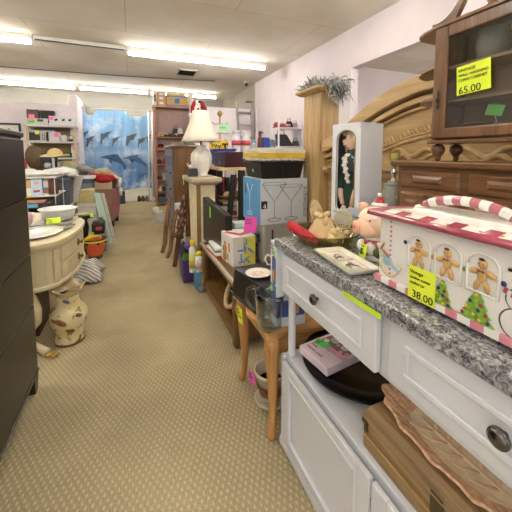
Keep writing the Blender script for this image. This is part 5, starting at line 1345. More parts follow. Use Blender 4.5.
bag_(2.76, 4.95, 1.80, .10, .09, .10, '#b08a94', 'mauve purse at right on the white rack top shelf', -.2)
bag_(2.56, 4.95, 1.475, .30, .14, .21, '#26262a', 'large slumped black bag on the lower rack shelf', .1, -.09)
bag_(2.76, 4.93, 1.475, .14, .12, .10, '#3a3738', 'dark grey purse at right on the lower rack shelf', -.3)
# ladder leaning on the right wall
ld_ = thing('ladder', 'grey aluminium ladder leaning in the corner by the pink partition', 'ladder', (2.6, 7.0, 0))
AL = M('#a3a09e', .35, .6, .08)
for x in (2.40, 2.76):
    b = MB(); b.hexa([(x-.02, 6.78, 0), (x+.02, 6.78, 0), (x+.02, 6.86, 0), (x-.02, 6.86, 0)], [(x-.02, 7.10, 2.58), (x+.02, 7.10, 2.58), (x+.02, 7.17, 2.58), (x-.02, 7.17, 2.58)]); b.build('rail', AL, ld_)
for k in range(8):
    z = .25+.30*k; y = 6.82+.315*z/2.58
    b = MB(); b.box(2.42, 2.74, y-.035, y+.045, z-.03, z); b.build('step', AL, ld_, bevel=.004)
b = MB(); b.box(2.62, 2.78, 7.08, 7.18, 2.58, 2.61); b.build('top_cap', M('#8a5648', .5), ld_)

# ================================================================== BOOKCASE AND DOLPHIN CURTAIN
ORW = WOOD('#9a5f42', '#c08462', 'Z', .5, 6, .08, .04); ORX = WOOD('#9a5f42', '#c08462', 'X', .5, 6, .08, .04)
bk = thing('bookcase', 'tall reddish wooden bookcase beside the dolphin curtain', 'bookcase', (1.1, 8.45, 0))
b = MB(); b.box(.585, .635, 8.3, 8.62, 0, 2.52); b.build('side_panel', ORW, bk); b = MB(); b.box(1.58, 1.62, 8.3, 8.62, 0, 2.52); b.build('side_panel', ORW, bk)
b = MB(); b.box(.57, 1.64, 8.28, 8.63, 2.52, 2.56); b.build('top', ORX, bk)
b = MB(); b.box(.635, 1.58, 8.6, 8.62, 0, 2.52); b.build('back_panel', M('#b39a94', .7, 0, .1), bk)
for z in (.05, .34, .64, 1.05, 1.44, 1.75):
    b = MB(); b.box(.635, 1.58, 8.305, 8.6, z, z+.03); b.build('shelf', ORX, bk)
carton('white_tall_carton', 'narrow white carton with black print at left on the bookcase', .50+.09, .665, 8.33, 8.55, 2.561, 2.90, '#e4e2de', (), 0, extra=lambda t, hx, hy, h: note(t, (0, -hy-.0005, h*.55), (1, 0, 0), (0, 0, 1), .035, .18, '#2f2c2a', name='black_print', world=False))
carton('tan_carton', 'plain tan cardboard carton with white stickers on the bookcase', .68, .885, 8.33, 8.57, 2.561, 2.91, '#c79a6c', (), 0, extra=lambda t, hx, hy, h: [note(t, (.0, -hy-.0005, h*f), (1, 0, 0), (0, 0, 1), .10, .06, '#e9e4da', name='white_sticker', world=False) for f in (.2, .55, .85)])
carton('banana_box', 'large yellowish produce box with blue bands on the bookcase', .905, 1.44, 8.32, 8.58, 2.561, 2.86, '#cda75e', [(.02, .14, '#5c86b8'), (.78, .90, '#5c86b8')], 0, extra=lambda t, hx, hy, h: note(t, (0, -hy-.0014, h*.48), (1, 0, 0), (0, 0, 1), .13, .13, '#4f7fb5', name='blue_emblem', world=False))
carton('green_tray', 'pale green flat carton lying on the produce box', .93, 1.18, 8.35, 8.55, 2.862, 2.925, '#c9cf9e'); carton('grey_tray', 'grey flat carton lying on the produce box at right', 1.20, 1.40, 8.36, 8.55, 2.862, 2.915, '#b9b6b2')
b = MB(); b.lathe([(.06, 2.561), (.072, 2.60), (.075, 2.93), (.065, 2.94), (0, 2.945)], (1.54, 8.45, 0), 20); b.single('white_canister', M('#e8e2d4', .4), 'white cylindrical canister at right end of the bookcase top', 'canister', (1.54, 8.45, 2.561))
random.seed(31)
def fshoe(x, z, rz, c, label):
    t = shoe(x, 8.42, z, rz, c, label); t['group'] = 'shoes in the bookcase'; return t
SHELFZ = [(1.781, 'second shelf'), (1.471, 'third shelf'), (1.081, 'fourth shelf'), (.671, 'fifth shelf'), (.371, 'bottom shelf')]
fshoe(.75, 1.781, -.3, '#d9c9a0', 'tan sandal at left on the upper bookcase shelf'); fshoe(.92, 1.781, .4, '#2a2524', 'dark shoe on the upper bookcase shelf'); fshoe(1.05, 1.781, -.6, '#3a3634', 'second dark shoe on the upper bookcase shelf')
fshoe(1.20, 1.781, .2, '#e3ded8', 'white sneaker on the upper bookcase shelf'); fshoe(1.33, 1.781, 1.0, '#4a4744', 'dark grey boot at right on the upper bookcase shelf')
bag_(1.16, 8.45, 1.781, .24, .14, .22, '#2f2d2c', 'black handbag at the back of the upper bookcase shelf'); bag_(1.24, 8.38, 1.86, .15, .10, .15, '#dcd9d6', 'white handbag lying on the upper bookcase shelf', .3)
b = MB(); b.hexa([(.68, 8.36, 1.90), (.93, 8.36, 1.86), (.93, 8.52, 1.86), (.68, 8.52, 1.90)], [(.69, 8.36, 1.95), (.92, 8.36, 1.90), (.92, 8.52, 1.90), (.69, 8.52, 1.95)]); b.bm.transform(Matrix.Translation((0, 0, -.03))); b.single('tan_pouch', M('#cdb890', .7), 'tan pouch lying across the shoes on the upper bookcase shelf', 'pouch', (.8, 8.44, 1.85), bevel=.01)
b = MB(); b.lathe([(.08, 1.471), (.095, 1.50), (.075, 1.57), (.03, 1.60), (0, 1.60)], (.75, 8.43, 0), 18); b.single('black_pot', M('#1d1b1b', .4), 'black rounded pot on the third bookcase shelf', 'pot', (.75, 8.43, 1.471))
carton('red_tin', 'red flat tin under the third shelf black pot', .66, .88, 8.31, 8.34, 1.471, 1.51, '#b8323a')
def odd(shelf, z, items, y=8.40, x0=.70):
    for i, (c, kind, nm, l) in enumerate(items):
        x = x0+.105*i; b = MB()
        if kind == 0: b.lathe([(.035, z+.001), (.045, z+.03), (.03, z+.09), (.02, z+.12), (.028, z+.15), (0, z+.16)], (x, y, 0), 14)
        elif kind == 1: b.obox((x, y, z+.052), (.085, .10, .10), (0, 0, .3)); b.obox((x, y, z+.11), (.06, .07, .02), (0, 0, .3))
        else: b.ball((x, y, z+.045), (.055, .045, .045), 12); b.ball((x+.015, y-.02, z+.11), (.032, .03, .035), 12); b.ball((x+.03, y-.03, z+.14), (.012, .012, .016), 8)
        b.single(nm, M(c, .5, 0, .2), l+' on the '+shelf+' of the reddish bookcase', nm.split('_')[-1], (x, y, z))
odd('fourth shelf', 1.081, [('#3a3638', 1, 'toy_truck', 'black toy truck body'), ('#b02c34', 2, 'plush_toy', 'red plush toy'), ('#5c5a58', 1, 'grey_box', 'small grey box'), ('#2e2a2a', 0, 'dark_bottle', 'dark bottle')])
odd('fifth shelf', .671, [('#3a3735', 1, 'dark_box', 'small black box'), ('#b8b2a6', 0, 'pale_figurine', 'pale grey figurine'), ('#57514a', 2, 'plush_toy', 'dark grey plush toy'), ('#cfc8ba', 0, 'pale_figurine', 'whitish figurine')])
odd('bottom shelf', .371, [('#d6d2ca', 2, 'plush_toy', 'white plush toy'), ('#3f3d3c', 1, 'dark_box', 'small dark box'), ('#c2b9a9', 2, 'plush_toy', 'beige plush toy'), ('#57524c', 0, 'dark_bottle', 'brownish bottle')])
carton('teal_tub', 'teal plastic tub at the foot of the bookcase', .66, .95, 8.31, 8.5, .081, .24, '#3c5a60', (), 0, 'tub')
b = MB(); b.lathe([(.05, 0), (.07, .01), (.075, .13), (.05, .15), (0, .15)], (.49, 7.2, 0), 18); b.single('white_bucket', M('#d9d6d0', .4), 'small white pail on the carpet beside the tall chest', 'pail', (.49, 7.2, 0))
b = MB(); b.hexa([(.42, 6.3, .001), (.58, 6.3, .001), (.58, 6.5, .001), (.42, 6.5, .001)], [(.43, 6.31, .2), (.57, 6.31, .2), (.57, 6.49, .2), (.43, 6.49, .2)]); b.single('white_basket', M('#c9c6c2', .6, 0, .1), 'pale basket on the carpet in front of the tall chest', 'basket', (.5, 6.4, 0), bevel=.01)
# rod + tapestry
b = MB(); b.cyl((-1.12, 9.2, 2.52), (.62, 9.2, 2.52), .014, n=10); b.single('curtain_rod', M('#a8a6a4', .35, .6), 'thin grey rod carrying the dolphin curtain', 'rod', (-.25, 9.2, 2.52))
for x in (.47, .56):
    b = MB(); b.cyl((x-.02, 8.98-.02, 0), (x+.035, 9.14, 2.5), .02, n=10); b.single('white_pole', M('#d6d4d0', .4, .1), 'slim white pole standing %s of the curtain edge' % ('left' if x < .5 else 'right'), 'pole', (x-.02, 8.96, 0), 'white poles')
DTOP = [(0, 2.47), (.10, 2.30), (.22, 2.49), (.35, 2.47), (.52, 2.49), (.58, 2.49), (.70, 2.36), (.80, 2.33), (.90, 2.40), (1, 2.50)]
def topz(s):
    for (a, za), (c, zc) in zip(DTOP, DTOP[1:]):
        if s <= c: f = (s-a)/(c-a); f = f*f*(3-2*f); return za+(zc-za)*f
    return DTOP[-1][1]
def yw(s, z): return 9.2 - .02 + .022*math.sin(17*s+1.5*z)+.015*math.sin(41*s-2*z)+.02*math.sin(6*z+4*s)
CURT = SHADED('dolphin_print', tapestry_mat)
dc = thing('dolphin_curtain', 'blue cloud print curtain with leaping dolphins hung across the doorway', 'curtain', (-.28, 9.2, .40))
def cur(s, t):
    z0 = .42+.03*math.sin(9*s)-.05*s; z = z0+(topz(s)-z0)*t
    return (-1.1+1.65*s, yw(s, z), z)
b = MB(); b.grid(cur, 90, 70); b.build('sheet', CURT, dc)
DOL = [(-1.0, .16), (-.88, .05), (-.78, .04), (-.5, .14), (-.2, .22), (0, .24), (-.06, .44), (.10, .40), (.2, .24), (.5, .2), (.72, .12), (.82, .04), (1.0, .0), (.98, -.05), (.8, -.08), (.55, -.15), (.35, -.2), (.18, -.42), (.08, -.40), (.14, -.2), (-.2, -.17), (-.5, -.08), (-.76, -.03), (-.9, -.08), (-1.02, -.2), (-.92, -.02)]
OLD = [(-1, -.05), (-.86, .06), (-.70, .10), (-.55, .22), (-.30, .30), (-.05, .31), (.02, .50), (.14, .50), (.14, .30), (.40, .20), (.65, .05), (.85, -.10), (1.02, -.02), (.98, -.14), (1.08, -.30), (.90, -.24), (.70, -.14), (.40, -.02), (.12, .02), (.02, -.02), (-.02, -.22), (-.14, -.24), (-.18, -.02), (-.45, -.02), (-.70, -.04), (-.86, -.08)]
def dolphin(cx, cz, L_, ang, flip, hexc, dark=None, bend=.25):
    b = MB(); q = []
    for u, v in DOL:
        v = v - bend*(u*u) + bend*.35
        if flip: u = -u
        x = cx + L_/2*(u*math.cos(ang)-v*math.sin(ang)); z = cz + L_/2*(u*math.sin(ang)+v*math.cos(ang))
        q.append((x, z))
    n = len(q)
    f = [(x, yw((x+1.1)/1.65, z)-.012, z) for x, z in q]; k = [(x, yw((x+1.1)/1.65, z)-.009, z) for x, z in q]
    b.add(f+k, [tuple(range(n)), tuple(reversed(range(n, 2*n)))]+[(i, (i+1) % n, n+(i+1) % n, n+i) for i in range(n)])
    bmesh.ops.triangulate(b.bm, faces=[x for x in b.bm.faces if len(x.verts) > 4])
    b.build('printed_dolphin', M(hexc, .8, 0, .15, 14), dc)
DK = '#59626f'
dolphin(-.60, 1.80, .44, .85, False, DK); dolphin(-.96, 1.69, .36, .9, False, DK); dolphin(-.345, 1.70, .32, .9, False, DK); dolphin(.02, 1.76, .42, .85, False, DK); dolphin(.29, 1.68, .34, .9, False, DK); dolphin(-1.04, 1.86, .22, 1.0, False, DK); dolphin(.50, 1.78, .28, 1.1, False, DK)
dolphin(-.40, 1.17, .68, -.45, True, '#4a6a96', bend=.3); dolphin(.15, 1.17, .62, -.4, True, '#4a6a96', bend=.3); dolphin(.28, .72, .38, .6, False, '#5a7ba6')
random.seed(8)
carton('dark_tote', 'dark blue tote on the floor under the curtain edge', -.42, -.16, 9.0, 9.14, .0, .34, '#35495c', (), 0, 'tote')
for x, c, l in ((.20, '#3d3a38', 'dark jar on the floor left under the right curtain edge'), (.30, '#6c5a44', 'brown jar on the floor under the right curtain edge'), (.40, '#8a8480', 'grey jar on the floor beside the white poles')):
    b = MB(); b.lathe([(.04, .001), (.05, .02), (.05, .10), (.03, .13), (.035, .16), (0, .165)], (x, 9.3, 0), 14); b.single('floor_jar', M(c, .45, 0, .15), l, 'jar', (x, 9.3, 0))
# red and white plush on the partition top
ps = thing('christmas_plush', 'red and white christmas plush on top of the pink partition', 'plush', (1.44, 7.22, 2.43))
b = MB(); b.ball((1.46, 7.2, 2.36), (.10, .07, .13), 14); b.ball((1.46, 7.18, 2.50), (.075, .06, .07), 14); b.ball((1.30, 7.16, 2.21), (.05, .05, .06), 10); b.ball((1.36, 7.17, 2.42), (.04, .05, .05), 10); b.build('body', M('#e8e2de', .95, 0, .06, 40, bump=.5), ps)
b = MB(); b.tube([(1.33, 7.16, 2.26), (1.35, 7.16, 2.40), (1.40, 7.17, 2.50), (1.44, 7.17, 2.54)], [.035, .045, .045, .02], 10); b.tube([(1.66, 7.16, 2.24), (1.63, 7.16, 2.38), (1.57, 7.17, 2.50), (1.50, 7.17, 2.54)], [.04, .05, .045, .02], 10); b.ball((1.47, 7.125, 2.36), (.025, .015, .03), 10); b.build('red_trim', M('#a8202c', .9, 0, .15, 40, bump=.4), ps)
b = MB(); b.ball((1.50, 7.125, 2.52), (.03, .02, .03), 10); b.ball((1.55, 7.13, 2.38), (.03, .02, .05), 10); b.build('dark_patch', M('#2c2a2a', .9), ps)
# ================================================================== LEFT SIDE: BLACK CHEST, PICTURE
EB = SHADED('ebony_veneer', lambda nt, bs, tc: (
    (lambda n, r, L: (setattr(n.inputs['Scale'], 'default_value', 30), L(tc.outputs['Object'], n.inputs['Vector']), L(n.outputs['Fac'], r.inputs['Fac']), L(r.outputs['Color'], bs.inputs['Base Color']),
     setattr(r.color_ramp.elements[0], 'color', lin('#17130e')), setattr(r.color_ramp.elements[1], 'color', lin('#262016')), setattr(bs.inputs['Roughness'], 'default_value', .33)))(nt.nodes.new('ShaderNodeTexNoise'), nt.nodes.new('ShaderNodeValToRGB'), nt.links.new)))
bc_ = thing('black_chest', 'tall black brown chest of drawers in the left foreground', 'chest', (-.83, 1.5, 0))
b = MB(); b.box(-1.10, -.565, .70, 2.03, .085, 1.43); b.build('carcass', EB, bc_, bevel=.004)
b = MB(); b.box(-1.12, -.553, .68, 2.05, 1.43, 1.458); b.build('top', EB, bc_, bevel=.006)
for z0, z1 in ((.125, .50), (.506, .785), (.791, 1.10), (1.106, 1.415)):
    b = MB(); b.box(-.568, -.548, .72, 2.015, z0, z1); b.build('drawer', EB, bc_, bevel=.004)
b = MB(); b.box(-.566, -.545, .70, 2.03, .105, .119); b.build('base_strip', M('#3f3a31', .25, .2), bc_, bevel=.003)
for (x, y) in ((-.61, 1.955), (-1.09, 1.955), (-.61, .71), (-1.09, .71)):
    b = MB(); b.hexa([(x+.005, y+.015, 0), (x+.055, y+.015, 0), (x+.055, y+.065, 0), (x+.005, y+.065, 0)], [(x, y, .09), (x+.06, y, .09), (x+.06, y+.07, .09), (x, y+.07, .09)]); b.build('foot', EB, bc_)
for c in bc_.children: c.data = c.data.copy() if c.data.users > 1 else c.data
bc_.location.x += .022
pcf = thing('framed_picture', 'black framed white sketch hanging on the rear left wall', 'picture', (-2.52, 8.61, 1.87))
b = MB()
for (x0, x1, z0, z1) in ((-2.80, -2.28, 1.99, 2.03), (-2.80, -2.28, 1.70, 1.74), (-2.80, -2.76, 1.74, 1.99), (-2.32, -2.28, 1.74, 1.99)): b.box(x0, x1, 8.585, 8.619, z0, z1)
b.build('frame', M('#161514', .4), pcf)
b = MB(); b.box(-2.76, -2.32, 8.60, 8.615, 1.74, 1.99); b.build('mat_board', M('#e4e0d6', .7, 0, .03), pcf)
b = MB(); b.ball((-2.60, 8.60, 1.89), (.05, .002, .02), 10); b.ball((-2.50, 8.60, 1.90), (.03, .002, .014), 10); b.build('sketch', M('#6c6a66', .8, 0, .3, 60), pcf)

# ================================================================== CREAM VANITY
CRM = M('#d9cba6', .42, 0, .05, 10)
vn = thing('cream_vanity', 'cream french style bow front vanity on cabriole legs', 'vanity', (-.75, 2.6, 0))
F = [(-.66, 2.375), (-.60, 2.385), (-.545, 2.41), (-.50, 2.455), (-.465, 2.54), (-.438, 2.66), (-.422, 2.82), (-.416, 2.98), (-.425, 3.12), (-.46, 3.23), (-.54, 3.30), (-.66, 3.33)]
NRM = []
for k in range(len(F)):
    a, c = F[max(0, k-1)], F[min(len(F)-1, k+1)]
    tx_, ty_ = c[0]-a[0], c[1]-a[1]; l_ = math.hypot(tx_, ty_); NRM.append((ty_/l_, -tx_/l_))
def offs(o): return [(x+n_[0]*o, y+n_[1]*o) for (x, y), n_ in zip(F, NRM)]
def solid(o, z0, z1): b = MB(); b.prism(offs(o)+[(-1.05, 3.33+o), (-1.05, 2.375-o)], 'z', z0, z1); return b
solid(0, .45, .695).build('body', CRM, vn)
solid(.03, .715, .75).build('top', CRM, vn, bevel=.008, seg=3)
solid(.012, .695, .716).build('top_moulding', CRM, vn, bevel=.005)
solid(.022, .425, .455).build('base_moulding', CRM, vn, bevel=.008)
def strip(y0, y1, z0, z1, o0, o1, n=10):
    def at_(y):
        for k in range(len(F)-1):
            (xa, ya), (xb, yb) = F[k], F[k+1]
            if ya <= y <= yb:
                f = (y-ya)/(yb-ya); return Vector((xa+(xb-xa)*f, y)), Vector((NRM[k][0]+(NRM[k+1][0]-NRM[k][0])*f, NRM[k][1]+(NRM[k+1][1]-NRM[k][1])*f))
        return Vector(F[-1]), Vector(NRM[-1])
    b = MB(); ys = [y0+(y1-y0)*k/n for k in range(n+1)]
    q = [at_(y) for y in ys]
    poly = [tuple(p+m_*o1) for p, m_ in q]+[tuple(p+m_*o0) for p, m_ in reversed(q)]
    b.prism(poly, 'z', z0, z1); return b
for z0, z1 in ((.585, .69), (.468, .575)):
    d = strip(2.50, 3.10, z0, z1, -.02, .014).build('drawer', CRM, vn, bevel=.006)
    b = MB(); b.lathe([(.024, .0), (.024, .006), (.016, .010), (.007, .014), (.007, .022), (.013, .026), (.012, .034), (0, .038)], (-.412, 2.80, (z0+z1)/2), 20, axis='x', sx=1, sy=1.25); b.build('brass_knob', M('#8d7b45', .35, .8, .2), d)
b = strip(2.376, 2.383, .46, .69, -.02, .010, 3); b.build('panel_stile', CRM, vn, bevel=.004)
b = strip(2.44, 2.485, .46, .69, -.02, .012, 3); b.build('panel_stile', CRM, vn, bevel=.004)
GLD = M('#b99b52', .4, .4, .2)
for (x, y, sx, sy) in ((-.70, 2.44, 1.75, -1.25), (-.60, 3.15, .5, .4), (-.99, 2.45, -.5, -.5), (-.99, 3.25, -.5, .5)):
    prof = [(.44, -.01, .05), (.36, .03, .046), (.30, .045, .042), (.23, .05, .03), (.15, .02, .022), (.09, .015, .02), (.05, .05, .021), (.025, .085, .026)]
    b = MB(); b.tube([(x+sx*o, y+sy*o, z) for z, o, r in prof], [r for _, _, r in prof], 12); lg = b.build('leg', CRM, vn)
    b = MB(); c = Vector((x+sx*.10, y+sy*.10, .018)); l_ = math.hypot(sx, sy); sx, sy = sx/l_, sy/l_; b.ball(c-Vector((sx*.01, sy*.01, 0)), (.03, .03, .016), 10)
    for k in (-1, 0, 1):
        p = Vector((-sy, sx, 0))*.02*k; b.ball(c+p+Vector((sx*.028, sy*.028, -.003)), (.012, .012, .010), 8)
    b.build('claw_foot', GLD, lg)
# things on the vanity
b = MB(); b.lathe([(.10, .752), (.12, .754), (.19, .764), (.20, .770), (.195, .772), (.12, .760), (0, .758)], (-.66, 2.68, 0), 40, sx=.86, sy=1.05); b.single('oval_platter', M('#eceae6', .2, 0, .03, coat=.4), 'large white oval platter on the front of the vanity', 'platter', (-.66, 2.68, .752))
bn = thing('white_basket', 'white oval handled basin at back of the vanity top', 'basin', (-.60, 2.98, .752))
b = MB(); b.lathe([(.09, .773), (.115, .777), (.132, .84), (.138, .862), (.147, .865), (.143, .870), (.132, .864), (.11, .785), (0, .782)], (-.60, 3.14, 0), 40, sx=1.0, sy=1.0); b.build('basin', M('#e6e6e6', .4, 0, .03), bn)
for s_ in (-1, 1):
    b = MB(); b.tube([(-.60+s_*.118, 3.10, .862), (-.60+s_*.142, 3.115, .865), (-.60+s_*.142, 3.165, .865), (-.60+s_*.118, 3.18, .862)], .007, 8); b.build('handle', M('#e6e6e6', .4, 0, .03), bn)
tyr = thing('silver_tray', 'flat grey tray with fluorescent note under the white basin', 'tray', (-.60, 2.72, .752))
b = MB(); b.box(-.76, -.47, 2.92, 3.30, .753, .762); b.hexa([(-.76, 2.92, .762), (-.47, 2.92, .762), (-.47, 2.94, .762), (-.76, 2.94, .762)], [(-.77, 2.91, .772), (-.46, 2.91, .772), (-.46, 2.94, .772), (-.77, 2.94, .772)]); b.build('tray', M('#b3aea2', .35, .2, .1), tyr, bevel=.003)
note(tyr, (-.60, 2.95, .795), (.9, .2, 0), (-.1, .55, .8), .10, .05, '#dcf53c', ['basin', '12.00'], .016)
b = MB(); b.ball((-.475, 2.80, .762), (.03, .08, .009), 12, (0, 0, -.15)); b.mat(0); b.obox((-.465, 2.90, .762), (.05, .03, .006), (0, 0, .4)); b.single('grey_fish_dish', M('#8c8a84', .3, .3, .15), 'small grey fish shaped dish on the vanity edge', 'dish', (-.475, 2.8, .753))
carton('white_carton', 'upright white carton with green mark at the left of the vanity', -.86, -.75, 2.78, 2.90, .7735, .965, '#d5dcdf', (), .1, extra=lambda t, hx, hy, h: note(t, (hx*.3, -hy-.0006, h*.55), (1, 0, 0), (0, 0, 1), .02, .05, '#3fa65c', name='green_mark', world=False))
b = MB(); b.lathe([(.03, .764), (.045, .78), (.05, .85), (.03, .87), (0, .872)], (-.80, 2.99, 0), 16); b.single('pink_white_jug', M('#dcb9b4', .4, 0, .1), 'pinkish bulbous jar behind the white carton on the vanity', 'jar', (-.8, 2.99, .764))

# ================================================================== FLOOR PIECES ON THE LEFT
vs = thing('floor_vase', 'large yellow floral vase with ruffled mouth on the carpet', 'vase', (-.45, 2.50, 0))
FV = SHADED('floral_glaze', floral_vase)
VC = (-.445, 2.49, 0)
b = MB(); b.lathe([(.088, .001), (.096, .012), (.092, .035), (.084, .06), (.090, .09), (.113, .14), (.122, .18), (.119, .215), (.102, .25), (.080, .272), (.070, .295), (.068, .345)], VC, 48); b.build('body', FV, vs)
b = MB(); b.lathe([(.068, .340), (.071, .355), (.083, .375), (.103, .392), (.110, .396), (.103, .399), (.081, .382), (.066, .365), (.064, .345)], VC, 60, wob=lambda a, r, z, i: (r*(1+.10*math.sin(5*a)*(i in (2, 3, 4, 5, 6))), z+.014*math.sin(5*a+.6)*(i in (3, 4, 5, 6)))); b.build('ruffled_mouth', M('#d3bd92', .25, 0, .1, coat=.4), vs)
b = MB(); random.seed(12)
for (a, z, r, c) in ((4.45, .19, .034, 0), (5.4, .215, .022, 0), (4.9, .12, .026, 0), (4.7, .315, .020, 1)):
    rr = {.19: .1215, .215: .119, .12: .104, .15: .116, .315: .069, .17: .120}[z]
    b.mat(c); cx_, cy_ = VC[0]+rr*math.cos(a), VC[1]+rr*math.sin(a); b.ball((cx_, cy_, z), (r*1.25, r*.22, r*.62), 12, (0, .5, a+PI/2))
b.each('painted_bird', [M('#94603f', .3, 0, .3, 40), M('#66758c', .3, 0, .2, 40)], vs)
b = MB(); b.lathe([(.098, .0), (.100, .008), (.096, .014)], VC, 40); b.build('foot_rim', M('#7a4a30', .4), vs)
# dark red stool under the vanity
b = MB(); b.box(-.86, -.66, 2.62, 2.95, .0, .30); b.single('dark_red_box', M('#3a1a16', .5, 0, .15), 'dark red box pushed under the vanity', 'box', (-.76, 2.8, 0), bevel=.006)
# striped shirt
sh = thing('striped_cloth', 'grey and white striped cloth heaped on the carpet beside the vanity', 'cloth', (-.47, 3.72, 0))
b = MB()
def cl(s, t):
    x = -.60+.27*s; y = 3.50+.5*t
    return (x+.02*math.sin(9*t), y, .02+.17*(math.sin(PI*s)**.6)*(math.sin(PI*min(1, t*1.02))**.5)+.015*math.sin(14*s+6*t)*math.sin(PI*s))
b.grid(cl, 26, 30); b.build('cloth', SHADED('grey_stripes', lambda nt, bs, tc: ((lambda w, r, L: (setattr(w.inputs['Scale'], 'default_value', 11), setattr(w.inputs['Distortion'], 'default_value', 2.5), setattr(w, 'bands_direction', 'DIAGONAL'), L(tc.outputs['Object'], w.inputs['Vector']), L(w.outputs['Fac'], r.inputs['Fac']), L(r.outputs['Color'], bs.inputs['Base Color']),
    setattr(r.color_ramp.elements[0], 'color', lin('#8d8c8c')), setattr(r.color_ramp.elements[1], 'color', lin('#d8d4ce')), setattr(r.color_ramp.elements[0], 'position', .3), setattr(r.color_ramp.elements[1], 'position', .5), setattr(bs.inputs['Roughness'], 'default_value', .9)))(nt.nodes.new('ShaderNodeTexWave'), nt.nodes.new('ShaderNodeValToRGB'), nt.links.new))), sh, solid=.006)
b = MB(); b.ball((-.56, 3.42, .06), (.05, .09, .055), 12); b.ball((-.58, 3.36, .16), (.035, .04, .10), 12); b.ball((-.565, 3.55, .17), (.045, .07, .07), 12); b.single('white_cloth_bundle', M('#dcdad6', .9, 0, .08, 30, bump=.3), 'white cloth bundle squeezed between vanity and striped cloth', 'cloth', (-.57, 3.45, 0))
n0_ = len(col.objects)
bk_ = thing('orange_bucket', 'orange bucket with black rim and yellow handle on the carpet', 'bucket', (-.43, 4.40, 0))
b = MB(); b.lathe([(.085, .02), (.095, .03), (.15, .24), (.155, .27), (.145, .27), (.09, .04), (0, .035)], (-.43, 4.40, 0), 36); b.build('bucket', M('#d9613a', .45, 0, .06), bk_)
b = MB(); b.tube([(-.43+.153*math.cos(2*PI*k/36), 4.40+.153*math.sin(2*PI*k/36), .275) for k in range(36)], .012, 8, closed=True); 
for a in (-2.3, -1.2, -.3, .8): b.obox((-.43+.152*math.cos(a), 4.40+.152*math.sin(a), .245), (.03, .03, .05), (0, 0, a))
b.build('black_rim', M('#1b1a19', .5), bk_)
b = MB(); b.lathe([(.09, .001), (.095, .03), (.102, .05), (.06, .02)], (-.43, 4.4, 0), 24); b.build('black_base', M('#1b1a19', .5), bk_)
b = MB(); b.tube([(-.43+.165*math.cos(a), 4.40+.165*math.sin(a), .258) for a in [PI*1.05+PI*.95*k/16 for k in range(17)]], .012, 8)
b.tube([(-.56, 4.33, .275), (-.53, 4.28, .31), (-.47, 4.27, .335), (-.40, 4.32, .33), (-.33, 4.36, .30)], [.02, .024, .022, .016, .014], 8); b.tube([(-.53, 4.28, .31), (-.45, 4.42, .355)], [.018, .016], 8)
b.build('handle', M('#ead21f', .45, 0, .06), bk_)
bk_.scale = (.84, .84, .92); bk_.location = (-.455, 4.40, 0)
# mint board
b = MB(); b.hexa([(-.39, 5.06, .0), (-.28, 5.04, .0), (-.28, 5.08, .0), (-.39, 5.10, .0)], [(-.53, 5.22, .76), (-.435, 5.2, .745), (-.435, 5.24, .745), (-.53, 5.26, .76)])
b.single('mint_board', M('#bcd6cc', .5, 0, .06), 'pale mint plank leaning in front of the brown pink hassock', 'plank', (-.34, 5.07, 0), bevel=.004)
b = MB(); b.hexa([(-.275, 5.10, .0), (-.235, 5.09, .0), (-.235, 5.13, .0), (-.275, 5.14, .0)], [(-.43, 5.26, .74), (-.39, 5.25, .74), (-.39, 5.29, .74), (-.43, 5.30, .74)])
b.single('white_lath', M('#c9c4ba', .6, 0, .12), 'thin whitish lath leaning behind the mint plank', 'lath', (-.26, 5.11, 0))
# hassock
hs = thing('hassock', 'brown and pink upholstered hassock carrying a box and red cloth', 'hassock', (-.38, 6.45, 0))
b = MB(); b.hexa([(-.58, 6.22, .10), (-.33, 6.22, .10), (-.26, 6.85, .10), (-.58, 6.85, .10)], [(-.66, 6.18, .70), (-.31, 6.18, .70), (-.20, 6.88, .70), (-.66, 6.88, .70)]); b.build('body', M('#a07664', .8, 0, .08, 20), hs, bevel=.015)
b = MB(); b.hexa([(-.328, 6.215, .11), (-.318, 6.215, .11), (-.245, 6.83, .11), (-.262, 6.83, .11)], [(-.312, 6.175, .69), (-.298, 6.175, .69), (-.182, 6.86, .69), (-.205, 6.86, .69)]); b.build('pink_side', M('#b0747a', .8, 0, .08, 20), hs, bevel=.004)
for (x, y) in ((-.36, 6.26), (-.55, 6.26), (-.30, 6.78), (-.55, 6.78)):
    b = MB(); b.box(x-.045, x+.045, y-.03, y+.05, 0, .10); b.build('foot', M('#161413', .5), hs)
carton('cream_carton', 'cream carton standing on the brown pink hassock', -.60, -.33, 6.2, 6.55, .702, .85, '#d2bd98')
def heap(name, label, pts, hexc, base, cat='cloth', bump=.3):
    b = MB()
    for (x, y, z, rx, ry, rz, a) in pts: b.ball((x, y, z), (rx, ry, rz), 16, (0, a, a*.6))
    o = b.build(name, M(hexc, .92, 0, .12, 22, bump=bump, bscale=18), None)
    o.data.transform(Matrix.Translation(-Vector(base))); o.location = base
    md = o.modifiers.new('merge', 'REMESH'); md.mode = 'VOXEL'; md.voxel_size = .014; md.use_smooth_shade = True
    tx = bpy.data.textures.get('folds') or bpy.data.textures.new('folds', 'CLOUDS'); tx.noise_scale = .09
    dm = o.modifiers.new('folds', 'DISPLACE'); dm.texture = tx; dm.strength = .045; dm.mid_level = .5; dm.texture_coords = 'GLOBAL'
    return tag(o, label, cat)
heap('red_cloth', 'crumpled red cloth draped over the cream carton', [(-.50, 6.33, .90, .19, .14, .075, .1), (-.64, 6.28, .935, .12, .10, .06, -.2), (-.36, 6.4, .89, .13, .12, .06, .3), (-.45, 6.20, .865, .14, .06, .05, 0)], '#a3191f', (-.5, 6.35, .85))
clt = thing('folding_table', 'white folding table mostly buried under bags and bins on the left', 'table', (-1.15, 5.0, 0))
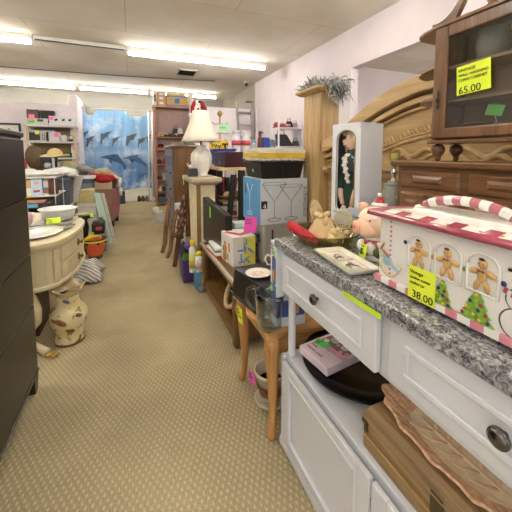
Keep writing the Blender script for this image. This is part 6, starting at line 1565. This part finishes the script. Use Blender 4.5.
b = MB(); b.box(-1.75, -.76, 3.55, 6.6, .635, .66); b.build('tabletop', M('#cfcac0', .5, 0, .05), clt, bevel=.005)
for (x, y) in ((-1.70, 3.62), (-.82, 3.62), (-1.7, 6.5), (-.82, 6.5)):
    b = MB(); b.cyl((x, y, 0), (x, y, .636), .016, n=10); b.build('leg', M('#55534f', .4, .5), clt)
heap('beige_clothes', 'beige and tan clothes heaped behind the red cloth', [(-.55, 6.80, .82, .22, .2, .10, 0), (-.35, 6.75, .84, .14, .2, .14, .2), (-.62, 6.75, .95, .16, .16, .09, -.3), (-.45, 6.72, .98, .16, .14, .07, .3), (-.30, 6.7, .80, .09, .1, .12, .6)], '#b7a37e', (-.5, 6.75, .72))
heap('white_clothes', 'white clothes spilling over the right side of the hassock', [(-.22, 6.55, .78, .05, .15, .11, .2), (-.20, 6.6, .62, .04, .12, .10, .0), (-.29, 6.5, .88, .08, .14, .05, .4)], '#d5d1c8', (-.22, 6.55, .55))
rs_ = thing('clothes_riser', 'low cardboard riser stacked with clothes behind the hassock', 'box', (-.92, 6.95, 0))
b = MB(); b.box(-1.2, -.70, 6.7, 7.3, 0, .92); b.build('carton', M('#a89678', .7, 0, .1), rs_)
heap('white_linen', 'white linen heap left of the beige clothes', [(-.95, 6.95, .98, .24, .2, .07, 0), (-.80, 6.85, 1.03, .16, .16, .06, .2), (-1.08, 6.9, 1.03, .14, .14, .07, -.2)], '#d8d5d2', (-.95, 6.9, .92))
heap('purple_cloth', 'lavender cloth lying on the white linen heap', [(-.88, 6.66, 1.05, .14, .08, .045, .1), (-.76, 6.66, 1.04, .09, .07, .04, -.2)], '#a08fc6', (-.85, 6.66, 1.02))
heap('grey_cloth', 'dark grey cloth on the linen heap below the curtain', [(-.85, 7.2, 1.06, .20, .12, .06, .1), (-1.0, 7.2, 1.05, .12, .1, .06, 0)], '#77787c', (-.9, 7.2, .95))
# foam block on white drawers
wd = thing('white_drawer_unit', 'small white drawer unit under the yellow foam block', 'drawer unit', (-.63, 5.35, 0))
b = MB(); b.box(-.755, -.50, 5.24, 5.60, .02, .60); b.build('carcass', M('#d3cfc4', .5, 0, .05), wd, bevel=.006)
b = MB(); b.box(-.76, -.49, 5.22, 5.25, .54, .605); b.build('drawer', M('#dedad0', .5, 0, .04), wd, bevel=.006)
b = MB(); b.box(-.75, -.505, 5.225, 5.25, .40, .53); b.build('drawer', M('#dedad0', .5, 0, .04), wd, bevel=.006)
b = MB(); b.hexa([(-.765, 5.23, .606), (-.525, 5.23, .606), (-.525, 5.42, .606), (-.765, 5.42, .606)], [(-.765, 5.23, .80), (-.52, 5.22, .82), (-.52, 5.38, .82), (-.765, 5.38, .80)]); b.single('foam_block', M('#d2c58c', .95, 0, .1, 30, bump=.4, bscale=90), 'yellowish foam block on the small white drawer unit', 'foam block', (-.64, 5.3, .606), bevel=.012)
carton('blue_box', 'navy blue box behind the yellow foam block', -.80, -.58, 5.62, 5.9, .661, .94, '#3b4560', [(.15, .75, '#6b7282')])
carton('white_flat_box', 'flat white box on top of the navy box', -.78, -.55, 5.60, 5.9, .942, .985, '#dddbd8')
b = MB(); b.hexa([(-.76, 5.0, .66), (-.72, 5.0, .66), (-.72, 5.12, .66), (-.76, 5.12, .66)], [(-.77, 5.0, 1.03), (-.64, 5.0, 1.03), (-.64, 5.12, 1.03), (-.77, 5.12, 1.03)]); b.single('paper_bag', M('#d9cfc9', .7, 0, .08), 'pale narrow paper bag beside the blue grey bin', 'bag', (-.74, 5.06, .66))
# tote + cloth
tg = thing('storage_bin', 'slate blue grey storage bin under the big white bedding', 'bin', (-.85, 4.85, .66))
b = MB(); b.hexa([(-.955, 4.73, .661), (-.765, 4.73, .661), (-.765, 5.0, .661), (-.955, 5.0, .661)], [(-.985, 4.70, 1.03), (-.745, 4.70, 1.03), (-.745, 5.0, 1.03), (-.985, 5.0, 1.03)]); b.build('bin', M('#59606f', .45, 0, .06), tg, bevel=.008)
b = MB(); b.box(-.995, -.735, 4.68, 5.0, .97, 1.0); b.box(-.87, -.86, 4.715, 4.73, .68, .97); b.build('rim', M('#4c5362', .45), tg, bevel=.005)
heap('white_bedding', 'big folded white bedding lying on the slate bin', [(-.87, 4.85, 1.10, .19, .2, .06, 0), (-.98, 4.85, 1.09, .12, .18, .05, 0), (-.77, 4.85, 1.075, .10, .16, .045, .25)], '#e2e1de', (-.87, 4.85, 1.03))
heap('grey_garment', 'grey garment trailing right of the white bedding', [(-.70, 5.25, 1.08, .10, .10, .05, .3), (-.60, 5.28, 1.05, .08, .08, .045, .3)], '#8f9194', (-.68, 5.2, .99))
o_ = col.objects['grey_garment']; o_.location = (-.70, 5.72, .985+.03)
# shelf riser
sr_ = thing('white_riser', 'white two board riser with packaged goods behind the vanity', 'shelf', (-.98, 4.2, .66))
for z in (.872, 1.075):
    b = MB(); b.box(-1.22, -.77, 4.02, 4.50, z, z+.015); b.build('board', M('#d9d6cd', .5, 0, .05), sr_)
for (x, y) in ((-1.21, 4.03), (-.79, 4.03), (-1.21, 4.48), (-.79, 4.48)):
    b = MB(); b.cyl((x, y, .66), (x, y, 1.076), .005, n=8); b.build('upright', M('#d4d0c8', .5), sr_)
note(sr_, (-1.06, 4.018, .882), (1, 0, 0), (0, -.2, 1), .09, .025, '#e6f03c', name='yellow_tag')
carton('tan_package', 'tan and white package at left on the riser board', -1.10, -1.02, 4.06, 4.2, .888, 1.06, '#c2a274', [(0, .45, '#dcdad8')])
carton('light_blue_package', 'light blue package with red lettering on the riser board', -1.015, -.91, 4.04, 4.16, .888, 1.068, '#b9d4e6', (), 0, extra=lambda t, hx, hy, h: [note(t, (0, -hy-.0006, h*.25), (1, 0, .1), (0, 0, 1), .06, .025, '#c25a5e', name='red_lettering', world=False), note(t, (0, -hy-.0006, h*.75), (1, 0, 0), (0, 0, 1), .05, .03, '#dba79a', name='pink_lettering', world=False)])
carton('pale_package', 'pale package with dark picture beside the light blue one', -.905, -.855, 4.06, 4.16, .888, 1.05, '#c9c3c0', [(.1, .5, '#8a6a5a')])
b = MB(); b.box(-.845, -.785, 4.04, 4.2, .888, 1.058); b.single('brown_book', M('#5d2f1c', .5, 0, .15), 'thick brown book standing at right on the riser board', 'book', (-.81, 4.1, .888), bevel=.006)
gmb = thing('board_game', 'dark boxed board game with orange and blue picture below the riser', 'game', (-.97, 4.05, .66))
b = MB(); b.hexa([(-1.16, 3.80, .78), (-.80, 3.78, .78), (-.80, 4.15, .78), (-1.16, 4.15, .78)], [(-1.16, 3.80, .83), (-.80, 3.78, .83), (-.80, 4.15, .85), (-1.16, 4.15, .85)]); b.build('carton', M('#2b2826', .5, 0, .1), gmb)
b = MB(); b.hexa([(-1.07, 3.793, .79), (-.90, 3.783, .79), (-.90, 3.785, .79), (-1.07, 3.795, .79)], [(-1.07, 3.793, .825), (-.90, 3.783, .825), (-.90, 3.785, .825), (-1.07, 3.795, .825)]); b.mat(1); b.hexa([(-1.1, 3.82, .8325), (-.86, 3.82, .8325), (-.86, 4.0, .8405), (-1.1, 4.0, .8405)], [(-1.1, 3.82, .834), (-.86, 3.82, .834), (-.86, 4.0, .842), (-1.1, 4.0, .842)])
b.build('picture', [M('#5fa4c8', .5, 0, .2), M('#c98a5c', .5, 0, .35, 12)], gmb)
heap('dark_cloth', 'dark bundle of cloth under the board game', [(-.97, 4.0, .72, .2, .16, .055, 0), (-.82, 3.95, .74, .07, .1, .05, .2)], '#1f1d1c', (-.95, 4.0, .66))
heap('cream_cloth', 'cream cloth bundle on the table edge behind the white basin', [(-.97, 3.66, .71, .2, .08, .05, 0), (-.88, 3.66, .70, .08, .08, .04, .3)], '#ddd0c6', (-.95, 3.66, .66))
heap('white_bagged_goods', 'white bagged goods along the top of the riser', [(-1.03, 4.22, 1.12, .20, .14, .035, 0), (-.86, 4.25, 1.115, .12, .13, .032, .0), (-1.1, 4.3, 1.13, .1, .1, .04, 0)], '#dddbd5', (-1.0, 4.22, 1.09))
# coffee maker etc on a hidden crate
hc = thing('tall_carton', 'tall brown carton carrying the coffee maker and straw hat', 'box', (-1.28, 5.6, .66))
b = MB(); b.box(-1.66, -.99, 5.42, 6.0, .661, 1.085); b.build('carton', M('#8d7655', .7, 0, .1), hc)
cm = thing('coffee_maker', 'black and silver coffee maker on the clutter below the straw hat', 'coffee maker', (-1.14, 5.5, 1.086))
b = MB(); b.box(-1.235, -1.05, 5.47, 5.66, 1.087, 1.12); b.box(-1.235, -1.05, 5.57, 5.66, 1.12, 1.29); b.box(-1.235, -1.05, 5.45, 5.66, 1.24, 1.295); b.build('body', M('#1c1c1d', .3, 0, .08), cm, bevel=.006)
b = MB(); b.lathe([(.04, 1.121), (.055, 1.14), (.055, 1.19), (.03, 1.225)], (-1.15, 5.51, 0), 18); b.build('carafe', M('#c9c9c9', .2, .6), cm)
b = MB(); b.box(-1.085, -1.052, 5.445, 5.47, 1.12, 1.285); b.build('control_strip', M('#b4b4b2', .3, .6), cm)
hat = thing('straw_hat', 'straw sun hat lying on the coffee maker', 'hat', (-1.10, 5.75, 1.296))
b = MB(); b.lathe([(.0, 1.425), (.06, 1.42), (.095, 1.39), (.105, 1.335), (.11, 1.32)], (-1.08, 5.66, 0), 30, wob=lambda a, r, z, i: (r, z-.008*math.cos(2*a)*(i < 3))); b.build('crown', M('#d8c08a', .8, 0, .12, 40, bump=.3), hat)
b = MB(); b.lathe([(.10, 1.322), (.155, 1.315), (.2, 1.300), (.20, 1.304), (.155, 1.32), (.10, 1.328)], (-1.08, 5.66, 0), 36, wob=lambda a, r, z, i: (r, z+.018*math.cos(2*a+1)*(r > .12))); b.build('brim', M('#cfb680', .8, 0, .12, 40, bump=.3), hat)
wt = thing('woven_tray', 'large dark woven oval tray leaning behind the red packet', 'tray', (-1.38, 5.62, 1.086))
b = MB()
b.lathe([(0, 0), (.12, .004), (.16, .02), (.20, .03), (.205, .036), (.16, .03), (.12, .012), (0, .008)], (0, 0, 0), 40)
b.bm.transform(Matrix.Translation((-1.37, 5.70, 1.265)) @ Matrix.Rotation(-1.25, 4, 'X') @ Matrix.Rotation(.15, 4, 'Y') @ Matrix.Diagonal((.62, .95, 1, 1)))
b.build('tray', M('#75674c', .8, 0, .4, 60, bump=.6), wt)
b = MB(); b.tube([(.2*math.cos(2*PI*k/40), .2*math.sin(2*PI*k/40), .034) for k in range(40)], .012, 8, closed=True)
b.bm.transform(Matrix.Translation((-1.37, 5.70, 1.265)) @ Matrix.Rotation(-1.25, 4, 'X') @ Matrix.Rotation(.15, 4, 'Y') @ Matrix.Diagonal((.62, .95, 1, 1)))
b.build('braided_rim', M('#6a5c46', .8, 0, .4, 60, bump=.5), wt)
b = MB(); b.hexa([(-1.52, 5.44, 1.087), (-1.41, 5.44, 1.087), (-1.41, 5.50, 1.087), (-1.52, 5.50, 1.087)], [(-1.53, 5.52, 1.30), (-1.43, 5.52, 1.27), (-1.43, 5.58, 1.27), (-1.53, 5.58, 1.30)]); b.single('red_packet', M('#a8322e', .45, 0, .12), 'red packet standing in front of the woven tray', 'packet', (-1.47, 5.5, 1.087), bevel=.008)
b = MB(); b.hexa([(-1.03, 5.5, 1.087), (-.995, 5.5, 1.087), (-.995, 5.75, 1.087), (-1.03, 5.75, 1.087)], [(-1.03, 5.5, 1.22), (-.995, 5.5, 1.22), (-.995, 5.75, 1.22), (-1.03, 5.75, 1.22)]); b.single('grey_carton', M('#a4a39c', .6), 'slim grey carton right of the coffee maker', 'box', (-1.01, 5.6, 1.087))
bgc = thing('beige_carton', 'beige carton with green print right of the coffee maker', 'box', (-.95, 6.2, .66))
b = MB(); b.box(-1.08, -.86, 6.05, 6.3, .661, 1.22); b.build('carton', M('#cbbf98', .6, 0, .1), bgc); note(bgc, (-.92, 6.049, 1.13), (1, 0, 0), (0, 0, 1), .08, .06, '#a9c98c', name='green_print')
# green dish on black stand
bs_ = thing('black_plant_stand', 'black round plant stand carrying a green dish', 'stand', (-.60, 4.72, 0))
b = MB(); b.lathe([(.10, .0), (.10, .02), (.03, .05), (.035, .25), (.05, .35), (.03, .44), (.05, .47), (.13, .485), (.135, .50), (0, .501)], (-.60, 4.72, 0), 26); b.build('stand', M('#171616', .4, 0, .1), bs_)
b = MB(); b.lathe([(.05, .502), (.07, .505), (.115, .528), (.12, .534), (.112, .532), (.06, .512), (0, .51)], (-.60, 4.72, 0), 32); b.mat(1); b.lathe([(.0, .5125), (.058, .5135), (.07, .518)], (-.60, 4.72, 0), 24)
b.single('green_dish', [M('#d7dbb0', .25, 0, .1, coat=.4), M('#8c9a3c', .3, 0, .2)], 'green and cream dish on the black plant stand', 'dish', (-.6, 4.72, .502))
note(bs_, (-.50, 4.61, .53), (.9, .3, 0), (-.2, .3, .8), .05, .06, '#cbe86a', name='green_tag')
tbx = thing('tool_caddy', 'grey tool caddy with red latch behind the orange bucket', 'caddy', (-.42, 4.78, 0))
b = MB(); b.box(-.50, -.34, 4.66, 4.92, .001, .24); b.build('box', M('#8b9096', .45, 0, .1), tbx, bevel=.01)
b = MB(); b.box(-.52, -.36, 4.68, 4.9, .24, .40); b.build('lid', M('#1f1f20', .45, 0, .1), tbx, bevel=.02)
b = MB(); b.box(-.47, -.39, 4.655, 4.70, .30, .345); b.build('latch', M('#cc4433', .45), tbx, bevel=.008)
b = MB(); b.hexa([(-.42, 4.65, .4), (-.36, 4.65, .4), (-.36, 4.75, .4), (-.42, 4.75, .4)], [(-.43, 4.68, .47), (-.38, 4.68, .47), (-.38, 4.74, .47), (-.43, 4.74, .47)]); b.single('olive_pouch', M('#5b604a', .8, 0, .15), 'small olive pouch on top of the tool caddy', 'pouch', (-.4, 4.7, .4), bevel=.012)
heap('black_bag', 'black bag slumped behind the orange bucket', [(-.68, 4.45, .13, .08, .1, .13, 0), (-.68, 4.5, .25, .06, .08, .08, 0)], '#1a191a', (-.68, 4.45, .0), 'bag')

# ================================================================== REAR LEFT SHELVES
su = thing('steel_shelving', 'tan metal shelving with appliances against the rear left wall', 'shelving', (-1.63, 8.3, 0))
TAN = M('#cdb98d', .5, .1, .06); SHG = M('#c9c6c2', .5, 0, .05)
for x in (-2.08, -1.18):
    for y in (8.17, 8.54):
        b = MB(); b.box(x, x+.05, y, y+.05, 0, 1.985); b.build('upright', TAN, su)
for z in (.85, 1.235, 1.60, 1.955):
    b = MB(); b.box(-2.10, -1.12, 8.14, 8.59, z-.015, z+.025); b.build('shelf', SHG, su)
b = MB(); b.box(-2.03, -1.18, 8.58, 8.595, .85, 1.95); b.build('back_panel', M('#94805a', .7, 0, .08), su)
def radio(name, label, x0, x1, z, h, c1, extra):
    t = thing(name, label, 'stereo', ((x0+x1)/2, 8.3, z)); b = MB(); b.box(x0, x1, 8.18, 8.45, z+.001, z+h); b.build('cabinet', M(c1, .4, .1, .08), t, bevel=.004); extra(t); return t
def st_x(t):
    b = MB(); b.box(-1.86, -1.75, 8.174, 8.181, 2.05, 2.10); b.lathe([(.035, 0), (.035, .008), (.028, .01)], (-1.72+.05, 8.181, 2.055), 18, axis='y'); b.build('speaker_face', M('#3a3938', .5, 0, .3, 80), t)
    note(t, (-1.96, 8.178, 2.15), (1, 0, 0), (0, 0, 1), .11, .10, '#ff7cc0', name='pink_note'); note(t, (-1.96, 8.176, 2.05), (1, 0, 0), (0, 0, 1), .12, .07, '#86e84a', ['10.00'], .04, name='green_note')
radio('stereo', 'silver stereo with pink and green notes on the shelving top', -2.05, -1.66, 1.981, .14, '#b9b7b3', st_x)
kb = carton('long_carton', 'long white carton with black product pictures on the shelving top', -1.65, -1.14, 8.2, 8.5, 1.981, 2.185, '#d9d9dc', (), 0, extra=lambda t, hx, hy, h: [note(t, (hx*f, -hy-.0008, h*.6), (1, 0, .3), (0, 0, 1), .06, .05, '#3a3a3e', name='product_picture', world=False) for f in (-.45, .1, .6)] + [note(t, (-hx*.82, -hy-.001, h*.75), (1, 0, 0), (0, 0, 1), .09, .08, '#ff7cc0', name='pink_note', world=False)])
carton('speaker_box', 'dark brown loudspeaker behind the stereo at left', -2.12, -1.90, 8.47, 8.60, 1.981, 2.34, '#33261e', [(.5, .9, '#57432f')], 0, 'speaker')
carton('black_speaker', 'black loudspeaker behind the long carton', -1.87, -1.60, 8.51, 8.61, 1.981, 2.335, '#17130f', [(.40, .44, '#3b332b')], 0, 'speaker')
mwv = thing('small_microwave', 'silver microwave with black door and yellow note on the middle shelf', 'microwave', (-1.87, 8.3, 1.625))
b = MB(); b.box(-2.05, -1.72, 8.2, 8.5, 1.626, 1.83); b.build('body', M('#b6aea6', .4, .2, .06), mwv, bevel=.005)
b = MB(); b.box(-2.035, -1.83, 8.194, 8.202, 1.645, 1.815); b.build('door', M('#1b1615', .2), mwv)
b = MB()
for r in range(4):
    for c in range(2): b.box(-1.795+.035*c, -1.77+.035*c, 8.196, 8.202, 1.65+.04*r, 1.675+.04*r)
b.build('keypad', M('#55504c', .5), mwv); note(mwv, (-1.88, 8.192, 1.81), (1, 0, 0), (0, 0, 1), .08, .07, '#ece64a', name='yellow_note')
carton('flat_blue_tray', 'flat blue and white packet lying on the microwave', -2.02, -1.56, 8.22, 8.45, 1.832, 1.862, '#a8c0d0')
carton('white_appliance_carton', 'square white carton with pink note on the middle shelf', -1.67, -1.47, 8.2, 8.4, 1.626, 1.825, '#cfcdcf', (), 0, extra=lambda t, hx, hy, h: note(t, (hx*.45, -hy-.001, h*.7), (1, 0, 0), (0, 0, 1), .09, .09, '#ff7cc0', name='pink_note', world=False))
mg = thing('white_mug', 'white lidded canister right of the pink noted carton', 'canister', (-1.40, 8.3, 1.625))
b = MB(); b.lathe([(.06, 1.626), (.065, 1.64), (.065, 1.75), (.05, 1.765), (0, 1.77)], (-1.40, 8.3, 0), 20); b.build('body', M('#dcdad6', .35), mg); b = MB(); b.tube([(-1.335, 8.29, 1.73), (-1.30, 8.28, 1.72), (-1.30, 8.28, 1.67), (-1.335, 8.29, 1.655)], .009, 8); b.build('handle', M('#dcdad6', .35), mg)
cg = thing('small_chiming_clock', 'small dark clock with white face at right on the middle shelf', 'clock', (-1.24, 8.28, 1.625))
b = MB(); b.lathe([(.05, 1.626), (.05, 1.64), (.02, 1.66), (.03, 1.67)], (-1.24, 8.28, 0), 16); b.lathe([(.05, 0), (.055, .03), (.05, .05)], (-1.24, 8.25, 1.715), 20, axis='y'); b.build('case', M('#2a2826', .4), cg); b = MB(); b.lathe([(.042, -.003), (.042, .002)], (-1.24, 8.25, 1.715), 20, axis='y'); b.build('dial', M('#e6e4e0', .4), cg)
for i, (x0, x1, h, c, l) in enumerate(((-2.02, -1.84, .13, '#b4aca4', 'pale grey appliance on the lower visible shelf'), (-1.83, -1.62, .09, '#3d3734', 'dark flat appliance beside the grey one on the lower shelf'), (-1.60, -1.42, .12, '#2b2928', 'black device behind the straw hat on the lower shelf'), (-1.41, -1.25, .10, '#262525', 'black device with green note on the lower shelf'))):
    t = carton('small_appliance', l, x0, x1, 8.2, 8.42, 1.261, 1.261+h, c, [(.3, .5, '#5a5552')], 0, 'appliance'); t['group'] = 'appliances on the lower shelf'
    if i == 3: note(t, (0, -.1112, .05), (1, 0, 0), (0, 0, 1), .10, .07, '#7be04a', name='green_note', world=False)
rm = carton('white_router_box', 'upright white carton with pink note at right end of lower shelf', -1.235, -1.14, 8.2, 8.36, 1.261, 1.50, '#cfcbc6', (), 0, extra=lambda t, hx, hy, h: note(t, (0, -hy-.001, h*.85), (1, 0, 0), (0, 0, 1), .06, .07, '#ff7cc0', name='pink_note', world=False))
# ================================================================== CAMERA, WORLD, VIEW
cam = bpy.data.cameras.new('camera'); co = bpy.data.objects.new('camera', cam); col.objects.link(co)
cam.sensor_fit = 'HORIZONTAL'; cam.sensor_width = 36; cam.lens = 36*310/512; cam.shift_y = -75/512; cam.clip_start = .02
pitch, yaw = math.radians(4.9777), math.radians(22.044)
co.location = (0, 0, 1.34); co.rotation_euler = (PI/2-pitch, 0, -yaw)
sc.camera = co
w = bpy.data.worlds.new('world'); sc.world = w; w.use_nodes = True
w.node_tree.nodes['Background'].inputs[0].default_value = lin('#f2f4f8'); w.node_tree.nodes['Background'].inputs[1].default_value = .45
sc.view_settings.view_transform = 'Standard'; sc.view_settings.look = 'None'; sc.view_settings.exposure = 1.45; sc.view_settings.gamma = 1
sc.cycles.use_denoising = True
sc.cycles.max_bounces = 8; sc.cycles.transparent_max_bounces = 16
